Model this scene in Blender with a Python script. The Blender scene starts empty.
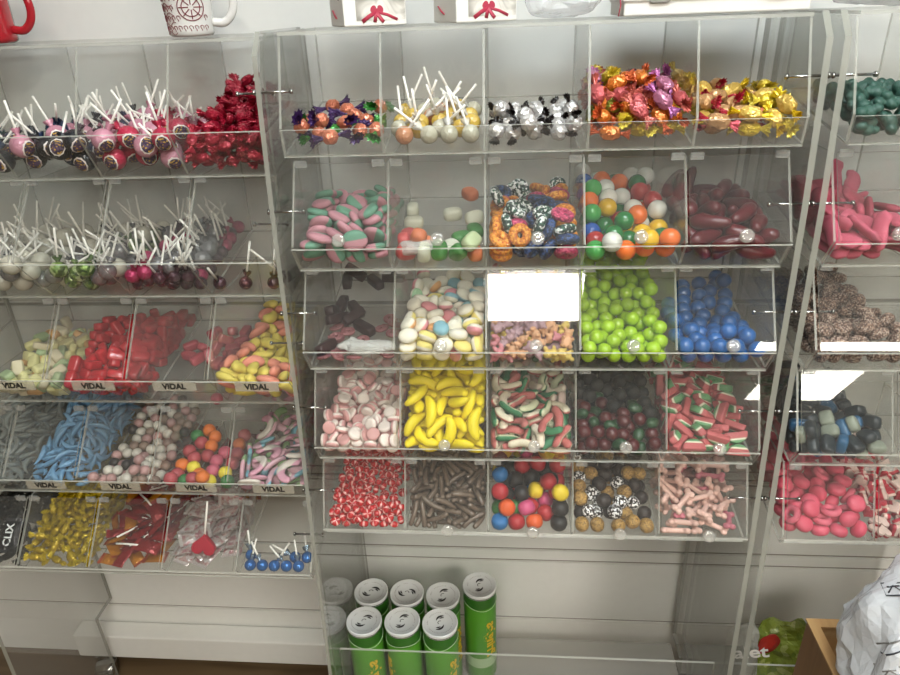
import bpy, bmesh, math, random
from mathutils import Vector, Matrix, Quaternion, Euler
PI = math.pi
scene = bpy.context.scene
COL = scene.collection
CAMZ = 1.85          # eye height; every z below given as "rel" is measured from the eye

# ------------------------------------------------------------------ mesh helpers
class MB:
    """collects verts / faces / material slots for ONE mesh"""
    def __init__(s): s.v=[]; s.f=[]; s.m=[]; s.sm=[]
    def add(s, vs, fs, mat=0, smooth=True, M=None):
        b=len(s.v)
        for p in vs:
            p=Vector(p); s.v.append(M@p if M else p)
        for k,f in enumerate(fs):
            s.f.append(tuple(b+i for i in f)); s.m.append(mat[k] if isinstance(mat,list) else mat); s.sm.append(smooth)
        return s
    def mesh(s, name, mats):
        me=bpy.data.meshes.new(name)
        me.from_pydata([tuple(p) for p in s.v],[],s.f)
        for m in mats: me.materials.append(m)
        me.polygons.foreach_set('material_index', s.m)
        me.polygons.foreach_set('use_smooth', s.sm)
        me.update()
        return me
def T(x=0,y=0,z=0): return Matrix.Translation((x,y,z))
def RX(a): return Matrix.Rotation(a,4,'X')
def RY(a): return Matrix.Rotation(a,4,'Y')
def RZ(a): return Matrix.Rotation(a,4,'Z')
def spow(c,e): return math.copysign(abs(c)**e,c)
def superell(a,b,c,e1=1,e2=1,seg=14,rings=8):
    """superellipsoid: e<1 boxy; e1 = vertical profile, e2 = plan"""
    vs=[(0,0,-c)]; fs=[]
    for i in range(1,rings):
        t=-PI/2+PI*i/rings
        for j in range(seg):
            p=2*PI*j/seg
            vs.append((a*spow(math.cos(t),e1)*spow(math.cos(p),e2), b*spow(math.cos(t),e1)*spow(math.sin(p),e2), c*spow(math.sin(t),e1)))
    vs.append((0,0,c)); top=len(vs)-1
    for j in range(seg):
        k=(j+1)%seg
        fs.append((0,1+k,1+j))
        for i in range(rings-2):
            A=1+i*seg
            fs.append((A+j,A+k,A+seg+k,A+seg+j))
        A=1+(rings-2)*seg
        fs.append((A+j,A+k,top))
    return vs,fs
def tube(pts, rad, seg=8, closed=False, flat=1.0, tri=None):
    """swept tube; rad a number or a list; ends rounded off by the radius list"""
    n=len(pts); pts=[Vector(p) for p in pts]
    if not isinstance(rad,(list,tuple)): rad=[rad]*n
    vs=[]; fs=[]; up=None
    for i in range(n):
        if closed: t=pts[(i+1)%n]-pts[i-1]
        else: t=pts[min(i+1,n-1)]-pts[max(i-1,0)]
        t.normalize()
        if up is None:
            up=Vector((0,0,1)) if abs(t.z)<.9 else Vector((1,0,0))
        a=up-t*up.dot(t); a.normalize(); up=a; b=t.cross(a)
        for j in range(seg):
            p=2*PI*j/seg
            vs.append(pts[i]+(a*math.cos(p)*flat+b*math.sin(p))*rad[i])
    m=n if closed else n-1
    for i in range(m):
        A=i*seg; B=((i+1)%n)*seg
        for j in range(seg):
            k=(j+1)%seg
            fs.append((A+j,A+k,B+k,B+j))
    if not closed:
        fs.append(tuple(range(seg-1,-1,-1))); fs.append(tuple((n-1)*seg+j for j in range(seg)))
    return vs,fs
def lathe(prof, seg=24, cap=(True,True)):
    vs=[]; fs=[]
    for r,z in prof:
        for j in range(seg):
            p=2*PI*j/seg; vs.append((r*math.cos(p),r*math.sin(p),z))
    for i in range(len(prof)-1):
        for j in range(seg):
            k=(j+1)%seg; A=i*seg; B=A+seg
            fs.append((A+j,A+k,B+k,B+j))
    if cap[0]: fs.append(tuple(range(seg-1,-1,-1)))
    if cap[1]: fs.append(tuple((len(prof)-1)*seg+j for j in range(seg)))
    return vs,fs
def prism(poly, n, th):
    """polygon (3D points) thickened by th along n: (verts, faces, mats) big faces slot 0, rim slot 1"""
    n=Vector(n).normalized()*th/2; k=len(poly)
    vs=[Vector(p)-n for p in poly]+[Vector(p)+n for p in poly]
    fs=[tuple(range(k-1,-1,-1)),tuple(range(k,2*k))]+[(i,(i+1)%k,k+(i+1)%k,k+i) for i in range(k)]
    return vs,fs,[0,0]+[1]*k
def boxv(x0,x1,y0,y1,z0,z1):
    vs=[(x,y,z) for z in (z0,z1) for y in (y0,y1) for x in (x0,x1)]
    fs=[(0,2,3,1),(4,5,7,6),(0,1,5,4),(2,6,7,3),(0,4,6,2),(1,3,7,5)]
    return vs,fs
def bevelled(me, w, seg=2, ang=.6):
    bm=bmesh.new(); bm.from_mesh(me)
    ed=[e for e in bm.edges if len(e.link_faces)==2 and e.calc_face_angle(0)>ang]
    bmesh.ops.bevel(bm,geom=ed,offset=w,segments=seg,affect='EDGES',profile=.5,clamp_overlap=True)
    bm.to_mesh(me); bm.free(); return me
def remeshed(me, vox):
    o=bpy.data.objects.new('tmp',me); COL.objects.link(o)
    m=o.modifiers.new('r','REMESH'); m.mode='VOXEL'; m.voxel_size=vox; m.use_smooth_shade=True
    s=o.modifiers.new('s','SMOOTH'); s.iterations=3; s.factor=.5
    dg=bpy.context.evaluated_depsgraph_get(); dg.update()
    me2=bpy.data.meshes.new_from_object(o.evaluated_get(dg))
    bpy.data.objects.remove(o); me2.name=me.name
    return me2
def text_mesh(txt, size, name='lettering', extrude=.0002, bold=0.0):
    cu=bpy.data.curves.new(name,'FONT'); cu.body=txt; cu.size=size; cu.align_x='CENTER'; cu.align_y='CENTER'; cu.extrude=extrude; cu.offset=bold
    o=bpy.data.objects.new('tmp',cu); COL.objects.link(o)
    dg=bpy.context.evaluated_depsgraph_get(); dg.update()
    me=bpy.data.meshes.new_from_object(o.evaluated_get(dg))
    bpy.data.objects.remove(o); bpy.data.curves.remove(cu); me.name=name
    return me

# ------------------------------------------------------------------ materials
MATS={}
def srgb(c):
    if isinstance(c,str): c=tuple(int(c[i:i+2],16)/255 for i in (0,2,4))
    return tuple((x/12.92 if x<=.04045 else ((x+.055)/1.055)**2.4) for x in c)+(1,)
class NT:
    def __init__(s,name):
        s.m=bpy.data.materials.new(name); s.m.use_nodes=True; s.t=s.m.node_tree; s.t.nodes.clear()
        s.out=s.t.nodes.new('ShaderNodeOutputMaterial')
    def n(s,typ,**kw):
        nd=s.t.nodes.new('ShaderNode'+typ)
        for k,v in kw.items():
            if k in nd.inputs: nd.inputs[k].default_value=v
            else: setattr(nd,k,v)
        return nd
    def l(s,a,b): s.t.links.new(a,b)
def candy(name,col,rough=.4,bump=0,bscale=300,spec=.5,col2=None,axis=2,thr=0.0,soft=.0008,col3=None,thr3=0,metal=0,speck=None,spscale=120,spamt=.5,crease=0,coat=0,sss=0,vary=.12):
    """principled candy surface. col2/col3: colour bands along the object's own axis. speck: list of bead colours (voronoi)."""
    if name in MATS: return MATS[name]
    a=NT(name); b=a.n('BsdfPrincipled'); a.l(b.outputs[0],a.out.inputs[0])
    b.inputs['Roughness'].default_value=rough; b.inputs['Metallic'].default_value=metal
    b.inputs['Specular IOR Level'].default_value=spec; b.inputs['Coat Weight'].default_value=coat
    tc=a.n('TexCoord'); col=srgb(col); cur=None
    def band(base,c,th,ax):
        sep=a.n('SeparateXYZ'); a.l(tc.outputs['Object'],sep.inputs[0])
        mr=a.n('MapRange'); mr.inputs[1].default_value=th-soft; mr.inputs[2].default_value=th+soft
        a.l(sep.outputs[ax],mr.inputs[0])
        mx=a.n('MixRGB'); a.l(mr.outputs[0],mx.inputs[0])
        if isinstance(base,tuple): mx.inputs[1].default_value=base
        else: a.l(base,mx.inputs[1])
        mx.inputs[2].default_value=srgb(c); return mx.outputs[0]
    cur=col
    if col2 is not None: cur=band(cur,col2,thr,axis)
    if col3 is not None: cur=band(cur,col3,thr3,axis)
    if speck:
        vo=a.n('TexVoronoi',Scale=spscale); a.l(tc.outputs['Object'],vo.inputs['Vector'])
        sp=a.n('SeparateColor'); a.l(vo.outputs['Color'],sp.inputs[0])
        cr=a.n('ValToRGB'); cr.color_ramp.interpolation='CONSTANT'
        el=cr.color_ramp.elements
        cols=[col]*max(1,int(round(len(speck)*(1-spamt)/spamt))) + [srgb(c) for c in speck]
        while len(el)>1: el.remove(el[0])
        el[0].position=0; el[0].color=cols[0]
        for i,c in enumerate(cols[1:],1):
            e=el.new(i/len(cols)); e.color=c
        a.l(sp.outputs[0],cr.inputs[0]); cur=cr.outputs[0]
        bp=a.n('Bump',Strength=.9,Distance=.0016); bp.invert=True
        a.l(vo.outputs['Distance'],bp.inputs['Height']); a.l(bp.outputs[0],b.inputs['Normal'])
    # a little value change from piece to piece
    oi=a.n('ObjectInfo'); mr=a.n('MapRange'); mr.inputs[3].default_value=1-vary; mr.inputs[4].default_value=1+vary*.6
    a.l(oi.outputs['Random'],mr.inputs[0])
    hv=a.n('HueSaturation'); a.l(mr.outputs[0],hv.inputs['Value'])
    if isinstance(cur,tuple): hv.inputs['Color'].default_value=cur
    else: a.l(cur,hv.inputs['Color'])
    a.l(hv.outputs[0],b.inputs['Base Color'])
    if sss:
        b.inputs['Subsurface Weight'].default_value=sss; b.inputs['Subsurface Radius'].default_value=(.008,.005,.003); b.inputs['Subsurface Scale'].default_value=1
    if bump or crease:
        no=a.n('TexNoise',Scale=bscale,Detail=3 if bump else 2); a.l(tc.outputs['Object'],no.inputs['Vector'])
        if crease: no.inputs['Distortion'].default_value=1.5
        bp=a.n('Bump',Strength=bump or crease,Distance=.0012 if bump else .006)
        a.l(no.outputs[0],bp.inputs['Height']); a.l(bp.outputs[0],b.inputs['Normal'])
    MATS[name]=a.m; return a.m
def acrylic(name,tint=(.982,.985,.980),haze=.05,hazecol=(.8,.8,.78),refl=1.0,rough=.02):
    """thin clear sheet: see-through + Fresnel mirror + a little surface haze"""
    if name in MATS: return MATS[name]
    a=NT(name)
    tr=a.n('BsdfTransparent',Color=tint+(1,)); df=a.n('BsdfDiffuse',Color=hazecol+(1,)); gl=a.n('BsdfGlossy',Roughness=rough)
    m1=a.n('MixShader'); m1.inputs[0].default_value=haze; a.l(tr.outputs[0],m1.inputs[1]); a.l(df.outputs[0],m1.inputs[2])
    lw=a.n('LayerWeight',Blend=.5); pw=a.n('Math',operation='POWER'); pw.inputs[1].default_value=5; a.l(lw.outputs['Facing'],pw.inputs[0]); mu=a.n('Math',operation='MULTIPLY_ADD'); mu.inputs[1].default_value=.38*refl; mu.inputs[2].default_value=.032*refl; a.l(pw.outputs[0],mu.inputs[0])
    m2=a.n('MixShader'); a.l(mu.outputs[0],m2.inputs[0]); a.l(m1.outputs[0],m2.inputs[1]); a.l(gl.outputs[0],m2.inputs[2])
    a.l(m2.outputs[0],a.out.inputs[0]); MATS[name]=a.m; return a.m
def film(name,col,alpha=.35,rough=.15,crease=.6,bscale=60):
    """thin plastic film: part see-through, glossy, creased"""
    if name in MATS: return MATS[name]
    a=NT(name); b=a.n('BsdfPrincipled'); b.inputs['Base Color'].default_value=srgb(col); b.inputs['Roughness'].default_value=rough
    b.inputs['Alpha'].default_value=alpha; tc=a.n('TexCoord'); no=a.n('TexNoise',Scale=bscale,Detail=3,Distortion=1.2); a.l(tc.outputs['Object'],no.inputs['Vector'])
    bp=a.n('Bump',Strength=crease,Distance=.01); a.l(no.outputs[0],bp.inputs['Height']); a.l(bp.outputs[0],b.inputs['Normal'])
    a.l(b.outputs[0],a.out.inputs[0]); MATS[name]=a.m; return a.m

# ------------------------------------------------------------------ candy prototypes
# each returns (root mesh, [(part name, mesh, Matrix)], extra)
rng=random.Random(7)
def P(name,vf,mat,smooth=True): return MB().add(vf[0],vf[1],0,smooth).mesh(name,[mat])
def twist_end(R=.011,L=.012,n=9):
    vs=[];fs=[]
    for i,(r,x) in enumerate(((.0028,0),(.0045,.25),(.0085,.65),(R,1.0))):
        for j in range(2*n):
            p=PI*j/n; q=r*(1.0 if j%2 else .72) if i else r
            vs.append((x*L*(1 if j%2 or i<3 else .86), q*math.cos(p), q*math.sin(p)*(.55 if i else 1)))
    S=2*n
    for i in range(3):
        for j in range(S):
            k=(j+1)%S; fs.append((i*S+j,i*S+k,i*S+S+k,i*S+S+j))
    return vs,fs
def wrapped(name,body,end,a=.013,b=.0095,c=.009,e=.8,R=.014,L=.016):
    vs,fs=superell(a,b,c,e,e,14,9); jr=random.Random(name); k=.085*b
    vs=[(x+jr.uniform(-k,k),y+jr.uniform(-k,k),z+jr.uniform(-k,k)) for x,y,z in vs]
    root=P(name,(vs,fs),body,False)
    return root,[('wrapper_twist',P('wrapper_twist',twist_end(R,L),end,False),T(a*.93,0,0)),('wrapper_twist',P('wrapper_twist',twist_end(R,L),end,False),T(-a*.93,0,0)@RZ(PI)@RX(.6))]
def lolly(name,r,headmat,stickmat,sl=.075,skirt=None,badge=None,e=1.0):
    root=P(name,superell(r,r,r,e,e,18,12),headmat)
    pts=[('stick',P('stick',tube([(0,0,r*.7),(0,0,r*.8+sl*.5),(0,0,r*.8+sl)],.0021,8),stickmat),Matrix())]
    if skirt: pts.append(('wrapper_skirt',P('wrapper_skirt',twist_end(.0095,.014),skirt),T(0,0,r*.93)@RY(-PI/2)))
    if badge:
        for nm,ang,k,m in (('badge_band',.80,1.012,badge[1]),('badge',.68,1.03,badge[0])):
            vs=[(0,0,r*k)];fs=[];n=20
            for i in (1,2,3):
                for j in range(n):
                    q=ang*i/3*(1+(.10 if nm=='badge_band' and i==3 and j%2 else 0)); p=2*PI*j/n
                    vs.append((r*k*math.sin(q)*math.cos(p),r*k*math.sin(q)*math.sin(p)*.82,r*k*math.sqrt(max(0,1-math.sin(q)**2*(math.cos(p)**2+.672*math.sin(p)**2)))))
            for j in range(n):
                l=(j+1)%n; fs.append((0,1+j,1+l))
                for i in (0,1): fs.append((1+i*n+j,1+(i+1)*n+j,1+(i+1)*n+l,1+i*n+l))
            pts.append((nm,P(nm,(vs,fs),m),RY(2.0)))
    return root,pts
def packet(name,w,h,t,mat,crimp,stick=None):
    """flat pillow packet with crimped ends"""
    vs=[];fs=[];nx,ny=8,6
    for s in (1,-1):
        for i in range(nx+1):
            for j in range(ny+1):
                u=i/nx*2-1;v=j/ny*2-1
                z=t*(1-u**4)**.5*(1-v**2)**.5*s*(.85+.15*math.cos(5*u+3*v))
                vs.append((u*w,v*h,z))
    N=(nx+1)*(ny+1)
    for s in range(2):
        for i in range(nx):
            for j in range(ny):
                q=[s*N+i*(ny+1)+j,s*N+(i+1)*(ny+1)+j,s*N+(i+1)*(ny+1)+j+1,s*N+i*(ny+1)+j+1]
                fs.append(tuple(q if s==0 else q[::-1]))
    root=P(name,(vs,fs),mat); pts=[]
    for s in (1,-1):
        cv=[];cf=[];n=12
        for i in range(2):
            for j in range(n+1): cv.append((s*(w*.99+i*.007*(1+.12*(j%2))),(j/n*2-1)*h*1.02,.0009*(1 if j%2 else -1)*(1+i)))
        for j in range(n): cf.append((j,j+1,n+2+j,n+1+j))
        pts.append(('crimped_end',P('crimped_end',(cv,cf),crimp),Matrix()))
    if stick: pts.append(('stick',P('stick',tube([(w*.5,0,0),(w+.02,0,0),(w+.045,.002,0)],.0021,8),stick),RZ(.15)))
    return root,pts
def arc(R,a0,a1,n,z=0): return [(R*math.cos(a0+(a1-a0)*i/n),R*math.sin(a0+(a1-a0)*i/n),z) for i in range(n+1)]
def centred(pts):
    c=sum((Vector(p) for p in pts),Vector())/len(pts); return [Vector(p)-c for p in pts]
def endr(n,r,tip=.35,k=2):
    out=[]
    for i in range(n):
        d=min(i,n-1-i)/k; out.append(r*(tip+(1-tip)*math.sin(min(1,d)*PI/2)))
    return out

KINDS={}     # key -> dict(name, mesh, parts, label, cat, hull)
def kind(key,name,root_parts,label,cat,hull=None):
    root,parts=root_parts if isinstance(root_parts,tuple) else (root_parts,[])
    KINDS[key]=dict(name=name,mesh=root,parts=parts,label=label,cat=cat,hull=hull)
def simple(vf,name,mat): return P(name,vf,mat)

STICK=candy('stick white',"eeeae2",.5)
for k,c in dict(white='dcdcd4',orange='e8702a',green='1d6b34',yellow='e2b41c',blue='1f4f9c',red='a8282a',lightgreen='3f9a4a').items():
    kind('gum_'+k,'gumball',simple(superell(.0168,.0168,.0168,1,1,20,14),'gumball',candy('gumball '+k,c,.22,coat=.3)),dict(lightgreen='light green',green='dark green').get(k,k)+' shiny round gumball','gumball')
kind('oval','oval_gummy',simple(superell(.0225,.0185,.0072,.7,1,18,8),'oval_gummy',candy('oval sugar',"b8808a",.65,.35,420,col2="5f9078",axis=1,thr=.002,soft=.001)),'pink and green sugared oval gummy','gummy')
for k,c in dict(green='3f7d3a',orange='d0754c',white='cfd0bd',red='b64a48',pale='b9c79a').items():
    kind('cube_'+k,'gummy_cube',simple(superell(.0185,.014,.0115,.6,.7,14,8),'gummy_cube',candy('cube '+k,c,.5,.3,350)),dict(pale='pale green').get(k,k)+' sugared gummy cube','gummy')
for k,c,s in (('blue','1c2f52',['18263f','35548c']),('orange','c9761e',['ee9a2c','c5611a','f0aa44']),('pink','b02c58',['d8567c','8c1e46']),('white','223a34',['ffffff','e8efe8','2e6a52'])):
    kind('ring_'+k,'sprinkle_ring',simple(tube(arc(.0125,0,2*PI*15/16,15),[.0078]*16,10,True),'sprinkle_ring',candy('ring '+k,c,.45,speck=s,spscale=300,spamt=.75 if k!='white' else .5)),dict(blue='dark blue bead coated gummy ring',orange='orange bead coated gummy ring',pink='crimson pink bead coated gummy ring',white='green gummy ring speckled with white beads')[k],'gummy ring')
def finger(): 
    pts=[(x*.0066-.033,.003*math.sin(x*.35),0) for x in range(11)]
    return tube(pts,[.006,.0105,.0125,.013,.013,.0125,.012,.0112,.010,.0085,.005],10)
kind('finger','gummy_finger',simple(finger(),'gummy_finger',candy('finger red',(.33,.035,.085),.32,coat=.12,spec=.45)),'glossy dark red tapered gummy finger','gummy')
kind('licorice','licorice_brick',simple(superell(.025,.0095,.0095,.3,.3,16,8),'licorice_brick',candy('licorice maroon',"2c0c0e",.45)),'dark maroon square licorice stick','licorice')
def swirl():
    pts=[];n=30
    for i in range(n+1):
        a=i/n*4.4*PI; r=.003+.0105*i/n; pts.append((r*math.cos(a),r*math.sin(a),0))
    return tube(pts,.0033,6)
kind('swirl','licorice_swirl',simple(swirl(),'licorice_swirl',candy('swirl',"8a5658",.5,.2)),'flat maroon licorice swirl','licorice')
for k,c in dict(yellow='e8d77c',white='e9e4d2',blue='86b7c4',pink='dd8f96',green='9cc39a',orange='e2a76a').items():
    kind('egg_'+k,'sugar_lens',simple(superell(.0175,.0145,.0095,.8,1,18,10),'sugar_lens',candy('egg '+k,c,.55,.12,250,col2="e8e2d0",axis=2,thr=.001,soft=.0012)),'pastel '+k+' and cream two-tone foam candy','candy')
def bear():
    m=MB(); E=lambda x,y,z,a,b,c: m.add(*superell(a,b,c,1,1,12,8),0,True,T(x,y,z))
    E(0,0,0,.0095,.0075,.012);E(0,-.001,.0165,.0082,.0072,.008);E(-.0062,0,.0235,.0032,.0025,.0034);E(.0062,0,.0235,.0032,.0025,.0034);E(0,-.007,.0155,.0036,.003,.003)
    for s in(-1,1): E(s*.0085,-.005,.005,.0034,.0062,.0034);E(s*.007,-.006,-.010,.0042,.0075,.0042)
    return m.mesh('gummy_bear',[])
BEAR=remeshed(bear(),.0013)
for k,c in dict(yellow='dcc06a',pink='c77f86',mauve='a98a90',peach='d9a67e').items():
    me=BEAR.copy(); me.materials.clear(); me.materials.append(candy('bear '+k,c,.55,.3,400)); me.name='gummy_bear'
    kind('bear_'+k,'gummy_bear',me,'sugared '+k+' gummy bear','gummy bear')
def apple(): return lathe([(.0002,.0085),(.004,.0105),(.0085,.0105),(.0122,.007),(.0134,.001),(.0125,-.006),(.009,-.0105),(.004,-.0118),(.0002,-.0115)],18,(False,False))
kind('lime','gum_ball',simple(superell(.0130,.0130,.0122,1,1,18,12),'gum_ball',candy('lime ball',"9dc41f",.25,coat=.3)),'lime green shiny candy ball','candy ball')
kind('blueball','candy_ball',simple(superell(.0148,.0148,.0135,.95,1,16,10),'candy_ball',candy('blue ball',"195a9c",.3,coat=.2)),'bright blue round chewy candy','candy ball')
kind('pastille','pastille',simple(superell(.0128,.0128,.0056,.45,1,18,8),'pastille',candy('pastille pink',"d6a09c",.6,.15,300,col2="eadcd2",axis=2,thr=-.0008,soft=.0006)),'round pastel pink and white foam disc','candy')
def banana():
    pts=[p*.86 for p in centred(arc(.046,.65,PI-.85,12))]; 
    return tube(pts,[.0045,.0072,.009,.0100,.0107,.011,.011,.011,.0105,.0098,.0088,.007,.004],10,flat=.85)
kind('banana','foam_banana',simple(banana(),'foam_banana',candy('banana',"ecd613",.55,.08,200)),'bright yellow foam banana','candy')
for k,c1,c2 in (('pw','b9645e','d8cdb4'),('gw','2f7148','cfd0ac'),('gp','3d7d55','c0736c'),('w','c9b0a4','d9cbb6')):
    kind('brick_'+k,'sour_stick',simple(tube([(x*.0062-.025,.003*math.cos(x*.8),0) for x in range(9)],endr(9,.0082,.6,1),10,flat=.75),'sour_stick',candy('sour '+k,c1,.6,.35,420,col2=c2,axis=2,thr=.001,soft=.0012)),dict(pw='pink and cream sugared sour stick',gw='green and cream sugared sour stick',gp='green and pink sugared sour stick',w='pale cream sugared sour stick')[k],'sour candy')
def melon():
    n=12; poly=[(.021*math.cos(PI*i/n),.0,.021*math.sin(PI*i/n)-.009) for i in range(n+1)]
    v,f,m=prism(poly,(0,1,0),.013); return v,f
_mm=MB().add(*melon(),0,True).mesh('melon_slice',[candy('melon',"b65a5a",.6,.3,400,col2="d9d5bd",axis=2,thr=.0032,soft=.0006,col3="5f9160",thr3=.0062)])
bevelled(_mm,.0022,2); _mm.polygons.foreach_set('use_smooth',[True]*len(_mm.polygons))
kind('melon','melon_slice',_mm,'sugared watermelon slice gummy in pink, white and green','gummy')
def stripey(name,c1,c2,n=6):
    if name in MATS: return MATS[name]
    a=NT(name); b=a.n('BsdfPrincipled',Roughness=.25); a.l(b.outputs[0],a.out.inputs[0]); tc=a.n('TexCoord'); s=a.n('SeparateXYZ'); a.l(tc.outputs['Object'],s.inputs[0])
    at=a.n('Math',operation='ARCTAN2'); a.l(s.outputs[1],at.inputs[0]); a.l(s.outputs[0],at.inputs[1])
    mu=a.n('Math',operation='MULTIPLY'); mu.inputs[1].default_value=n; a.l(at.outputs[0],mu.inputs[0]); si=a.n('Math',operation='SINE'); a.l(mu.outputs[0],si.inputs[0])
    gt=a.n('Math',operation='GREATER_THAN'); gt.inputs[1].default_value=.62; a.l(si.outputs[0],gt.inputs[0])
    mx=a.n('MixRGB'); mx.inputs[1].default_value=srgb(c1); mx.inputs[2].default_value=srgb(c2); a.l(gt.outputs[0],mx.inputs[0]); a.l(mx.outputs[0],b.inputs[0]); MATS[name]=a.m; return a.m
kind('pep','peppermint',simple(superell(.0098,.0098,.0062,.8,1,18,8),'peppermint',stripey('peppermint',"b80f16","e8a8a2",4)),'small round red candy with white stripes','candy')
def twig(): return tube([(x*.0062-.025,.0045*math.sin(x*.42),0) for x in range(9)],[.0045]+[.0052]*7+[.0045],8)
kind('twig','candy_tube',simple(twig(),'candy_tube',candy('twig',"6a5a4c",.35,coat=.2,bump=.3,bscale=250)),'thin brown glossy candy tube','candy')
def drop(): return superell(.0165,.0165,.0140,.75,1,16,8)
for k,c in dict(red='b01e28',black='1e1a1a',pink='d0507e',yellow='e6c81e',blue='1f6fae',orange='d8581f',green='3d7a34').items():
    kind('drop_'+k,'gumdrop',simple(drop(),'gumdrop',candy('drop '+k,c,.5,.5,200)),k+' rounded gumdrop','gumdrop')
for k,c,s in (('gold','7a5a26',['b08a46','9a7434','c49a52']),('white','241a18',['f4f0ee','221815','ffffff'])):
    kind('berry_'+k,'sprinkle_berry',simple(superell(.0135,.0135,.0145,.9,1,16,12),'sprinkle_berry',candy('berry '+k,c,.4,speck=s,spscale=430 if k=='gold' else 330,spamt=.8 if k=='gold' else .6)),dict(gold='golden bead coated berry candy',white='black berry candy dotted with white beads')[k],'candy')
kind('berry_dark','sprinkle_berry',simple(superell(.0135,.0135,.0145,.9,1,16,12),'sprinkle_berry',candy('berry dark',"2a1e1a",.5,.4,350)),'dark brown bumpy berry candy','candy')
def bone():
    m=MB().add(*tube([(x*.0058-.0203,0,0) for x in range(8)],.0052,10))
    for s in(-1,1):
        for t in(-1,1): m.add(*superell(.0066,.0066,.0058,1,1,10,8),0,True,T(s*.0215,t*.0052,0))
    return m.mesh('foam_bone',[])
BONE=remeshed(bone(),.0013)
for k,c in dict(pale='dcb3a6',pink='bb6a77').items():
    me=BONE.copy(); me.materials.clear(); me.materials.append(candy('bone '+k,c,.6,.1,200)); me.name='foam_bone'
    kind('bone_'+k,'foam_bone',me,dict(pale='pale pink',pink='deep pink')[k]+' foam bone candy','candy')
def star_twist():
    m=MB()
    for j in range(5):
        a=2*PI*j/5
        m.add(*tube([(0,0,0),(.008*math.cos(a),.008*math.sin(a),.002),(.016*math.cos(a),.016*math.sin(a),.003),(.024*math.cos(a+.15),.024*math.sin(a+.15),.001)],[.0075,.0068,.0052,.002],8),0,True,Matrix.Scale(1.25,4))
    return m.mesh('gummy_star',[])
STAR=remeshed(star_twist(),.0013); STAR.materials.append(candy('star mauve',"6e4644",.5,.2,300))
kind('star','gummy_star',STAR,'dusky pink gummy starfish with pointed arms','gummy')
# wrapped sweets
W_=lambda n,c,**k: candy('wrap '+n,c,k.pop('rough',.22),crease=.5,bscale=90,metal=k.pop('metal',.4),spec=.7,**k)
kind('wr_red','wrapped_candy',wrapped('wrapped_candy',W_('crimson',"9c1730"),W_('crimson',"9c1730")),'crimson foil twist-wrapped candy','wrapped candy')
for k,c,d in (('orange',(.83,.46,.17),(.81,.38,.20)),('rose',(.73,.34,.35),(.77,.40,.36)),('yellow',(.81,.70,.18),(.84,.76,.27)),('maroon',(.43,.17,.24),(.48,.20,.29)),('lime',(.60,.63,.23),(.70,.70,.27)),('pinkp',(.70,.44,.55),(.64,.36,.57))):
    kind('wr_'+k,'wrapped_candy',wrapped('wrapped_candy',W_(k,c),W_(k+' end',d),.0165,.0115,.0105),dict(pinkp='pink and violet',rose='rose red').get(k,k)+' twist-wrapped fruit chew','wrapped candy')
for k,c,d,l in (('yel','d8b45a','e0c020','clear wrapped candy with yellow ends'),('redend','c89a6a','b02a3c','clear wrapped candy with crimson ends')):
    kind('wr_'+k,'wrapped_candy',wrapped('wrapped_candy',W_('clear '+k,c,rough=.15),W_('end '+k,d),.017,.0125,.0115,R=.0125),l,'wrapped candy')
for k,d in (('purple','42285a'),('green','3d8a3c')):
    kind('bon_'+k,'wrapped_bonbon',wrapped('wrapped_bonbon',W_('salmon',"cf7a5e",rough=.15),W_('leaf '+k,d),.0135,.0125,.012,1,.016,.022),'salmon orange bonbon with '+k+' wrapper twists','wrapped candy')
kind('bon_silver','foil_bonbon',wrapped('foil_bonbon',W_('silver',"d4d2d0",rough=.2,metal=.6),W_('black twist',"1c1614"),.0140,.0132,.0128,1,.009,.013),'silver foil bonbon with black twisted ends','wrapped candy')
kind('wr_gold','wrapped_toffee',wrapped('wrapped_toffee',W_('gold',"b59a12"),W_('gold end',"cdb41a"),.013,.0075,.007,.8,.010,.013),'small yellow twist-wrapped toffee','wrapped candy')
kind('wr_black','wrapped_toffee',wrapped('wrapped_toffee',W_('black',"2b2b28",rough=.2),W_('black end',"454541"),.018,.010,.007,.7,.012,.013),'black and grey twist-wrapped toffee','wrapped candy')
kind('pk_red','lollipop_packet',packet('lollipop_packet',.022,.015,.006,W_('packet red',"8f1f22"),W_('packet red end',"a93434"),STICK),'dark red foil candy packet','candy packet')
kind('pk_orange','lollipop_packet',packet('lollipop_packet',.020,.013,.005,W_('packet orange',"c07a1c"),W_('packet orange end',"b0481e")),'orange foil candy packet','candy packet')
kind('pk_white','lollipop_packet',packet('lollipop_packet',.027,.021,.005,W_('packet white',"c9a9a4",rough=.12,speck=["cdb8b2","b8888a","d8d2cc","d2c8c4"],spscale=150,spamt=.8),W_('packet white end',"d6ccc6")),'white and pink foil lollipop packet','candy packet')
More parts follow.
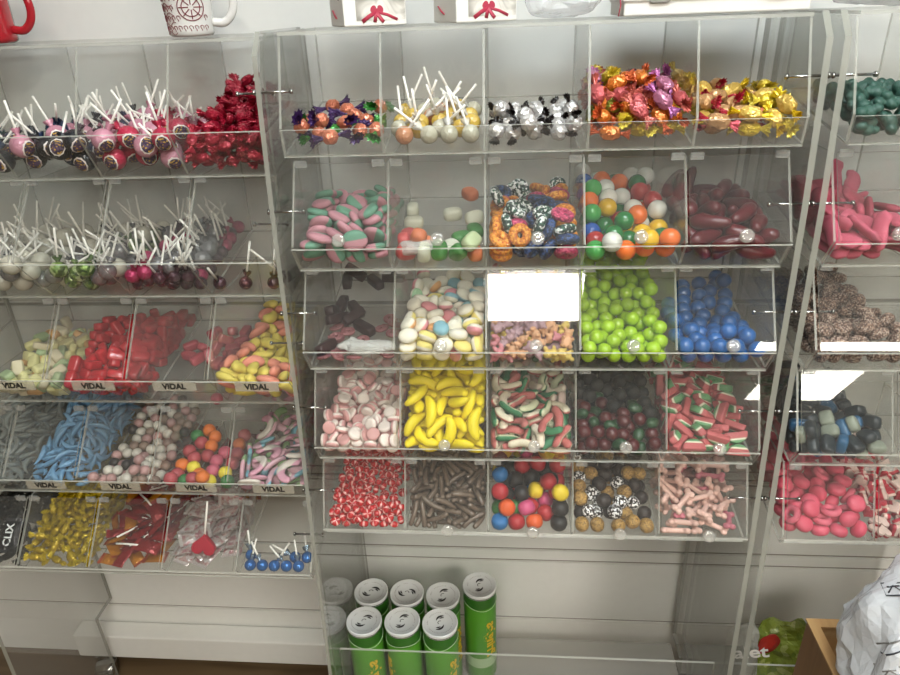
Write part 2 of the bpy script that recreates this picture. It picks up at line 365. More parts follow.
# lollipops
def badgemat():
    if 'badge' in MATS: return MATS['badge']
    return candy('badge',"2b1838",.4,speck=["b8923a","4a2c50"],spscale=330,spamt=.4)
BAND=candy('badge band',"e6dcd8",.4)
for k,c,l in (('pink','c88c9e','pale pink'),('red','b02c48','red pink'),('dark','22262c','black'),('teal','1c5a58','dark teal'),('navy','2c3c58','slate blue')):
    kind('lol_'+k,'lollipop',lolly('lollipop',.0200,W_('lolly '+k,c,rough=.2,metal=.1),STICK,.062,W_('lolly '+k,c),(badgemat(),BAND)),l+' ball lollipop with badge','lollipop',hull=.0205)
kind('lol_white','lollipop',lolly('lollipop',.0185,candy('lolly white',"c8c4b4",.25,coat=.3),STICK,.068),'creamy white ball lollipop','lollipop',hull=.0185)
kind('lol_grey','lollipop',lolly('lollipop',.0165,W_('lolly grey',"8a8a8c",rough=.15,metal=.5),STICK,.068,W_('lolly grey',"8a8a8c")),'grey foil wrapped lollipop','lollipop',hull=.017)
kind('lol_green','lollipop',lolly('lollipop',.016,W_('lolly green',"4c6a2c",speck=["7c9a4c","2c4420","b8c890"],spscale=150,spamt=.6),STICK,.07,W_('lolly green tip',"5c7a3c")),'green foil wrapped lollipop','lollipop',hull=.0165)
kind('lol_plum','lollipop',lolly('lollipop',.0125,W_('lolly plum',"4a2c38",rough=.15),STICK,.072,W_('lolly plum',"4a2c38")),'dark plum long-stick lollipop','lollipop',hull=.0135)
kind('lol_magenta','lollipop',lolly('lollipop',.014,W_('lolly magenta',"b02a5c",rough=.2),STICK,.072,W_('lolly magenta',"b02a5c")),'magenta long-stick lollipop','lollipop',hull=.0145)
for k,c,l in (('honey','c4a64e','clear honey yellow'),('amber','c48a66','amber orange'),('clear','b4b09c','clear smoky')):
    kind('lol_'+k,'lollipop',lolly('lollipop',.0145,candy('lolly '+k,c,.12,coat=.5,crease=.5,bscale=90),STICK,.056,film('film skirt',"e8e8e4",.4)),l+' lollipop in cellophane','lollipop',hull=.016)
kind('lol_blue','lollipop',lolly('lollipop',.012,W_('lolly blue',"2f6fb8",rough=.15,metal=.5),STICK,.045,W_('lolly foil',"a8c0d4",metal=.8)),'small blue and silver foil lollipop','lollipop',hull=.013)
def heart(s=.026):
    n=24; poly=[]
    for i in range(n):
        t=2*PI*i/n; poly.append((s/16*16*math.sin(t)**3,0,s/16*(13*math.cos(t)-5*math.cos(2*t)-2*math.cos(3*t)-math.cos(4*t))))
    v,f,m=prism(poly,(0,1,0),.011); return v,f
_h=MB().add(*heart(),0,True).mesh('heart_lollipop',[candy('heart red',"b01c34",.15,coat=.5)]); bevelled(_h,.003,3,.9); _h.polygons.foreach_set('use_smooth',[True]*len(_h.polygons))
kind('heart','heart_lollipop',(_h,[('stick',P('stick',tube([(0,0,0),(0,0,.05),(0,0,.085)],.0021,8),STICK),RY(PI)@T(0,0,.012))]),'large red heart-shaped lollipop with an upright white stick','lollipop')
# left rack gummies
for k,c in dict(yellow='d4cf94',green='a3b88c',orange='cfa268',cream='d2c8a8').items():
    kind('pb_'+k,'gummy_brick',simple(superell(.0165,.0105,.0075,.4,.4,14,8),'gummy_brick',candy('pb '+k,c,.6,.25,350)),'pale '+k+' sugared gummy brick','gummy')
kind('redbrick','wine_gum',simple(superell(.0175,.010,.0085,.4,.4,14,8),'wine_gum',candy('wine red',"b3242c",.25,coat=.4)),'glossy red oblong wine gum','gummy')
kind('clearbit','wine_gum',simple(superell(.0175,.010,.0085,.4,.4,14,8),'wine_gum',candy('wine rose',"b0505a",.3,coat=.3)),'rose pink oblong wine gum','gummy')
def shrimp():
    pts=centred(arc(.026,.2,PI*.62,9)); return tube(pts,[.006,.0098,.0115,.012,.0122,.012,.011,.0098,.008,.005],10,flat=.75)
for k,c in dict(yellow='e3cf5c',pink='dd8a72').items():
    kind('shr_'+k,'foam_shrimp',simple(shrimp(),'foam_shrimp',candy('shrimp '+k,c,.6,.08,200)),dict(yellow='soft yellow',pink='salmon pink')[k]+' curved foam candy','candy')
def dolphin():
    m=MB().add(*tube(centred(arc(.030,.55,PI-.75,9)),[.0016,.0042,.0058,.0064,.0064,.006,.0052,.004,.003,.0022],8))
    p=centred(arc(.030,.55,PI-.75,9))
    m.add(*superell(.0062,.0022,.0016,1,1,8,6),0,True,T(*p[-1])@RX(.3)@RZ(.9)); m.add(*superell(.0026,.0045,.0015,1,1,8,6),0,True,T(p[4].x,p[4].y+.0075,0))
    return m.mesh('gummy_dolphin',[])
DOL=remeshed(dolphin(),.0011)
for k,c in dict(grey='7f8480',blue='6f9cc0').items():
    me=DOL.copy(); me.materials.clear(); me.materials.append(candy('dolphin '+k,c,.4,.1,200)); me.name='gummy_dolphin'
    kind('dol_'+k,'gummy_dolphin',me,dict(grey='grey',blue='light blue')[k]+' small gummy dolphin','gummy')
for k,c in dict(white='c9c4b8',brown='8a7466',rosy='b48c88',black='302a28').items():
    kind('pearl_'+k,'candy_pearl',simple(superell(.0115,.0115,.0108,1,1,14,10),'candy_pearl',candy('pearl '+k,c,.4,.1)),dict(rosy='rosy beige').get(k,k)+' small candy pearl','candy ball')
for k,c in dict(orange='e0762c',pink='cc6478',green='3c7a44',yellow='e0cc3c',rose='b04a50',white='d8d4c8').items():
    kind('wild_'+k,'berry_gummy',simple(superell(.0145,.0145,.0135,.85,1,14,10),'berry_gummy',candy('wild '+k,c,.5,.5,240)),dict(rose='rose red').get(k,k)+' round sugared berry gummy','gummy')
def ropec(): return tube(centred(arc(.024,.3,PI*1.25,12)),endr(13,.0088,.7,1),10,flat=.55)
for k,a_,b_,l in (('gp','8fae7c','d8a8b4','green and pink'),('bp','7fb4c4','d8b0bc','blue and pink'),('pw','d39aac','d8cfc4','pink and white')):
    kind('rope_'+k,'foam_rope',simple(ropec(),'foam_rope',candy('rope '+k,a_,.6,.1,200,col2=b_,axis=1,thr=.004,soft=.001)),l+' curved marshmallow ribbon','candy')
# right rack
def lump():
    m=MB()
    for x,y,z,r in ((0,0,-.006,.013),(.009,.004,.002,.0095),(-.010,.002,.001,.010),(0,-.006,.008,.0095),(.001,.006,.014,.008),(.012,-.004,-.009,.009),(-.011,-.005,-.010,.0095)): m.add(*superell(r,r*.85,r,1,1,10,8),0,True,T(x,y,z))
    return m.mesh('gummy_lump',[])
LUMP=remeshed(lump(),.0016); LUMP.materials.append(candy('frog green',"2e5146",.55,.35,140))
kind('frog','gummy_lump',LUMP,'dark green sugared gummy tree lump','gummy')
kind('tongue','sour_tongue',simple(tube([(x*.008-.032,.005*math.sin(x*.7),0) for x in range(9)],endr(9,.0145,.6,1),12,flat=.45),'sour_tongue',candy('tongue pink',"c2546a",.65,.4,350)),'wide pink sugared sour tongue','sour candy')
kind('nonp','sprinkle_drop',simple(superell(.0165,.0165,.0095,.7,1,16,8),'sprinkle_drop',candy('nonpareil',"4a2e24",.5,speck=["a88a78","7c5c4a","c8b4a4"],spscale=520,spamt=.6)),'brown chocolate drop covered in tiny beads','chocolate drop')
kind('bluebit','gummy_brick',simple(superell(.018,.012,.009,.5,.5,14,8),'gummy_brick',candy('blue bit',(.13,.33,.47),.4)),'blue gummy brick','gummy')
kind('blackbit','gummy_brick',simple(superell(.018,.012,.009,.5,.5,14,8),'gummy_brick',candy('black bit',"20282c",.4)),'black gummy brick','gummy')
kind('whitebit','gummy_brick',simple(superell(.015,.012,.009,.5,.5,14,8),'gummy_brick',candy('white bit',"8a9080",.5)),'grey white gummy brick','gummy')
kind('rosedrop','strawberry_drop',simple(superell(.0165,.0165,.0105,.75,1,16,9),'strawberry_drop',candy('rose drop',"cf4a62",.55,.2,300)),'strawberry pink domed gummy','gummy')
kind('rosering','strawberry_ring',simple(tube(arc(.0125,0,2*PI*15/16,15),[.0062]*16,10,True),'strawberry_ring',candy('rose ring',"d05a6e",.55,.2,300)),'strawberry pink gummy ring','gummy ring')
_h2=MB().add(*heart(.0125),0,True).mesh('gummy_heart',[candy('heart rw',"b02034",.5,.15,300,col2="dcc0b4",axis=1,thr=0,soft=.0008)]); bevelled(_h2,.0025,2,.9); _h2.polygons.foreach_set('use_smooth',[True]*len(_h2.polygons))
kind('rwheart','gummy_heart',_h2,'red and white two-layer gummy heart','gummy')
kind('dk_red','gummy_berry',simple(superell(.0125,.0125,.0125,.9,1,14,9),'gummy_berry',candy('dk red',(.30,.065,.08),.35,.3,260)),'dark red gummy berry','gummy')
kind('dk_green','gummy_berry',simple(superell(.014,.0105,.009,.8,1,14,9),'gummy_berry',candy('dk green',"1f4424",.4,.2,260)),'dark green gummy berry','gummy')
kind('dk_black','gummy_berry',simple(superell(.0135,.0135,.0125,.9,1,14,9),'gummy_berry',candy('dk black',(.065,.06,.045),.7,.3,260)),'black gummy berry','gummy')

# ------------------------------------------------------------------ racks: profiles (y, z rel. eye) of every tier: top T, door foot D, lip foot L
CW=.16
ROWS_C=[((1.133,-.030),(1.079,-.165),(1.087,-.206)),((1.126,-.224),(1.054,-.352),(1.085,-.398)),((1.110,-.406),(1.035,-.533),(1.065,-.580)),((1.088,-.590),(1.022,-.725),(1.046,-.763)),((1.062,-.773),(1.003,-.904),(1.020,-.922))]
ROWS_L=[((1.191,-.037),(1.125,-.172),(1.170,-.252)),((1.196,-.262),(1.088,-.386),(1.165,-.478)),((1.182,-.492),(1.076,-.617),(1.140,-.700)),((1.172,-.733),(1.065,-.847),(1.105,-.905)),((1.120,-.932),(1.018,-1.041),(1.034,-1.064))]
UNITS=dict(C=dict(x0=-.353,cols=5,rows=ROWS_C,yb=1.365),L=dict(x0=-1.201,cols=5,rows=ROWS_L,yb=1.425),R=dict(x0=.512,cols=3,rows=ROWS_C,yb=1.365))
SLOPE=math.tan(math.radians(10))
def floor_z(u,r,y):
    L=UNITS[u]['rows'][r][2]; return L[1]+(y-L[0])*SLOPE

# ------------------------------------------------------------------ what lies in every bin
# (unit,row,col): (description of the bin for labels, count, (u0,u1,v0,v1) spawn region as share of width / metres from the lip foot, [(kind, weight)...])
BINS={}
def B(u,r,c,where,n,reg,*mix): BINS[(u,r,c)]=(where,n,reg,mix)
FULL=(0,1,0,.2)
B('C',0,0,'in the top row bin of salmon bonbons',13,(.08,1,0,.12),('bon_purple',3),('bon_green',2))
B('C',0,1,'in the top bin of honey coloured lollipops',22,(0,1,0,.14),('lol_honey',3),('lol_amber',1),('lol_clear',3))
B('C',0,2,'in the top bin of silver bonbons',22,(0,1,0,.15),('bon_silver',1))
B('C',0,3,'in the top bin of orange and maroon fruit chews',60,(0,1,0,.19),('wr_orange',4),('wr_rose',2),('wr_yellow',1.5),('wr_maroon',2),('wr_lime',1),('wr_pinkp',1))
B('C',0,4,'in the top bin of clear wrapped fruit candies',34,(0,.8,0,.17),('wr_yel',2),('wr_redend',2),('wr_yellow',1))
B('C',1,0,'in the pile of oval gummies',92,(.08,1,0,.19),('oval',1))
B('C',1,1,'in the nearly empty gummy cube bin',19,(.42,1,.01,.15),('cube_green',1.5),('cube_orange',1.5),('cube_white',3),('cube_red',1.5),('cube_pale',2))
B('C',1,2,'in the bin of bead coated rings',72,(0,1,0,.19),('ring_blue',3),('ring_orange',3.5),('ring_pink',2.5),('ring_white',3))
B('C',1,3,'in the gumball bin',58,(0,1,0,.19),('gum_white',3),('gum_orange',3),('gum_green',1.5),('gum_yellow',1),('gum_blue',1),('gum_red',1.5),('gum_lightgreen',1))
B('C',1,4,'in the dark red finger bin',45,(0,.8,0,.19),('finger',1))
B('C',2,0,'in the half empty licorice bin',26,(.5,1,.09,.2),('licorice',1),('swirl',.9))
B('C',2,1,'in the bin of pastel foam candies',100,(.05,1,0,.19),('egg_yellow',2.5),('egg_white',3),('egg_blue',1.3),('egg_pink',1.5),('egg_green',1.5),('egg_orange',1.2))
B('C',2,2,'in the bin of sugared bears',95,(0,1,0,.17),('bear_yellow',1.6),('bear_pink',2),('bear_mauve',2),('bear_peach',1.4))
B('C',2,3,'in the lime green ball bin',168,(0,1,0,.19),('lime',1))
B('C',2,4,'in the bright blue ball bin',52,(0,.75,0,.17),('blueball',1))
B('C',3,0,'in the pastel disc bin',168,(.3,1,0,.22),('pastille',1))
B('C',3,1,'in the banana bin',168,(0,1,0,.22),('banana',1))
B('C',3,2,'in the sour stick bin',125,(0,1,0,.22),('brick_pw',3),('brick_gw',2.5),('brick_gp',1.5),('brick_w',1.5))
B('C',3,3,'in the very dark berry bin',180,(0,1,0,.24),('dk_black',6),('dk_red',2),('dk_green',1))
B('C',3,4,'in the watermelon slice bin',108,(0,.88,0,.22),('melon',1))
B('C',4,0,'in the peppermint bin',235,(.35,1,.13,.28),('pep',1))
B('C',4,1,'in the brown tube bin',235,(0,1,0,.24),('twig',1))
B('C',4,2,'in the mixed gumdrop bin',128,(0,1,0,.24),('drop_red',4),('drop_black',3.5),('drop_pink',2),('drop_yellow',1.2),('drop_blue',1),('drop_orange',1),('drop_green',.7))
B('C',4,3,'in the beaded berry bin',132,(0,1,0,.22),('berry_gold',2),('berry_white',2.2),('berry_dark',2))
B('C',4,4,'in the starfish and bone bin',88,(0,.85,0,.24),('bone_pale',3),('bone_pink',.8),('star',3))
B('L',0,1,'at the far end of the top lollipop tray',12,(0,1,0,.18),('lol_dark',2),('lol_navy',2),('lol_teal',1))
B('L',0,2,'in the top bin of dark and pale pink lollipops',24,(0,1,0,.17),('lol_pink',2.4),('lol_dark',1.6),('lol_navy',1.2))
B('L',0,3,'in the top bin of pink and red lollipops',27,(0,1,0,.17),('lol_pink',1.4),('lol_red',2))
B('L',0,4,'in the top bin of crimson wrapped candies',100,(0,1,0,.20),('wr_red',1))
B('L',1,1,'in the bin of white ball lollipops',38,(0,1,0,.2),('lol_white',3),('lol_grey',1.5))
B('L',1,2,'in the bin of green and white lollipops',40,(0,1,0,.2),('lol_green',2),('lol_grey',1.5),('lol_white',1))
B('L',1,3,'in the bin of plum and magenta lollipops',62,(0,1,0,.2),('lol_plum',3),('lol_magenta',1.2),('lol_grey',2))
B('L',1,4,'in the almost empty lollipop bin',4,(0,.4,.1,.2),('lol_plum',1))
B('L',2,1,'in the bin of pale gummy bricks',110,(0,1,0,.2),('pb_yellow',3),('pb_green',1.5),('pb_orange',1.3),('pb_cream',2))
B('L',2,2,'in the bin of red wine gums',165,(.0,1,.0,.22),('redbrick',1))
B('L',2,3,'in the nearly empty wine gum bin',18,(.3,1,.1,.22),('clearbit',1))
B('L',2,4,'in the bin of yellow curved foam candies',105,(.3,1,0,.21),('shr_yellow',4),('shr_pink',1))
B('L',3,0,'in the bin of grey dolphins',210,(0,1,.0,.24),('dol_grey',1))
B('L',3,1,'in the bin of blue dolphins',210,(.1,1,0,.24),('dol_blue',1))
B('L',3,2,'in the bin of small candy pearls',82,(.1,1,.08,.26),('pearl_white',2),('pearl_brown',2),('pearl_rosy',2),('pearl_black',.6))
B('L',3,3,'in the bin of coloured berry gummies',28,(.35,1,.06,.22),('wild_orange',2),('wild_pink',1.3),('wild_green',1.2),('wild_yellow',.7),('wild_rose',2))
B('L',3,4,'in the bin of pastel marshmallow ribbons',52,(.15,1,0,.22),('rope_gp',1.2),('rope_bp',1),('rope_pw',1.6))
B('L',4,0,'in the bottom bin of black toffees',60,(0,1,0,.24),('wr_black',1))
B('L',4,1,'in the bottom bin of yellow toffees',262,(0,1,0,.27),('wr_gold',1))
B('L',4,2,'in the bottom bin of red and orange packets',118,(0,1,0,.26),('pk_red',3),('pk_orange',2))
B('L',4,3,'in the bottom bin under the heart lollipop',74,(0,1,.03,.25),('pk_white',3),('pk_red',.8),('pk_orange',.7))
B('L',4,4,'in the nearly empty bottom bin of blue lollipops',8,(.45,.95,.03,.2),('lol_blue',1))
B('R',0,0,'in the top bin beside the long carton',30,(0,1,0,.19),('frog',1))
B('R',0,1,'in the top bin at the edge of the photo',18,(0,1,0,.17),('frog',1))
B('R',1,0,'in the sour tongue bin',54,(0,1,0,.2),('tongue',1))
B('R',2,0,'in the chocolate drop bin',95,(0,1,0,.19),('nonp',1))
B('R',3,0,'in the dark brick bin of the end rack',80,(0,1,0,.22),('blackbit',5),('bluebit',1.2),('whitebit',.8))
B('R',4,0,'in the strawberry gummy bin',75,(0,.8,.03,.24),('rosedrop',3),('rosering',1))
B('R',4,1,'in the gummy heart bin',80,(0,.7,0,.22),('rwheart',1))
# ---- where every candy lies: per bin and kind, x y z in half millimetres from the bin corner and a rotation vector in 3 degree steps
POSES = {
('C',0,0): {
'bon_green': [100,98,49,3,-2,15,283,134,54,-28,-31,12,266,327,102,-42,-28,12,49,188,78,5,-14,-32,236,213,71,48,5,2],
'bon_purple': [230,122,53,3,-3,30,95,155,84,30,28,10,183,274,80,-50,4,3,143,65,45,11,-32,-40,144,340,91,-37,-3,-1,178,139,76,-1,11,39,80,388,99,-36,-10,2,45,82,78,-17,-1,34],
},
('C',0,1): {
'lol_amber': [138,221,77,-15,11,-35,66,49,47,-19,-3,-54,172,276,87,-2,16,-31],
'lol_clear': [209,49,47,-8,-9,-25,177,104,57,20,2,27,43,108,58,0,18,-10,145,49,47,-18,-10,37,277,49,47,-7,-12,-17,143,332,97,-4,-5,7,108,280,88,11,7,3,277,281,88,24,0,-33],
'lol_honey': [203,221,77,0,14,-8,106,99,56,5,-3,12,170,167,68,3,-9,25,43,281,88,-13,-3,-44,243,103,57,-1,-6,8,43,171,69,-13,1,11,106,162,67,-1,17,15,277,156,66,-18,3,53,74,226,78,-5,-5,-5,267,218,77,20,-12,-48,223,314,94,3,-9,-1],
},
('C',0,2): {
'bon_silver': [90,67,45,-37,-35,-8,158,77,45,10,32,36,234,61,43,5,13,45,75,136,58,1,-16,57,177,139,58,48,8,11,236,119,55,0,-29,-42,100,224,73,-32,-4,-6,130,177,63,33,3,-3,235,189,67,-7,-1,40,97,283,83,-44,1,-10,170,292,85,-25,-22,7,262,305,87,-32,21,-3,38,75,50,20,-1,29,137,39,78,7,-11,-54,282,77,66,-8,-17,-24,53,138,107,52,-20,-6,129,114,88,8,3,30,282,197,95,8,-38,0,51,191,80,5,44,12,180,211,80,-23,10,-22,237,256,79,-54,13,-10,37,251,89,0,-13,-22],
},
('C',0,3): {
'wr_lime': [41,255,75,-9,-9,23,91,193,104,5,-21,54,54,303,132,2,9,22,154,499,150,-7,11,-22,246,430,161,-16,-15,34],
'wr_maroon': [107,503,134,-3,6,22,196,457,167,14,16,25,286,488,139,-28,-22,26],
'wr_orange': [71,56,38,-53,5,1,58,183,62,-2,10,-37,145,162,58,3,54,23,266,277,112,-41,-17,-23,51,72,82,-17,0,22,221,70,80,24,9,41,143,148,104,0,-10,-50,150,257,93,25,-2,18,264,87,89,-4,11,-18,44,150,119,-19,27,-4,70,453,109,-5,-1,4,103,202,169,-43,2,-11,178,215,183,12,-7,-22,201,334,168,28,-30,-33,153,346,169,5,6,27],
'wr_pinkp': [286,352,157,-29,12,-35,223,58,132,-15,-45,-5,241,339,142,-40,42,-12,36,246,183,-37,-38,-1,255,199,161,10,-10,39],
'wr_rose': [250,318,85,-5,1,2,69,240,117,60,0,-2,251,235,125,12,-11,-1,63,386,99,16,-37,-34,153,52,105,21,6,-17,161,105,117,48,-5,-29,121,171,138,-19,-3,5,231,167,111,46,28,-5,130,276,140,45,-31,2,205,222,147,16,-12,-31,33,114,148,35,18,37,285,93,129,-11,16,-25,35,404,144,2,-2,29,82,385,149,-2,-1,-31,61,522,144,13,-11,14],
'wr_yellow': [162,80,43,7,-4,-19,248,99,46,14,0,-5,116,73,75,-1,-1,28,286,165,85,30,10,30,84,272,180,-1,-9,-25,112,378,185,6,5,27,48,380,184,-43,-34,0],
},
('C',0,4): {
'wr_redend': [73,90,47,14,3,8,187,134,54,-48,32,5,234,227,71,6,3,-57,81,349,93,-11,41,-32,71,39,67,7,-10,57,123,163,71,-31,24,-3,71,288,85,43,1,-3,191,460,112,-21,30,-23,151,94,81,1,-9,56,155,212,90,32,37,-3,58,182,106,22,44,16,118,245,113,46,12,0,145,370,135,40,39,-2,253,276,98,8,-43,-23],
'wr_yel': [59,158,59,5,4,20,186,353,93,2,17,-50,162,40,87,5,9,58,251,178,68,8,6,4,251,199,116,-2,34,50,82,412,104,-5,2,1,88,308,128,18,15,2,214,307,84,-52,-18,0,103,465,114,-14,-1,5,271,399,101,-20,-29,21,277,74,107,32,33,32,54,520,148,21,-5,43,178,312,122,-11,-10,3,245,76,66,-18,25,-14],
'wr_yellow': [170,57,41,36,-3,-3,69,241,72,-4,-45,33,286,90,46,18,-11,-27,250,147,109,-4,24,-53,284,314,135,-40,-40,7,35,355,128,37,30,-26],
},
('C',1,0): {
'oval': [50,80,44,43,19,5,190,91,51,27,10,22,273,87,40,42,-40,9,290,181,67,30,26,25,269,270,65,-50,23,-5,268,333,84,-19,-54,13,276,409,96,37,37,15,50,61,85,48,34,-3,127,83,54,-25,-32,-32,211,81,57,-40,6,31,265,71,69,34,42,-3,54,149,60,1,-4,49,271,173,85,9,-23,-9,273,251,99,30,43,3,265,337,115,-3,1,-4,274,416,135,0,-9,29,85,61,108,-1,-55,4,138,77,111,-7,10,-6,204,43,102,7,-44,-38,266,124,78,-26,0,-11,49,175,97,1,7,-18,134,176,98,-57,-13,8,219,183,98,16,57,10,257,155,129,-52,16,-10,269,256,122,-8,-3,33,51,332,127,-9,2,44,118,339,126,-47,24,-7,218,381,157,42,4,-13,80,564,109,2,-3,36,249,434,158,-54,-6,-10,64,112,105,9,45,-28,161,103,121,19,-38,8,195,121,109,-7,18,17,266,75,112,32,39,-21,50,178,138,1,9,40,139,177,121,8,0,57,221,224,150,21,-7,-48,273,219,156,34,40,3,50,267,153,-50,26,-5,127,256,140,-1,8,-25,193,335,148,7,3,1,268,301,166,39,-17,6,51,358,146,53,-20,10,54,386,167,8,-6,-55,164,433,155,-4,6,-49,255,375,187,44,-26,-7,74,433,149,4,-10,35,140,517,127,-15,4,30,244,513,133,-4,3,-29,270,513,100,-48,-30,-3,73,127,136,17,45,-22,134,153,152,-3,7,-7,192,155,140,-33,-31,25,252,139,151,5,-6,-14,56,189,158,-7,-9,-57,149,226,152,10,-4,54,246,278,161,-10,18,33,236,151,172,45,34,11,53,313,190,-7,10,48,53,251,177,16,53,5,168,298,165,8,-6,44,270,334,162,22,-40,18],
},
('C',1,1): {
'cube_green': [227,71,49,38,-22,8,264,152,58,5,-29,-34,232,203,56,1,4,-51,277,254,66,-47,33,3,162,85,52,24,10,-30],
'cube_orange': [281,93,41,-17,-30,26,246,569,121,2,-4,43,90,116,88,31,-29,8,96,171,51,-3,-60,-5],
'cube_pale': [274,59,90,29,-44,-21],
'cube_red': [49,89,46,35,14,5,36,145,61,-36,4,-39,46,225,60,3,2,-18],
'cube_white': [110,76,49,7,-28,-4,193,139,45,-53,-21,-2,48,326,78,-57,-2,0,188,390,90,-56,-8,-1,34,419,99,25,22,26,272,342,88,-38,-6,2],
},
('C',1,2): {
'ring_blue': [122,115,55,21,5,8,209,80,52,-3,-21,-14,160,73,58,34,23,5,269,58,93,49,-15,5,181,210,91,7,-1,-18,206,320,128,3,18,50,159,383,112,56,-19,-1,51,573,123,9,1,30,207,82,121,-25,-11,37,177,193,126,5,3,-7,208,253,148,-39,9,-13,186,367,148,2,9,55,270,276,144,-6,1,-34,51,481,142,-48,-5,-1],
'ring_orange': [51,98,35,-1,8,-47,139,166,67,-20,-9,-18,228,147,57,9,-19,35,288,132,61,-10,-23,12,219,502,127,36,-8,-40,270,475,98,1,4,-49,51,79,63,6,-5,42,31,133,114,31,-10,-33,267,143,118,-8,-13,-30,40,196,102,-43,-10,-31,51,281,123,0,-2,-4,87,415,115,38,39,22,272,526,133,-4,-21,-26,50,57,96,4,9,-9,114,54,111,20,-18,39,267,200,142,9,11,-39,248,320,168,37,35,-6,50,344,128,8,-28,41,255,372,128,-13,-10,48,198,575,133,-4,12,24],
'ring_pink': [268,70,45,4,-55,20,200,210,60,14,52,8,51,481,99,-56,9,1,106,189,100,3,-54,23,48,397,124,36,41,16,253,95,166,-58,11,8,184,439,129,17,-47,19,270,454,145,-13,-10,-48],
'ring_white': [272,215,64,27,44,10,51,286,77,-42,-28,-13,274,349,91,6,-12,-1,122,91,90,-37,3,14,74,126,125,0,-36,1,131,307,136,-5,-50,-6,122,582,136,-41,-2,8,162,510,112,0,-7,4,262,90,114,24,-52,18,104,207,157,-21,-43,-1,177,85,132,5,-22,-10,93,238,130,-44,0,15,198,168,150,6,0,16,37,300,177,30,3,48,96,531,132,-31,14,19,272,583,140,26,3,14],
},
('C',1,3): {
'gum_blue': [45,214,69,-6,37,8,45,438,145,0,11,29,45,514,172,-16,41,-19],
'gum_green': [164,152,58,0,24,-20,275,167,62,-41,24,5,107,188,65,-32,31,4,162,363,95,-24,-15,8,259,321,88,-11,-32,20,170,579,152,31,-39,-32,149,181,117,23,-34,-20,109,125,86,37,12,35,96,256,77,-12,0,7,237,475,173,7,7,28],
'gum_lightgreen': [44,83,47,23,-35,10,45,301,85,-4,-3,-1,48,249,126,45,-22,-17,62,376,182,-19,14,14],
'gum_orange': [144,83,46,54,6,1,209,102,50,-36,-31,-12,275,101,49,35,-21,35,227,380,98,-6,19,21,176,503,171,44,-7,-31,79,490,118,-42,21,-10,276,52,95,-40,-17,4,45,317,151,36,-30,7,200,223,126,-7,-5,7,109,501,182,16,-6,21],
'gum_red': [52,148,58,-9,53,1,150,298,84,-19,33,45,216,529,125,-17,-9,-21,273,492,118,18,-30,17,275,560,131,-17,-39,-22,275,359,140,7,-41,-24,45,376,117,-33,19,-46,237,410,159,-50,-22,10],
'gum_white': [94,58,83,-32,36,23,201,315,122,-27,18,32,220,267,79,-52,-4,-6,102,579,163,20,18,-6,232,580,177,-14,22,-4,276,526,189,-15,-26,-18,44,566,131,-27,29,-13,275,427,107,52,-17,-6,173,413,139,38,22,-4,276,271,129,-7,17,21,120,372,148,24,15,-49,116,436,167,-48,26,2,44,579,197,18,20,-12],
'gum_yellow': [106,290,134,-52,-12,17,158,232,73,-22,30,43,215,195,67,-8,54,-2,209,52,94,-13,-15,3,276,232,73,1,-3,45],
},
('C',1,4): {
'finger': [53,104,64,-24,-42,-18,157,98,49,-14,51,10,242,82,41,-37,1,5,64,156,48,-22,52,3,197,165,56,-7,36,44,281,177,48,32,27,20,63,256,97,-20,17,5,108,292,72,-1,58,2,166,355,93,-2,45,29,63,418,94,-43,33,3,161,420,99,-2,51,-19,76,572,147,26,-4,20,132,567,151,10,-14,20,211,474,109,-10,8,-8,73,62,95,-10,-4,12,153,45,76,19,-8,-1,254,105,68,9,42,16,59,171,96,-47,27,-2,156,176,88,-6,-2,14,239,185,108,3,-54,-15,101,200,106,-8,-9,-38,166,260,115,24,-32,-23,287,285,112,25,-24,-21,64,342,102,19,-5,17,255,382,138,6,19,30,173,370,155,-40,-31,17,109,445,114,2,-14,-38,188,552,119,18,52,12,288,466,131,-12,-16,25,91,514,141,9,-16,24,239,490,148,41,22,12,269,544,122,-17,27,-19,93,107,132,-57,16,-3,196,79,90,35,-3,-10,248,106,124,-28,46,-13,36,194,160,42,38,4,209,237,121,-31,39,-30,205,146,147,3,2,-44,119,236,132,16,30,18,137,354,130,18,15,25,233,278,141,-29,-52,6],
},
('C',2,0): {
'licorice': [166,258,62,-19,-55,-5,47,417,90,-38,43,4,111,384,84,3,2,-18,68,625,151,18,-2,56,35,600,122,24,23,27,230,626,127,-57,2,0,56,296,84,-9,-1,16,50,120,50,-32,-21,16,120,298,92,-41,-20,3,32,317,108,-32,-23,27,157,589,120,-25,-53,-5],
'swirl': [168,197,40,-50,27,2,230,265,56,0,-3,5,278,242,48,3,1,-10,68,209,42,-56,11,1,103,136,30,3,1,-13,281,279,65,-37,-44,8,57,273,59,-36,44,-5,105,252,50,-2,60,5,256,338,65,3,3,-29,159,76,29,-8,-2,-11,99,82,32,5,-48,1,280,112,25,2,-3,39,69,198,55,-34,47,4,47,81,29,55,-2,7,248,155,38,-52,29,-5],
},
('C',2,1): {
'egg_blue': [275,317,84,-23,5,0,202,418,90,-37,44,6,278,356,94,26,40,-24,222,424,127,11,-1,44,234,312,116,41,27,17,175,568,117,-45,35,5,161,76,144,-43,36,7,204,201,102,13,-18,8,231,249,124,1,-13,30,175,389,130,35,-34,5,280,569,117,-35,-47,-4,276,447,126,-11,9,0],
'egg_green': [46,132,50,2,51,-21,39,182,63,-1,-42,-4,142,507,109,-2,-1,8,241,103,77,17,40,-37,227,149,90,29,2,-18,35,404,134,13,-31,-22],
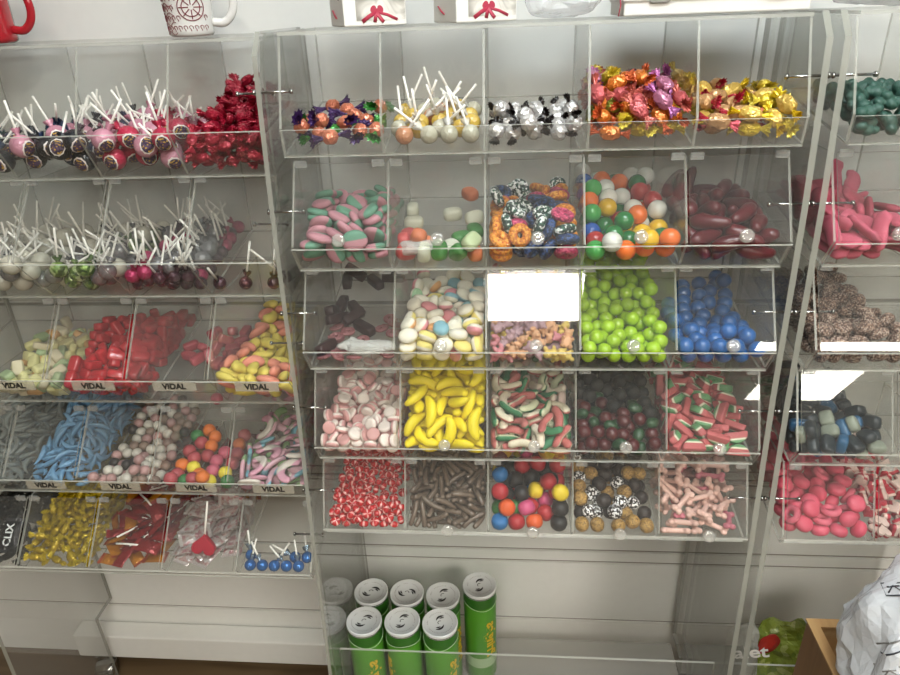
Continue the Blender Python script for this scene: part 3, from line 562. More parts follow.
'egg_orange': [276,141,42,3,-5,47,81,404,97,20,3,6,275,413,91,4,-1,47,81,164,111,3,-29,28,261,176,92,-3,-27,34,141,209,89,-47,-9,-5,41,110,144,-14,-9,45,138,125,123,53,18,-2,98,522,126,-20,-3,33],
'egg_pink': [210,77,45,-35,4,-26,154,352,112,-6,-4,-23,43,511,107,3,-5,44,173,465,110,-29,3,5,274,390,128,3,-53,-6,33,477,146,-17,27,-26,279,82,137,-14,-5,-24,85,111,136,23,4,-55,97,298,127,58,-8,-10,174,257,105,-41,21,-3,40,620,139,31,34,-8],
'egg_white': [41,80,41,-15,-6,18,157,70,53,22,12,-5,287,203,64,-19,-30,22,42,239,69,-14,11,-8,277,270,64,-26,-54,-5,212,365,92,24,3,-7,144,415,98,-38,-22,9,41,446,95,3,-4,35,38,130,97,9,-12,-32,175,91,96,-19,-17,-45,68,248,115,29,-21,22,273,265,101,-52,-20,-3,44,297,106,22,55,5,105,367,115,-7,-25,8,59,572,117,-47,32,5,118,587,120,1,2,-35,277,502,106,3,4,-44,221,68,126,2,6,56,205,115,126,-29,12,23,125,235,125,43,17,4,133,180,115,-7,-26,52,40,289,145,9,-2,-31,59,352,137,19,-48,13,275,342,149,6,6,5,280,279,141,-3,0,36,169,627,139,-27,-12,1],
'egg_yellow': [99,77,39,-7,-9,-44,274,78,37,50,10,2,158,125,51,-14,19,-12,209,139,42,3,-4,49,109,175,59,-3,-42,34,151,326,74,-45,35,5,30,361,93,-30,-22,26,103,457,97,2,59,6,43,57,83,0,6,-45,103,48,87,29,-42,5,172,43,96,23,-6,0,238,52,85,-54,-6,13,288,57,88,39,-17,-30,91,108,89,-52,6,-6,290,118,86,-7,-31,9,72,207,99,-40,2,7,193,311,91,-15,15,-30,226,606,131,8,10,-10,46,54,126,2,23,-50,114,64,119,9,-49,12,263,135,134,-18,0,18,35,180,132,-11,-17,22,241,207,155,5,-8,-12,284,207,123,-23,4,-33,225,488,135,5,-17,51],
},
('C',2,2): {
'bear_mauve': [153,114,34,-7,-33,16,250,131,45,33,15,15,173,187,49,-5,29,-10,237,347,83,29,-22,-23,159,78,65,44,12,20,211,114,38,-13,-25,-12,111,177,86,2,-43,27,279,216,56,23,-29,37,287,267,81,20,-12,-29,193,352,108,7,-28,28,291,241,115,37,8,-7,79,117,86,-28,-40,31,44,183,96,-17,18,-11,179,200,92,-12,-3,-45,38,295,159,-29,16,-4,164,169,107,-9,24,-15,60,376,132,9,-7,37,24,355,138,-36,36,12,122,399,133,-25,-8,20,67,499,143,-4,6,19,118,227,96,-1,28,0,40,552,126,6,0,-17,188,384,135,-24,2,-25],
'bear_peach': [92,71,59,-2,35,-8,79,334,113,4,27,-21,111,104,65,-9,13,-33,174,121,98,16,41,-11,41,262,108,34,-3,-4,183,405,97,-7,49,-25,135,254,64,-9,10,-12,230,195,100,40,3,-23,211,301,94,-11,-31,32,60,459,95,-20,21,-2,228,142,76,-9,1,-43,281,97,82,-15,5,1,291,308,91,4,19,-49,220,483,136,-21,16,-4,97,592,119,-22,-7,-14,283,442,136,-24,-26,13,266,538,150,-29,8,11],
'bear_pink': [59,105,31,-12,36,-26,44,271,70,31,19,20,242,276,65,-26,-12,-22,41,54,58,-45,-18,4,272,139,70,2,-20,16,143,378,90,0,14,-57,33,308,119,29,2,34,227,424,87,-24,19,-13,35,131,68,-30,-29,-13,47,246,134,-24,6,-16,175,445,128,-7,-31,21,251,370,105,-27,24,-39,45,490,105,-28,-13,-28,160,503,117,30,-3,-4,224,480,97,-27,-8,6,228,250,115,-21,5,-29,237,529,121,-31,-6,49,291,405,124,-10,-51,-22,249,384,145,-42,-5,-4,246,312,126,-30,-2,16,291,477,133,50,17,-2,241,440,158,-9,26,-26,115,337,153,-21,-6,7,138,599,124,-4,-21,33,31,582,164,-30,31,-7],
'bear_yellow': [149,143,58,-19,7,-28,43,219,55,-13,15,-6,144,323,122,15,-3,-1,72,171,54,-14,-50,30,270,174,82,-3,10,-28,113,273,90,-23,0,-40,100,360,117,-40,31,7,228,60,54,-14,24,-22,275,68,41,42,-18,-34,153,254,119,-25,14,-21,79,254,115,-9,16,6,112,470,120,-39,4,-1,26,468,144,-23,15,19,174,546,119,-2,10,-40,232,587,126,8,39,40,281,617,123,13,-41,32,34,625,122,-1,46,-37,204,617,125,27,29,-31,96,543,114,-7,28,8,70,552,157,-5,-13,24],
},
('C',2,3): {
'lime': [36,78,39,35,8,-43,80,101,42,-15,26,4,122,128,47,22,5,53,148,134,89,6,0,15,176,79,38,-4,-17,40,227,77,40,37,-12,-24,278,75,39,27,36,-20,42,159,52,3,-14,17,66,263,112,-6,-7,-18,147,173,55,33,-15,30,232,128,46,2,7,7,284,126,46,7,45,12,37,210,61,1,48,24,112,287,120,-48,7,17,89,254,68,14,51,19,119,213,62,-34,-7,9,213,248,68,36,8,-14,232,260,115,7,-36,44,283,177,55,-34,-42,-6,36,261,71,-39,4,27,138,293,75,2,10,50,37,312,79,31,-38,-1,65,393,118,-11,-22,41,152,427,100,17,13,-17,180,476,108,3,25,-16,244,420,132,30,-4,-51,37,363,89,-8,17,17,100,424,98,-38,42,-7,97,489,146,19,44,6,150,487,149,-19,-3,18,257,338,84,35,38,-25,36,433,101,1,-25,5,123,483,193,-28,-11,-16,37,460,145,56,4,-13,183,536,119,-36,-18,-2,283,431,101,28,-16,8,36,502,114,9,-25,-17,183,617,168,21,22,4,76,534,118,-49,1,-22,37,566,125,24,-9,27,40,617,132,10,-52,7,284,604,131,-26,1,38,36,50,82,-27,-37,24,88,57,70,-9,-41,28,125,77,40,31,11,30,198,54,76,-1,-12,44,252,53,78,-32,27,12,283,93,86,12,47,-26,37,115,75,-31,23,10,186,282,95,17,-52,13,114,236,109,6,13,18,232,209,99,-40,11,-33,178,129,47,8,35,-45,231,179,56,-30,-11,16,79,202,91,41,7,24,184,412,187,-5,7,-35,129,390,126,19,-8,-29,230,312,124,36,3,-1,37,298,134,38,5,-3,234,433,181,-24,-9,-50,159,358,154,12,42,3,177,405,138,-42,-33,13,284,329,126,14,19,33,283,249,123,-23,-7,-15,70,334,115,-13,31,-22,223,386,163,-58,8,1,283,415,167,-24,-7,-13,82,433,145,-29,-11,-40,254,597,241,21,-7,-24,284,560,160,-26,-13,-39,128,533,201,-16,-15,29,244,337,165,3,8,49,283,381,91,11,0,-18,43,528,157,-1,9,19,82,575,201,-3,4,-48,37,575,176,11,19,-28,150,538,158,53,23,13,127,625,211,-50,20,10,284,481,110,33,-6,-28,81,514,188,-44,7,-7,76,403,186,0,16,-9,76,625,216,3,38,10,262,487,223,17,8,-18,86,363,155,43,3,-12,256,625,168,0,10,7,37,626,182,8,24,-27,37,593,224,45,-29,15,39,536,208,-3,-35,-14,160,573,200,-25,16,-43,283,532,118,7,46,-18,222,530,209,-25,-2,-30,284,625,210,27,15,15,63,86,106,10,14,-6,122,89,90,-8,-2,52,87,127,85,0,-8,-40,260,177,127,-56,0,11,192,162,85,17,10,-15,207,105,83,5,42,12,257,147,86,-9,34,22,37,171,102,19,35,-32,199,187,130,-10,-20,-2,150,257,136,20,-39,20,195,280,145,25,18,-28,165,317,124,18,-18,-38,151,199,100,-22,28,27,283,209,93,-12,-4,-14,188,233,110,-39,24,4,36,409,158,0,16,-2,135,433,199,26,35,28,119,337,127,-50,11,-21,177,514,192,-15,16,-50,283,124,125,1,-6,-23,265,288,151,16,-41,-22,37,220,112,44,15,-18,78,458,190,19,-27,-38,221,481,192,33,-34,3,201,449,146,-31,-25,-25,283,462,182,-29,-10,-22,284,367,188,21,18,13,283,316,191,-37,-19,-19,36,359,143,-19,-20,4,112,167,109,-4,53,9,205,578,221,40,4,43,283,512,183,20,-46,18,176,623,220,-18,25,-10,174,463,188,-24,4,-16,36,487,189,36,29,11,283,529,246,-6,22,50,269,425,216,39,-24,-23,283,566,212,16,-43,-25,251,485,150,10,6,2,194,325,171,-30,-25,20,124,388,177,41,-32,-23],
},
('C',2,4): {
'blueball': [60,79,42,29,20,6,118,81,42,-33,-23,-2,177,78,42,32,24,-18,236,81,42,-45,6,14,55,136,51,-39,27,20,119,146,53,1,-21,48,203,128,50,-5,-11,-27,280,120,46,4,0,-4,41,192,61,-19,-52,8,126,203,64,20,-22,0,279,183,60,-17,-1,-5,82,242,69,-51,-8,9,138,262,73,-48,-17,8,208,276,75,0,-12,56,281,240,70,43,15,24,40,281,78,-19,-7,27,96,299,81,19,23,1,264,398,97,6,-7,3,242,344,87,-50,-13,-10,55,398,95,2,3,-32,156,368,92,16,2,-3,181,451,107,16,19,-14,280,455,108,-44,25,28,98,357,90,13,-6,2,124,469,111,22,5,3,200,541,122,9,-6,21,264,536,122,-9,9,47,38,51,89,-26,17,-33,94,51,87,-38,23,-33,151,50,87,-26,-4,-23,280,59,72,-11,-10,-8,88,109,84,20,-2,29,151,108,83,30,-14,-34,208,53,85,-26,8,-39,249,85,110,17,38,1,86,173,93,16,55,0,170,166,77,51,17,21,200,128,108,18,-11,23,256,142,94,-33,-48,-5,40,225,108,-14,7,-42,181,223,67,-30,6,-32,231,229,96,-34,9,8,265,293,80,-16,30,44,41,340,85,3,-1,10,163,313,83,31,4,-1,279,491,155,21,20,-22,205,400,99,27,-2,38,112,414,100,-12,3,-57,132,527,119,52,-20,-6,279,591,132,-21,-11,-6,228,486,112,3,3,23],
},
('C',3,0): {
'pastille': [86,75,24,3,-1,13,135,65,34,39,-30,-4,180,67,34,-14,-1,-46,238,63,37,6,-32,-34,281,62,38,16,26,-20,36,72,27,-1,0,33,86,107,45,-20,-22,-26,244,92,42,-29,3,23,37,121,43,-26,48,23,286,151,52,-40,18,-14,37,157,53,-26,7,3,107,171,52,51,20,-15,283,197,59,46,-18,12,283,230,66,24,25,-15,21,282,76,14,-27,-14,281,253,71,18,35,-25,75,285,76,10,18,-5,170,302,78,-3,15,5,283,294,78,-23,13,20,36,355,85,47,17,-5,153,349,81,9,-6,-28,195,349,82,-1,-11,14,237,343,71,-21,55,5,284,326,83,-8,-14,-12,25,410,98,42,-2,41,130,425,86,3,0,0,206,400,81,3,1,-8,263,386,84,57,14,-4,299,373,92,26,21,26,86,503,99,3,1,-14,177,456,91,1,4,-47,242,434,87,-34,-47,-4,278,436,100,-4,12,-8,54,561,110,-5,59,5,97,586,114,-43,38,3,191,504,100,3,2,-21,285,490,112,42,0,42,57,35,58,-19,-2,-4,150,50,63,1,2,-24,203,33,61,-13,-18,-33,259,40,79,23,-6,38,291,41,77,-15,22,-28,22,59,63,-34,-14,33,92,74,57,-13,-46,-21,260,81,79,-40,-19,-3,299,100,66,-31,-17,31,37,107,59,13,-15,46,138,120,75,-31,29,42,275,144,68,-30,30,-7,132,177,79,10,55,13,169,163,79,7,30,-17,282,191,89,-24,52,-5,41,190,65,-48,-31,-3,82,184,92,21,35,35,203,201,88,4,-22,-20,230,182,91,1,46,-3,52,231,81,35,-41,4,137,236,88,-16,-24,4,179,239,89,29,-15,7,233,249,89,-9,-14,-25,37,275,108,-48,-24,6,93,258,71,-10,-27,-20,116,356,85,-5,-11,10,179,260,90,-17,-32,-39,283,274,75,-23,-10,-10,36,359,106,49,7,-2,82,376,92,-26,-9,8,63,418,100,-1,46,-37,192,297,87,-11,-45,10,247,292,98,-13,29,-17,51,451,111,3,2,-19,101,448,101,-4,-10,-5,170,395,93,6,-13,-14,231,373,109,31,27,15,263,351,101,-43,27,14,136,498,113,22,33,-30,126,539,106,-38,44,4,212,479,116,3,-1,13,249,458,125,-42,10,-38,285,440,120,4,12,15,36,612,119,2,3,-38,128,622,135,27,18,11,184,575,112,-52,22,2,233,543,106,3,0,6,283,577,112,-56,-8,-1,106,45,73,14,50,10,182,61,84,-44,-11,24,213,52,97,-32,-38,-10,253,81,110,5,2,-28,291,78,111,6,29,5,55,71,68,13,38,2,135,88,79,11,30,-27,213,74,69,-42,11,-35,257,129,96,5,12,31,284,117,122,-8,17,40,36,95,97,-35,1,1,182,117,74,46,-25,-12,204,127,102,3,-19,25,207,151,95,-8,-22,43,281,166,111,-51,-16,-8,36,131,91,-3,1,16,27,132,127,-25,-28,17,131,288,107,11,-5,36,172,218,105,-25,14,8,263,158,126,8,6,-41,47,169,97,-14,-10,-17,97,214,82,13,-11,-22,129,428,119,2,-47,-10,165,198,102,2,-40,32,247,206,113,2,17,41,75,139,71,15,-27,-16,60,262,122,-9,2,-56,151,385,107,-1,47,-3,227,298,99,-17,-25,13,283,240,104,2,-4,42,32,207,105,-15,35,2,85,336,85,30,26,44,24,378,137,24,21,23,222,249,114,26,-45,22,299,303,127,9,-29,-9,62,231,102,24,-49,7,56,316,111,43,15,-15,105,395,112,-34,-34,25,194,309,110,48,-10,-18,260,337,117,-46,21,12,37,445,131,-47,-33,-3,33,514,116,-18,-41,12,131,476,110,-24,13,7,118,312,82,-21,-1,22,283,389,121,29,41,-7,45,651,135,-28,-52,11,108,554,137,-48,-31,12,147,581,124,17,-3,-53,61,398,96,32,12,-9,211,421,109,4,-2,57,67,532,125,2,-3,38,93,636,123,2,-4,44,257,651,125,3,0,0,234,585,124,-7,-2,-28,284,538,117,12,-14,31,86,92,90,-8,-15,-54,141,53,93,-6,10,-25,197,102,108,23,-3,-14],
},
('C',3,1): {
'banana': [57,73,50,8,9,13,114,80,42,-7,17,-41,215,51,53,35,-15,3,252,83,34,3,4,49,40,145,41,9,-6,-31,188,145,41,11,4,29,267,137,39,28,48,17,57,230,65,-47,22,-5,267,226,82,-9,-17,8,260,287,66,22,52,18,270,362,99,-23,9,-17,36,417,137,8,-35,-1,263,443,100,-43,28,-1,50,508,110,-25,53,4,273,500,118,-22,19,-11,86,59,84,-48,21,5,143,88,76,41,-33,-24,175,49,108,-32,-22,-16,265,80,64,9,20,38,64,118,89,-5,49,16,108,151,84,-13,50,8,268,136,81,10,14,39,47,216,108,-11,29,-27,253,215,108,-10,-6,43,236,311,113,-7,-8,0,51,383,134,-22,16,48,277,383,135,-42,-41,9,270,476,148,23,35,30,278,558,131,-35,-40,19,49,80,132,21,-33,-34,138,74,125,-13,50,2,203,88,120,17,40,23,253,90,111,-7,49,9,67,162,152,-40,6,-11,115,144,135,41,34,4,230,228,133,36,-44,-3,254,143,133,-4,48,-4,39,240,164,19,3,36,114,235,135,56,-6,-10,287,261,137,34,-37,14,290,363,180,-35,38,-13,39,425,195,2,20,19,267,558,173,-46,25,-18,289,618,184,27,-14,-29,50,129,182,-35,-46,7,105,94,175,20,1,-29,189,136,147,-7,-5,-19,277,66,138,17,-12,30,73,184,194,-11,0,-6,123,216,170,-50,-21,-6,203,192,164,11,-14,-11,272,161,180,5,-12,-14,57,249,202,18,4,52,204,309,181,33,43,16,252,294,179,38,29,22,53,378,187,41,14,19,111,399,189,-48,-32,6,279,344,216,42,35,-1,53,514,181,20,-46,-22,294,446,210,-25,-12,32,278,533,227,-26,41,-3,56,138,217,10,-10,-39,150,150,166,23,-34,-18,207,132,194,-13,0,45,250,124,184,47,11,31,91,305,200,-23,1,23,132,281,199,32,-46,13,173,279,201,-23,-33,9,263,209,199,20,48,-13,57,347,221,-46,-26,-12,116,387,221,3,7,35,163,358,226,-44,-10,-25,228,258,222,-32,-44,13,69,434,245,-2,1,8,229,369,203,42,-28,16,57,629,281,5,-12,46,248,503,263,-9,-12,-55,282,632,252,-17,37,-2,100,335,255,10,4,25,133,318,250,45,20,18,171,226,212,21,9,9,197,167,211,-2,-5,-8,74,213,223,-8,-41,-33,116,421,272,-55,-6,-3,277,233,260,-41,-30,-10,39,486,286,-42,-34,-4,36,335,249,20,13,33,238,356,280,-32,-45,-5,251,278,251,-3,0,-53,213,365,243,11,-19,-27,90,510,275,-15,4,-25,287,386,260,4,-3,32,72,586,300,7,-59,-8,260,422,295,29,41,13,237,633,298,9,-33,-47,278,581,274,9,-5,-26],
},
('C',3,2): {
'brick_gp': [138,67,63,-6,-24,2,213,83,59,-43,-28,-12,129,362,117,-6,41,2,97,384,127,2,20,-32,104,443,117,1,4,-28,289,443,96,13,5,35,137,498,103,-32,49,13,230,61,74,-21,48,11,128,197,99,-56,5,-5,103,241,123,-3,-11,-53,208,268,123,4,17,28,234,311,116,21,46,-2,76,287,132,32,14,0,36,510,121,-33,-38,-27,78,452,137,46,31,12,69,563,128,4,-16,36,125,97,126,-11,-5,40,233,70,110,14,48,9],
'brick_gw': [262,104,45,11,-9,-12,289,130,36,4,1,-30,39,187,54,-16,-31,26,90,194,47,4,-1,37,296,225,86,-32,-23,27,34,330,77,42,26,18,92,327,87,-7,-3,-16,153,326,105,14,46,-14,287,340,95,13,-10,23,196,362,88,1,-53,-9,232,536,107,5,0,-15,80,55,82,-18,3,9,83,133,91,-5,12,-27,127,155,102,-7,-42,10,201,149,97,-7,-30,45,290,110,101,37,-19,-26,67,172,121,8,-19,-34,286,151,88,27,-1,-30,217,390,127,13,-8,-30,274,407,115,8,0,-38,94,520,130,-3,9,-46,227,629,125,-52,-16,0,25,122,127,25,28,21,217,154,149,24,17,18,85,141,155,15,29,47,159,173,149,4,3,16],
'brick_pw': [92,65,40,14,-43,-17,258,65,29,0,-1,-6,128,111,63,-11,-39,5,51,284,81,11,13,10,230,424,111,8,-3,-31,66,385,111,20,-15,48,35,431,122,-14,-10,-36,231,487,99,3,-1,45,77,592,117,-23,-54,-8,290,545,114,39,36,18,25,76,66,27,26,24,125,32,76,4,-39,45,273,58,68,-45,17,-14,48,139,90,28,27,10,261,119,135,-32,32,-2,197,178,91,18,-14,2,262,139,103,-11,22,-13,181,215,118,18,49,-3,178,274,100,-2,1,45,136,282,123,-42,-7,-4,110,203,147,9,-21,-38,256,266,85,4,-1,5,58,316,112,1,-3,-51,31,334,145,14,-5,-26,83,346,138,2,-4,-2,207,483,130,1,4,8,272,471,135,3,4,20,277,621,147,25,-4,-45,85,82,101,-55,-2,1,167,123,111,9,-11,-55,211,87,131,46,27,12,270,53,98,50,16,20,67,95,127,2,-4,-36,177,137,138,-10,0,20,276,178,145,-3,0,41,39,198,136,-27,6,-46,58,102,154,-2,2,-19],
'brick_w': [55,76,42,-8,42,-23,173,80,63,7,-13,22,38,122,53,12,-16,-16,131,167,52,24,25,34,273,185,67,12,15,10,111,233,63,7,33,36,24,370,103,-31,24,-26,174,391,87,8,-52,-20,144,435,93,10,0,22,153,593,117,-35,47,7,188,61,94,1,-13,32,28,193,92,27,34,12,83,241,97,3,16,56,236,236,114,30,-1,-47,278,261,111,13,-2,22,39,249,133,-14,-9,-39,63,214,157,-4,7,-33,185,365,128,2,-9,-22,267,339,121,15,-13,-5,255,304,98,7,-6,-56,45,471,140,-5,-19,0,251,559,123,6,16,35,186,460,103,23,31,22,66,655,129,1,-5,54,196,656,138,38,-3,5,287,663,183,28,-17,24,142,181,127,0,3,-30,277,232,125,-35,40,28],
},
('C',3,3): {
'dk_black': [126,241,70,-20,-21,-44,150,276,101,32,2,-44,227,240,70,-39,25,23,234,341,132,26,38,-19,282,236,69,37,39,4,38,347,88,30,47,4,82,378,94,-32,27,-38,146,482,220,-40,8,20,167,325,85,47,-2,32,38,299,132,24,-2,-9,79,330,119,3,-17,-12,38,405,98,48,-36,3,240,432,149,10,-7,-2,85,360,163,13,54,-7,237,319,85,39,23,-3,262,366,93,24,30,12,80,461,108,8,-12,42,282,469,156,9,31,-29,143,438,189,-17,40,38,192,504,205,4,-11,10,186,465,152,-8,-5,29,38,492,115,25,-20,46,282,525,166,10,16,-3,282,506,116,-50,10,12,38,593,132,-30,-13,9,85,593,159,-14,13,48,282,579,130,-26,-1,40,51,295,80,20,33,-5,126,373,125,-12,13,-7,81,410,138,-16,-13,45,195,304,126,-32,-46,12,197,282,78,-23,-5,18,283,365,152,0,32,-8,282,157,136,-17,-18,-3,104,290,79,15,20,23,52,561,230,47,-28,-20,36,446,211,16,29,15,193,413,165,-31,10,-36,179,370,137,25,34,-14,283,317,126,5,1,-4,38,368,136,-24,-32,-21,245,519,206,-21,5,34,190,450,205,24,-26,-11,235,380,163,-8,46,-26,76,450,175,-52,-18,-2,282,408,120,12,-22,9,38,405,176,8,-1,-56,215,544,235,18,38,-8,282,479,213,-17,10,-26,172,517,253,24,-37,39,81,478,221,34,3,4,238,468,188,17,4,13,35,485,170,-12,-28,11,37,602,261,36,-19,-22,144,536,210,1,-25,11,102,403,187,-21,-7,-16,38,443,137,2,46,-6,38,511,214,31,43,-12,282,531,243,45,29,-1,38,538,146,-34,15,-10,264,600,233,34,-39,-24,140,361,175,16,-2,29,258,650,268,-10,41,-24,114,499,183,-18,-1,-54,74,537,182,-43,-28,19,96,528,230,-36,-20,-9,146,325,135,22,18,-24,159,213,129,37,19,0,282,415,174,-41,-12,17,197,332,171,-13,31,-12,283,256,118,48,-5,-32,71,255,146,8,-37,-31,106,310,166,-7,-14,23,243,287,146,17,27,26],
'dk_green': [238,64,39,27,5,-46,77,145,51,36,-2,22,287,136,51,26,11,-31,158,40,73,-5,47,14,238,102,73,10,-9,23,156,135,91,-21,33,33,265,151,90,-4,-7,-14,76,126,113,10,18,17,90,213,103,-16,-34,37,134,102,111,-33,6,6,35,166,122,-6,26,34,106,289,124,-58,-13,2,238,267,105,35,38,-14,232,178,141,-6,-53,-22,284,108,123,51,20,-3],
'dk_red': [36,66,38,2,5,37,81,87,41,15,-27,-4,145,110,46,-21,44,2,169,66,38,-27,-34,-30,207,48,65,-36,-22,9,285,72,38,-42,-1,42,37,116,46,-41,-1,-29,199,107,45,36,28,-2,205,133,89,-7,19,-45,237,141,51,19,-33,4,36,166,55,26,-32,22,101,197,61,-9,-36,8,150,177,91,19,22,-20,283,184,59,-35,10,-12,58,40,77,-18,-9,-16,106,49,64,-40,-13,-37,132,57,108,-43,-20,-7,177,84,85,0,38,-23,283,41,78,-51,25,4,37,132,93,34,-8,37,70,173,93,10,-45,4,104,115,77,27,20,-29,177,234,85,-14,-40,18,235,212,113,12,-7,-50,37,210,77,35,14,25,118,244,123,14,-15,0,187,164,125,-27,-15,-1,201,190,83,-1,16,12,284,201,107,-32,21,-30,36,81,98,8,28,9,86,75,102,17,18,-40,180,110,128,-32,-35,-18,241,128,125,-4,39,-28,284,100,80,-35,36,10,36,252,106,3,-51,13,120,144,118,14,38,-32,47,208,126,-22,30,-23],
},
('C',3,4): {
'melon': [82,95,31,-26,-10,9,139,90,30,-10,38,-32,230,93,30,4,-37,-44,49,367,79,-18,29,-25,83,420,95,-2,-27,50,155,467,108,-2,-57,-5,59,58,64,53,26,4,106,66,53,30,14,17,267,61,37,-3,-18,-55,104,144,59,-11,49,27,218,153,71,-47,10,-9,229,249,79,-22,-4,20,51,286,89,35,-6,-1,151,298,104,-5,49,33,50,352,104,-24,-16,13,51,455,112,-15,22,-39,127,422,117,-38,19,-6,232,456,134,56,-12,-9,39,72,89,-16,11,-34,164,72,56,40,17,-3,210,65,56,-13,29,-30,49,155,67,13,36,-29,188,127,69,51,-17,10,265,205,66,-11,-28,46,45,238,111,-27,-7,8,48,285,117,-26,-8,1,121,261,118,2,27,-50,271,307,121,34,10,3,54,396,132,20,-30,-23,99,332,109,-21,-33,5,233,354,122,33,15,26,40,499,115,-41,-19,15,130,498,107,3,0,-1,99,34,75,-1,-29,-51,142,118,59,-30,-29,38,269,100,69,44,1,3,88,151,101,39,14,-11,137,183,86,-13,-53,-6,279,211,93,10,40,24,52,191,102,-23,0,3,164,255,99,15,-42,-15,240,221,112,-8,17,-23,79,247,144,19,7,13,170,305,134,-19,-31,40,269,267,137,-8,-22,-49,39,342,145,47,-18,-22,256,337,143,4,-25,-48,76,493,138,-3,-24,35,140,545,110,-27,0,0,207,499,120,-20,-6,-5,28,92,42,-45,-40,1,156,142,104,34,-2,-5,188,61,91,-57,8,5,125,98,101,2,-15,-24,197,185,97,-10,-27,-37,274,151,83,-48,16,-4,99,195,135,34,-44,-18,185,259,135,-17,15,-53,230,183,123,-25,-25,1,46,260,153,-45,-17,3,179,348,119,-23,14,-9,271,305,157,-9,29,-51,49,437,150,24,-7,-1,177,433,113,46,7,31,264,410,141,29,0,-6,46,551,121,15,-47,-26,168,588,118,-12,-36,30,275,476,98,33,6,8,31,143,103,-24,28,27,141,187,130,12,-12,-16,290,212,122,16,-27,-17,42,186,141,-20,-43,28,24,312,166,-29,-29,-18,207,359,149,-11,5,-28,75,111,90,-14,-48,-12,181,226,124,31,17,-6,180,406,116,-6,20,-2,79,336,148,-6,-16,30,125,298,143,33,-34,0,282,466,141,20,37,9,115,389,134,13,54,-23,180,524,141,13,1,7,243,449,169,-35,15,-9,95,523,144,25,50,3,95,605,121,32,10,12,283,555,112,27,-19,-22],
},
('C',4,0): {
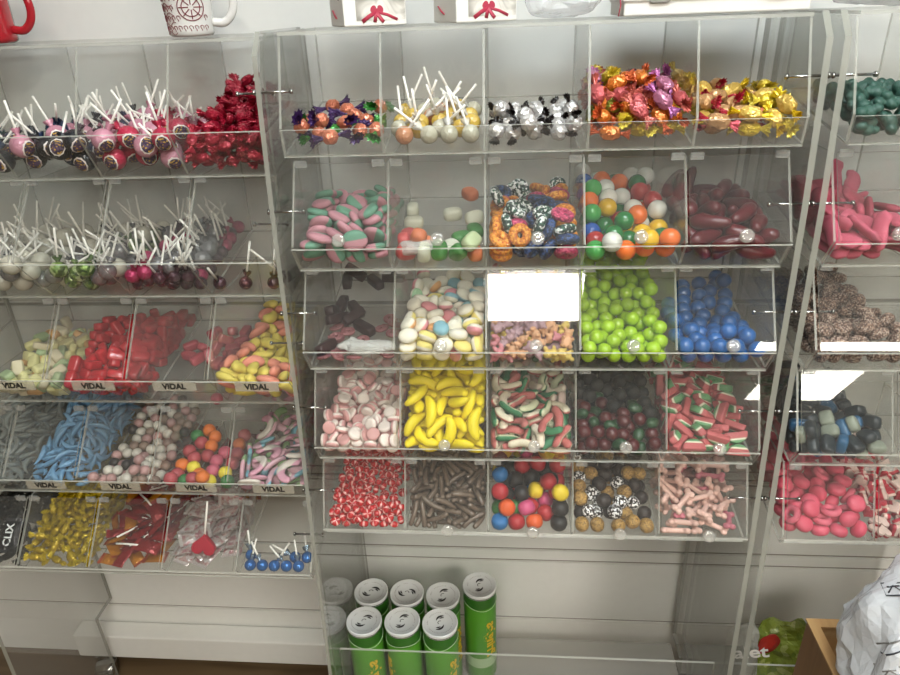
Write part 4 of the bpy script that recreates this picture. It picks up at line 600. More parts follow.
'pep': [72,112,41,-9,-44,-1,112,57,33,-16,-34,2,181,65,27,-37,45,4,205,99,38,-10,-6,12,220,70,33,45,17,2,244,223,55,2,-4,46,31,200,58,-18,-1,2,106,162,51,-29,7,4,143,116,36,-48,-31,-3,181,120,42,-6,-12,-16,211,193,49,-25,-53,-5,290,319,73,7,4,-50,48,295,68,6,-4,28,70,233,64,27,-16,15,118,190,54,-31,-41,-22,136,220,60,-2,27,-50,182,250,67,-1,28,-5,254,327,80,51,6,-28,31,324,78,-10,-8,-12,115,254,62,-36,40,10,138,283,71,11,-21,32,148,316,71,-13,58,5,191,298,70,-1,14,-53,292,382,89,23,38,12,61,366,80,3,-1,11,83,315,71,-42,-40,-3,117,314,78,-32,19,-24,173,380,83,3,4,-28,209,399,86,3,-1,7,263,389,92,-11,-23,23,31,418,96,37,-24,8,108,416,94,-36,-25,-16,142,414,96,12,24,15,164,456,96,-36,-43,-7,206,445,94,3,2,-21,289,441,97,5,-12,22,41,454,102,-9,18,36,31,490,102,1,-4,48,98,517,114,-7,-19,5,189,486,101,-30,-50,-4,290,476,106,32,33,-10,199,553,120,8,18,1,249,519,108,8,-5,34,289,513,107,-32,44,8,276,546,117,-10,-2,0,253,666,134,-42,42,5,31,56,25,2,4,-36,79,51,24,3,-1,13,152,38,28,41,-23,9,232,41,28,20,46,-12,271,40,28,37,35,-16,266,142,45,16,49,-9,29,108,42,31,-8,27,51,83,35,7,15,48,131,40,54,6,-1,-24,197,36,41,-41,30,-1,242,109,39,-5,12,-21,252,178,47,-45,35,3,54,172,72,-18,41,-13,31,168,47,-5,7,-45,107,98,32,-38,43,4,174,90,54,-36,-7,-15,202,227,63,-12,36,-19,258,260,61,-31,49,4,31,234,61,53,-19,12,78,176,54,-32,10,40,106,186,80,-37,25,-2,152,254,67,-13,27,-43,214,265,62,-37,-45,-4,219,330,76,-3,-2,-10,30,389,89,-4,13,35,33,265,69,36,16,-17,99,355,78,3,-1,14,133,379,82,-15,57,5,181,330,81,-6,-48,28,238,363,81,3,5,14,25,429,129,-13,29,-19,78,446,94,3,2,-21,41,466,126,41,-27,9,71,481,106,12,17,-26,150,489,106,-10,-4,20,262,426,98,7,-29,16,174,520,112,17,2,24,265,494,122,6,2,-17,28,602,128,26,5,52,28,648,137,-35,-3,-25,251,469,98,1,-5,53,25,691,145,8,-32,-3,248,626,133,-3,-37,-2,29,668,171,8,-42,-18,71,41,55,-20,16,-18,42,34,42,-8,15,-54,163,62,59,5,18,-28,203,63,61,48,-6,7,278,93,39,4,33,47,295,62,34,-28,11,-31,85,78,50,6,-6,29,85,65,78,-2,-17,-13,108,133,45,-40,-1,-6,145,74,33,46,19,9,254,71,40,-5,34,6,218,139,40,3,-1,8,30,137,78,27,-32,35,51,89,65,44,15,-13,101,48,64,-16,-4,44,134,85,55,-17,-4,19,235,238,78,-2,-3,-9,97,282,72,-6,31,45,76,260,68,6,-45,31,75,206,59,-28,12,28,77,142,66,-20,25,-41,173,212,60,-17,31,-15,217,281,87,2,-2,-46,79,363,105,36,-34,0,50,286,91,-12,-56,-9,64,335,96,0,40,41,88,307,94,3,3,-32,145,345,83,-19,18,31,202,358,85,50,-5,23,70,416,101,-3,-30,41,92,443,117,-53,-18,8,122,359,104,7,-4,-43,96,389,91,-1,-35,32,204,423,114,-15,47,13,51,529,138,39,-31,-9,31,557,152,-15,-25,-42,158,608,151,-14,-45,-2,224,483,108,-31,6,44,228,658,162,44,-13,-5,264,637,156,-14,-47,10,25,65,58,13,24,8,97,114,61,8,14,-49,164,122,65,2,-20,-28,181,157,49,23,-3,38,257,109,65,-16,6,-9,290,118,44,-12,30,44,49,51,76,1,-20,-11,51,116,73,28,-20,15,130,117,67,27,16,20,155,180,47,2,-4,46,212,118,63,5,2,52,285,205,51,2,3,-34,25,168,81,-34,24,-31,144,149,49,-34,-1,-7,124,59,83,47,11,-26,233,85,63,-19,-14,47,253,40,57,8,3,-29,289,277,71,5,32,47,58,247,94,-5,-15,14,28,239,93,-32,19,-10,45,205,84,49,8,-9,105,222,73,40,21,33,213,158,63,48,21,0,238,296,67,-55,-13,-1,60,388,112,-26,-2,23,28,352,96,27,14,9,30,388,123,-8,-17,-15,125,448,96,7,7,-16,175,419,90,-54,10,3,281,349,84,38,7,-4,110,484,103,4,-4,-58,131,561,120,-30,38,-14,31,501,134,-15,-35,-38,90,481,130,11,3,36,137,493,127,-10,51,-10,235,420,97,28,-16,-20,30,608,175,-7,46,10,245,551,137,45,-16,-21,224,540,118,36,-10,42,42,581,156,-9,22,32,31,701,182,26,-13,22,239,589,144,-29,49,-2,164,548,137,-49,-30,-3,264,647,182,7,7,55],
},
('C',4,1): {
'twig': [55,66,34,-3,7,-10,103,84,27,33,-24,-19,167,52,23,-8,-59,-5,225,51,37,20,10,7,284,71,34,44,30,6,25,141,57,37,-23,-28,79,111,48,30,-24,-12,167,97,42,-19,9,-18,224,121,43,-5,23,-35,264,110,32,10,1,14,33,168,42,27,31,26,259,173,56,-21,6,2,264,225,52,4,-4,-46,265,289,76,13,-44,-23,264,322,91,8,5,10,281,381,87,28,-37,-27,261,436,110,15,51,-8,51,66,55,-47,-34,-13,120,48,65,-44,-1,-10,151,67,46,-5,-2,-22,208,71,65,3,-3,-17,264,48,52,30,1,13,40,116,72,-34,-19,18,145,115,61,1,4,-49,239,104,55,-25,50,10,278,107,57,1,-1,21,46,169,75,10,22,21,158,180,80,25,10,27,260,194,68,-3,-36,-35,92,217,79,-52,-25,0,210,342,116,-5,49,12,258,346,107,-7,-5,5,258,381,120,1,26,-44,284,444,138,44,-27,16,299,493,120,-42,42,8,67,50,74,33,-4,-32,106,75,97,-15,-20,14,167,62,71,0,37,39,229,72,85,7,13,46,273,81,87,-22,10,-46,58,95,93,-8,-46,-24,120,116,90,-15,-24,34,172,113,94,-38,-25,-11,210,108,77,9,0,-14,271,149,98,-45,-6,23,58,179,108,18,-12,-1,170,179,103,54,1,-22,227,165,116,43,2,13,262,172,105,40,10,11,43,221,107,-49,12,27,151,205,112,33,-46,-18,221,220,112,33,49,9,280,238,104,-2,7,-20,48,295,114,-3,-18,-39,101,309,118,-36,25,-19,147,293,128,56,-2,-12,228,295,124,50,-14,13,300,292,106,30,5,35,45,359,118,-23,45,-11,107,367,112,16,48,16,152,314,137,-11,-53,9,209,371,126,-12,32,35,259,463,144,23,6,5,278,517,141,16,-15,-38,31,53,77,26,-3,-39,108,66,114,-55,9,12,154,74,105,-10,-31,-36,238,94,108,-28,-3,21,273,102,103,-30,0,21,57,108,121,-5,-8,-38,100,137,128,-40,-30,-3,128,126,105,-25,-52,1,214,108,105,39,18,1,291,158,111,-18,-6,-30,40,176,134,-41,25,13,95,185,115,13,46,25,166,192,126,21,4,-10,223,178,136,-5,0,21,284,197,133,43,-32,0,45,243,122,-20,-39,-21,91,244,123,-35,38,10,210,218,127,-18,45,15,283,259,127,-33,-46,5,81,300,137,15,0,25,133,300,156,11,3,-7,236,286,156,9,-22,-31,279,333,155,-18,12,-39,21,371,124,29,31,13,166,334,148,45,-13,-7,194,342,163,24,24,17,263,356,167,-4,6,-46,252,409,173,54,17,3,273,559,138,11,-28,-22,60,130,131,-3,-8,-2,136,128,141,-18,24,-16,159,119,125,7,-29,-12,221,97,131,40,11,-4,280,113,122,19,18,37,39,143,145,7,-7,-38,78,188,142,27,42,7,187,172,144,28,1,15,194,113,124,4,-22,-42,290,152,161,16,13,24,44,228,155,10,13,-31,90,226,135,17,1,-17,166,237,152,4,4,-17,251,220,151,-4,2,-37,300,267,178,28,6,34,38,198,178,32,43,8,98,243,164,28,-34,-18,205,288,170,-26,20,-45,214,263,137,43,1,-14,278,259,169,12,-40,-7,36,288,155,36,-31,26,63,299,162,7,-11,-23,181,340,189,22,-23,-42,228,288,182,9,25,28,257,323,188,-11,-56,-1,29,359,153,35,-32,-13,83,347,175,-8,-6,51,119,353,177,-16,-20,53,170,373,184,-54,0,-3,287,375,186,42,-31,-13,61,424,165,1,47,24,103,386,179,18,11,9,152,420,183,5,26,40,182,421,188,9,-7,-11,238,424,181,-10,53,-9,88,484,184,47,-29,3,157,479,176,5,-52,-15,225,518,165,30,-30,-10,256,619,135,-8,-18,-55,73,167,162,29,-27,-19,116,182,166,35,-43,-4,150,225,156,26,-12,-13,264,185,154,43,25,8,126,295,178,47,-2,-5,150,174,163,24,23,32,172,237,173,45,-18,-13,225,212,170,28,-15,-9,241,235,183,7,10,45],
},
('C',4,2): {
'drop_black': [271,55,41,-27,-52,-2,280,129,60,-19,-26,23,40,180,68,-1,27,1,141,252,81,-18,-35,26,275,199,71,31,25,-31,77,237,76,-2,7,46,187,292,88,-33,40,-21,100,351,99,44,13,-15,129,131,118,13,-31,-10,276,73,96,-6,-2,-27,68,136,111,51,13,-11,93,286,113,52,14,-7,171,217,129,-10,-12,-7,245,208,129,-15,-2,0,239,279,126,-17,-3,41,107,206,127,30,-3,-42,44,296,157,12,-27,-42,209,321,159,7,43,-20],
'drop_blue': [44,55,40,1,4,-48,166,193,67,6,5,-10,276,380,104,-21,-4,-2,45,237,126,-5,-7,12,276,398,168,11,-12,-38,276,660,252,-26,-23,-48],
'drop_green': [44,117,58,25,4,-9,105,117,57,4,28,7],
'drop_orange': [177,53,46,38,-29,15,72,72,96,24,7,2,198,344,219,-45,-28,2],
'drop_pink': [224,160,65,2,21,-19,150,317,129,19,-10,4,281,319,93,31,17,30,147,75,94,43,11,6,149,312,195,1,-36,14,98,644,254,-13,-37,16,276,681,190,-9,10,-32,44,328,215,13,-14,23,276,439,291,3,-39,-14,275,382,255,0,48,25,179,627,268,49,-6,-8],
'drop_red': [109,51,44,3,-8,-48,222,96,53,-27,-2,-24,102,177,67,-8,-29,-40,165,128,59,-25,-39,35,213,238,79,-5,41,-24,103,359,211,-39,39,-2,276,258,82,-22,-4,-2,282,497,124,-27,19,-28,266,148,115,-6,10,54,276,329,152,58,6,2,45,98,152,4,-19,33,133,263,152,-32,-30,8,196,256,168,9,20,48,233,150,163,34,37,7,258,685,311,30,5,-13,271,330,212,-17,28,-41,275,252,166,-39,37,24,278,553,294,22,-17,-16],
'drop_yellow': [41,318,93,-14,-26,5,60,359,152,5,31,32,122,371,155,-25,16,-22,185,154,116,-26,-16,39,276,98,151,19,-17,30,233,282,206,12,29,40],
},
('C',4,3): {
'berry_dark': [127,122,98,6,29,21,152,110,51,13,-41,-29,39,103,51,18,-3,22,282,106,51,-9,-1,-17,224,199,68,-13,-1,-44,282,184,65,8,6,-10,114,313,87,4,0,4,279,240,73,-18,12,-8,227,414,133,21,-1,35,200,379,98,27,-9,-32,60,325,87,-36,-8,-39,273,400,101,23,28,13,118,203,114,-28,10,39,103,366,97,18,-2,22,76,393,137,-35,-6,39,218,255,74,-14,-26,-23,38,531,208,40,20,-6,206,280,123,-37,-15,-26,256,200,113,-7,40,20,91,421,182,10,-6,-21,179,561,224,-3,18,51,222,350,137,-31,8,-21,40,489,171,-44,-17,-30,38,574,247,16,-36,24,280,513,201,-37,6,-20,154,305,129,-25,14,-37,257,307,134,-6,-48,-1,148,251,122,-51,13,-27,91,325,136,-24,10,-21,280,359,146,31,-8,-46],
'berry_gold': [38,46,44,-15,56,-13,175,46,41,-45,-3,1,281,49,41,2,48,-21,154,207,69,-45,12,8,182,158,57,-4,31,-9,210,107,49,-9,36,-29,147,400,103,-7,0,-21,171,287,82,7,-31,37,40,210,70,-41,20,-8,50,433,108,7,52,-27,96,49,41,-10,56,-8,228,52,56,-20,-45,-8,38,126,103,-8,20,35,37,179,120,-5,-59,-10,104,432,106,-29,-5,-22,280,256,127,-43,9,20,40,377,98,33,23,3,90,258,124,25,-12,33,280,489,154,-21,-30,1,40,576,176,4,24,-5,266,640,245,16,-2,-35,120,261,77,14,32,12,210,164,107,-23,9,-37,166,360,141,-28,-19,-4,187,456,159,3,33,-27,232,235,147,26,-5,-4,41,290,124,27,-25,-42],
'berry_white': [96,104,51,-10,-49,4,118,157,57,-2,-41,33,40,157,57,-6,-30,6,96,210,67,18,30,-19,213,325,87,-25,-11,3,40,264,76,17,26,18,280,297,84,-39,-34,28,181,443,108,23,23,-2,38,686,182,-33,-29,-14,84,162,96,16,-36,11,190,215,110,13,-13,6,162,67,90,1,26,-33,242,146,68,7,-46,-25,40,234,119,-11,29,-12,139,430,152,27,-49,-12,199,638,242,5,-21,35,67,70,87,-20,31,-8,188,114,99,-40,-5,23,40,431,162,26,19,26,91,501,196,-12,30,22,39,344,142,6,8,49,40,674,239,36,3,14,281,415,152,31,-11,21],
},
('C',4,4): {
'bone_pale': [76,115,34,3,-2,23,216,74,28,3,1,-10,59,185,47,2,4,-43,178,157,42,1,-4,46,68,277,63,0,-5,60,253,270,62,-57,2,0,67,38,30,47,-1,0,137,84,32,0,4,-25,40,114,92,16,26,-4,174,142,63,1,5,-43,59,227,80,-25,54,4,207,216,79,12,-17,45,96,53,57,48,-4,0,52,150,122,45,-6,-20,151,195,71,-2,3,22,69,186,81,-12,32,-32,160,80,69,10,-12,57,65,176,126,36,-10,-14,183,94,90,-7,3,-39,39,283,117,-39,43,12,160,174,119,16,9,-8,73,194,142,3,27,28,240,121,60,35,-36,-2,102,107,114,3,18,-40,257,114,97,-6,-2,14,113,202,99,7,28,-9,232,186,108,8,20,-7,33,303,160,5,7,29,262,164,83,-7,-39,-10,169,132,112,0,53,6,273,265,147,3,-16,22,40,262,187,11,-1,31,286,218,103,-11,1,31,79,225,157,-36,10,-24,127,351,146,34,8,-16,92,268,180,25,49,8,168,285,157,-34,16,-18,107,310,191,45,-15,-10,252,258,171,14,-3,-4,164,370,184,2,46,20,118,396,200,-1,-6,-45],
'bone_pink': [275,85,45,-2,2,25,175,195,103,3,-50,-25,91,122,66,0,1,28,42,362,202,-40,37,14,232,233,140,3,-4,-8,100,283,161,-48,25,-6],
'star': [69,377,90,-57,4,0,249,348,82,1,-12,45,72,386,130,-33,-46,-4,263,315,134,46,25,23,72,504,135,1,-2,-60,184,398,130,-51,10,-1,138,283,112,54,-22,13,203,288,108,34,34,19,58,464,176,-6,13,-47,227,469,138,0,16,48,97,288,130,38,34,12,245,342,163,-14,-5,35,70,400,185,-41,-23,1,52,502,248,35,-28,-10,175,394,171,-45,-32,-17,105,584,188,12,5,43,69,692,177,22,38,-32,118,514,228,42,-26,-22,177,309,200,48,-1,-4],
},
('L',0,1): {
'lol_dark': [52,117,55,-3,1,-18,52,257,80,-18,9,-16,268,117,55,5,-14,-32,240,234,76,7,-19,-28,158,236,76,-4,-1,-10,268,310,89,-10,-6,-10],
'lol_navy': [134,117,55,13,-1,-4,93,187,68,-5,18,-17,52,381,102,-6,17,-15,201,164,63,-15,5,-12,186,312,90,-15,-7,-13],
'lol_teal': [105,319,91,-9,13,-22],
},
('L',0,2): {
'lol_dark': [52,149,61,1,-2,-24,124,137,98,9,-9,-16,192,92,100,-13,-9,-20,259,117,55,-3,3,-29,179,245,78,-3,-5,-20,265,279,84,7,-5,-22,127,447,113,-8,-1,-12,268,530,128,1,-8,-27,268,77,127,-10,3,-9],
'lol_navy': [52,230,75,2,-4,-11,193,165,64,-22,-1,-26,268,198,70,-16,-7,-13,52,321,133,4,17,-22,199,406,106,3,9,-25,52,478,119,9,9,-15,268,449,114,1,-3,-30],
'lol_pink': [109,287,85,-10,4,-14,127,366,99,-8,-2,-21,197,323,92,-8,10,-19,52,398,105,-6,15,-15,268,364,99,7,-20,-16,62,85,112,-1,-3,-6,117,215,123,2,-9,-19,197,489,121,4,-15,-19],
},
('L',0,3): {
'lol_pink': [52,77,127,-9,7,-11,191,91,102,-10,-9,-16,265,117,55,12,-2,-22,104,234,136,7,-5,-24,229,190,68,-14,-11,-18,123,305,88,10,-3,-26,52,403,154,-10,2,-23,268,342,95,5,5,-14,154,510,124,1,-14,-27,268,423,109,9,-11,-18,52,166,139,8,2,-19,160,234,76,-5,7,-22,52,265,81,-14,-4,-18,189,166,135,-9,4,-29],
'lol_red': [52,117,55,-6,2,-28,84,191,68,-5,11,-12,156,153,62,0,-6,-18,187,355,97,-10,3,-24,268,261,81,-6,-7,-10,52,346,96,15,4,-20,116,396,104,-7,-6,-17,52,544,131,-8,18,-26,83,470,117,2,-6,-19,187,436,111,-2,21,-24,120,122,128,11,-8,-22,268,77,127,2,-3,-25,268,204,139,18,-13,-21],
},
('L',0,4): {
'wr_red': [67,135,38,-37,-4,0,156,137,36,-52,-28,-3,265,145,40,17,3,20,168,214,52,26,1,5,268,219,57,-16,-12,17,190,290,66,-35,35,-12,256,369,78,-1,15,-46,254,417,86,-5,-3,12,62,99,55,0,59,11,137,143,72,5,2,30,207,135,48,-12,26,-35,65,243,86,-16,-45,-20,140,255,77,42,39,-12,237,233,77,4,-17,-23,256,324,88,2,-56,-9,232,453,107,6,-14,-28,34,155,70,-10,12,27,167,125,104,1,-5,54,249,160,91,-39,-4,4,65,199,66,8,22,45,182,196,111,-5,-7,-31,253,247,116,-7,56,-8,138,349,129,0,18,43,253,282,90,8,-37,41,285,475,113,-3,5,30,38,98,115,-38,31,21,162,71,98,-7,-5,-1,289,118,104,18,32,-7,67,200,107,13,0,-9,158,266,118,10,51,-20,252,182,132,4,7,53,60,310,123,-47,22,6,181,281,168,-9,-28,42,257,338,126,0,59,-6,240,518,125,56,15,2,79,145,123,-2,25,40,113,92,115,3,-7,5,251,90,61,53,5,-6,65,235,143,1,-19,-44,137,223,125,-10,12,49,256,222,149,-6,-21,-55,71,357,147,52,-26,-5,214,325,170,-31,13,-25,236,384,129,40,-2,0,30,481,197,-25,-22,25,272,463,154,14,-16,-31,70,184,143,-57,-8,2,219,116,145,-37,31,-5,245,100,111,-39,-37,0,68,291,163,2,1,-5,135,223,168,32,34,9,289,271,160,-14,2,-32,70,414,169,-10,-2,-33,168,395,166,-42,-39,4,218,426,151,-6,10,38,248,538,160,41,38,-6,115,366,168,43,-39,-4,184,210,178,6,-6,35,251,307,156,-25,36,-12,65,247,180,59,-7,-3,198,367,195,-2,2,27,242,469,184,-2,53,0,78,452,195,26,-43,-2,167,408,210,56,1,16,209,527,185,38,-10,15,203,570,164,51,-4,16,118,354,206,10,3,-2,189,350,235,2,0,8,249,431,198,0,44,38,96,440,234,-42,21,11,96,567,266,-51,-3,-12,246,394,214,22,3,-29,40,513,237,43,-28,-16,184,459,221,2,-16,-1,219,485,217,-31,-2,-14,67,550,216,-53,9,-12,145,569,211,47,3,-26,268,568,195,1,18,-1,146,453,239,26,25,16,78,507,251,10,10,-19,287,532,229,-5,3,-31,66,324,188,2,21,44],
},
('L',1,1): {
'lol_grey': [119,126,102,-17,-2,-11,204,126,102,-3,20,22,85,233,57,-4,-1,-46,275,192,50,10,-7,-35,169,368,81,3,-12,54,214,418,90,4,-13,16,45,355,79,0,3,-25,45,288,67,-6,4,-8,104,387,84,-1,15,-50,210,485,102,17,2,-18,275,448,95,17,-3,-50],
'lol_white': [48,126,107,27,1,47,272,145,103,-2,-13,-2,202,241,131,-18,5,42,247,92,147,-16,-20,-40,122,173,50,2,4,-25,229,245,62,0,-8,-59,241,583,122,17,5,-16,207,173,50,9,-1,-28,86,189,113,8,3,52,146,397,141,-5,-7,-59,156,238,61,-17,11,-14,115,299,72,5,-15,30,69,571,120,-7,-13,-54,272,218,116,10,7,-40,114,515,139,16,4,43,187,299,89,-12,10,32,124,454,99,9,6,-44,261,408,152,15,-27,-46,272,377,86,16,11,-39,48,429,95,16,3,-11,48,502,108,-3,-3,28,177,546,116,11,-14,52,272,517,110,-7,12,45,218,352,130,2,-14,19,48,173,50,6,25,52,162,182,112,-12,-18,-14,272,304,73,-5,-4,-7],
},
('L',1,2): {
'lol_green': [151,131,95,8,-15,-53,103,161,59,-7,-9,-9,167,172,45,-2,12,1,152,235,57,-14,-3,-50,104,372,81,21,-8,8,111,286,66,-2,-4,24,163,476,99,-19,-1,52,276,407,87,5,-21,1,238,542,111,1,-15,-9,276,489,101,13,-19,-53,94,110,120,5,1,48,204,105,125,-13,8,5,275,356,128,-13,-2,52],
'lol_grey': [45,140,85,3,23,18,221,147,76,2,-1,-9,228,309,120,15,0,-22,221,212,53,5,3,5,45,274,65,-3,10,-38,204,277,65,18,-1,2,275,252,61,-3,-18,33,45,341,76,-11,4,19,225,364,80,3,6,-1,224,448,95,15,18,-51,275,319,72,6,-10,35,107,440,94,-1,19,3,45,548,113,3,5,-20,109,514,107,7,-9,-46,171,541,112,-9,0,17,99,228,97,2,-14,40,275,121,107,-14,-5,-17],
'lol_white': [272,191,98,-6,-18,10,48,204,55,-15,-11,-19,48,404,109,-3,-6,45,272,601,125,-10,-26,49,198,605,126,6,-10,9,162,332,78,-24,-6,42,168,404,95,-18,-15,25,114,583,122,-17,18,-37,48,478,103,-8,17,-25,269,438,149,-6,-5,-10],
},
('L',1,3): {
'lol_grey': [108,211,97,4,17,28,45,270,64,-14,9,-22,207,245,106,12,4,8,128,349,94,18,-2,41,116,416,89,11,6,48,275,242,109,-15,-9,5,205,565,116,-10,0,27,237,313,71,-11,-9,36,275,307,128,11,-2,-24,257,373,124,7,7,-34,107,627,127,-12,18,-39,174,505,105,-3,-15,54,226,430,92,-4,-15,2,51,462,145,15,11,-33,175,625,126,12,-7,17,45,337,76,7,9,-40,141,279,94,-18,7,-6,172,188,97,23,-14,48],
'lol_magenta': [40,135,84,-2,12,-20,98,120,101,6,0,56,155,234,52,0,4,-49,265,221,50,14,-6,11,113,522,103,-3,0,-59,133,463,128,-4,2,-39,87,471,94,-9,7,12,280,626,121,5,-12,-2,46,607,118,-9,8,-53,280,519,103,-10,-4,7,56,240,118,16,16,-21,280,462,93,5,-8,42,74,366,123,-21,-15,-42],
'lol_plum': [86,154,58,7,-3,-58,138,144,69,-1,-21,-54,201,139,75,-7,9,-20,38,169,39,14,7,51,124,189,42,6,-9,22,174,169,39,-1,12,11,190,278,58,-10,-2,-3,74,209,46,7,0,13,209,219,48,11,11,-19,228,169,39,-4,-2,0,282,274,57,24,15,-42,282,169,39,-10,-5,11,59,396,79,-3,-6,43,96,307,63,-7,-9,-39,103,254,54,-5,-4,3,179,330,67,11,7,-36,282,354,72,-16,-13,49,38,445,88,7,11,0,170,390,78,5,1,27,221,372,75,5,-10,-42,282,408,81,-1,-6,-27,168,447,88,6,-5,38,38,498,97,20,3,34,38,553,107,-5,11,35,88,572,110,3,-10,15,144,568,109,5,16,32,232,491,96,19,0,-38,68,520,136,1,7,-26,265,573,110,12,0,-34,255,139,75,8,-3,24,38,198,85,-2,1,-31],
},
('L',1,4): {
'lol_plum': [140,169,39,-5,2,-33,250,169,39,9,-2,33,38,169,39,7,-23,51,282,212,46,-7,-14,30],
},
('L',2,1): {
'pb_cream': [44,171,30,1,4,-47,97,159,29,1,-4,29,30,117,59,34,-34,14,85,129,52,-5,-5,57,152,147,59,42,37,-5,182,258,107,8,0,23,172,447,109,-19,-3,-34,26,545,117,-33,13,-32,222,589,104,-47,33,3,153,163,82,-5,2,17,239,184,98,0,12,-39,296,303,75,-36,11,-36,196,258,133,-17,-51,-6,80,395,110,-24,-53,-5,90,326,146,-7,7,12,214,428,131,3,-2,20,29,604,125,5,30,0,78,487,141,3,1,-6,222,530,121,3,-1,10,234,495,127,-16,39,-36,63,192,111,-40,25,20,226,113,92,-28,33,-6],
'pb_green': [162,385,86,-23,-19,-27,47,142,104,15,55,6,208,132,69,16,7,27,277,128,83,-1,-26,-53,225,233,101,1,43,-20,86,323,117,43,-27,2,183,321,119,30,-15,-18,46,398,151,31,-42,-8,257,452,138,-34,-28,32,145,491,121,19,-35,-37,293,98,107,-15,28,-13],
'pb_orange': [149,143,31,55,0,0,54,506,89,3,2,-24,127,202,72,38,21,21,31,274,89,-5,9,29,95,271,90,-32,36,6,38,374,115,34,-12,-18,60,448,143,-56,8,1,288,206,85,3,9,-29,286,373,134,1,9,29,182,465,128,42,32,-24],
'pb_yellow': [203,157,44,-3,-44,-6,55,448,97,-35,-6,-37,249,121,47,-14,-13,-27,288,115,55,32,-31,15,43,190,72,3,9,1,221,306,103,-31,-14,36,275,327,103,-11,42,-34,166,379,130,-24,53,5,212,348,120,10,38,16,257,357,103,-55,-13,-1,100,453,108,3,2,-22,76,514,118,1,-4,49,134,542,107,-1,-7,-18,71,131,78,-50,23,-3,49,219,95,-11,-15,-53,99,175,84,10,-19,-20,160,195,107,-45,-33,12,45,292,114,-38,9,-9,94,249,110,-35,-42,-18,134,263,98,31,-13,-33,43,342,143,-22,-10,6,269,269,111,-2,6,49,136,336,134,-44,-10,-27,240,392,132,-14,39,-20,125,402,117,-11,28,-10,127,115,87,-39,-34,-27,172,116,89,33,-38,-24],
},
('L',2,2): {
'redbrick': [107,147,34,-6,-57,12,182,133,46,13,28,10,226,169,33,-52,21,2,283,150,48,30,34,-14,283,231,44,-46,-34,-3,243,274,52,2,4,-43,289,320,71,-5,-5,-30,280,398,79,14,6,24,276,457,84,0,-5,60,40,144,55,-26,-43,-16,187,86,99,7,50,-27,277,117,87,-22,-48,-15,48,236,79,6,59,4,277,189,72,-8,41,-21,266,234,89,23,36,3,292,358,112,-7,28,-9,82,415,127,6,-14,-10,292,422,122,20,-25,-21,286,488,108,-12,15,25,30,563,137,0,-4,-30,288,582,137,-30,30,-17,29,121,80,11,10,-29,84,137,73,0,3,28,128,105,75,11,-20,-7,222,120,81,21,8,-11,257,82,104,9,51,-25,185,210,99,-31,-46,21,236,192,128,56,-5,-9,285,180,110,-39,-31,-10,232,235,132,-53,7,21,289,263,110,-12,-12,-28,247,361,151,-26,-22,-17,289,387,171,16,15,-26,42,427,163,17,21,-3,186,382,142,9,-7,42,292,441,158,20,-25,-20,84,527,145,-33,-8,-11,292,529,116,6,-29,-7,29,618,129,-20,-21,-24,117,663,137,19,28,-14,228,577,167,17,-32,-39,290,585,176,1,1,30,28,100,108,33,14,33,85,86,99,-2,27,52,116,156,105,5,43,37,170,143,101,0,-7,25,289,127,130,32,26,25,29,171,124,32,15,34,74,195,145,-21,-22,18,145,205,119,11,-7,-40,226,155,116,-12,-45,37,273,214,153,11,-48,-13,31,312,164,40,38,-9,91,258,163,-17,-34,24,153,246,154,8,-42,23,285,303,122,-11,-11,-31,46,377,171,23,1,-1,130,300,148,-41,0,26,176,281,153,-29,0,40,288,328,160,29,27,-21,73,418,186,29,-2,48,109,471,182,-8,6,-41,216,407,160,-44,30,-14,255,450,166,38,-44,3,289,428,205,-8,-9,-29,70,492,187,34,25,-4,188,448,174,37,20,10,284,513,168,-19,21,-13,83,608,127,-5,-28,-10,106,561,159,18,-24,18,151,624,127,45,-19,3,246,653,133,21,7,-54,291,650,119,26,-21,-26,29,148,154,11,11,-29,80,129,120,-9,-22,44,101,155,147,45,33,-9,154,68,123,-18,-2,-5,221,107,128,-16,4,6,37,250,142,40,4,41,114,207,159,42,-10,39,178,171,144,-12,-5,-14,148,109,127,46,-7,3,250,245,167,11,-45,-10,32,332,195,-30,-18,28,66,312,187,-29,14,-33,173,208,159,5,-47,-18,218,290,166,4,12,-27,275,290,171,1,38,44,32,374,215,-6,6,30,117,341,170,17,-6,-6,152,360,154,24,6,-30,202,330,151,40,19,17,247,395,202,-45,-39,1,29,444,212,18,-25,-19,159,517,162,-16,39,-13,132,438,159,7,-7,19,210,425,199,14,-16,-35,266,482,197,1,47,34],
},
('L',2,3): {
'clearbit': [118,356,69,-15,33,-28,172,355,82,19,-12,38,258,321,60,3,-1,26,133,405,93,-18,-10,-34,179,412,91,-4,33,-18,251,397,73,-10,58,5,145,491,106,-39,1,-40,199,486,89,4,0,8,271,484,90,32,9,11,125,546,103,-14,34,-29,215,539,113,15,27,18,265,561,102,-39,43,4,71,379,72,33,-4,-5,218,329,62,4,2,-34,284,333,93,-3,9,-26,54,448,85,-12,37,-31,215,447,116,20,19,1,273,384,106,6,-1,6],
},
('L',2,4): {
'shr_pink': [153,135,59,-15,18,-41,255,150,46,38,-13,-12,38,439,97,13,-40,-6,53,75,111,-10,8,17,208,99,86,-11,-20,-47,262,159,91,39,-35,-3,203,183,120,-20,-21,-18,45,266,145,-48,30,-18,266,162,128,-13,-23,-40,92,419,87,49,29,-3,107,625,179,30,-41,11,146,650,147,31,49,8,103,552,133,4,-6,0,208,69,130,46,-12,-1,225,103,140,-2,-21,-5,27,173,151,31,20,22,58,298,150,11,35,41,113,187,141,23,-1,14,274,208,91,7,30,39,51,441,157,48,-6,19,48,508,155,46,-33,4,149,509,128,55,-12,13,43,597,174,21,-52,-7],
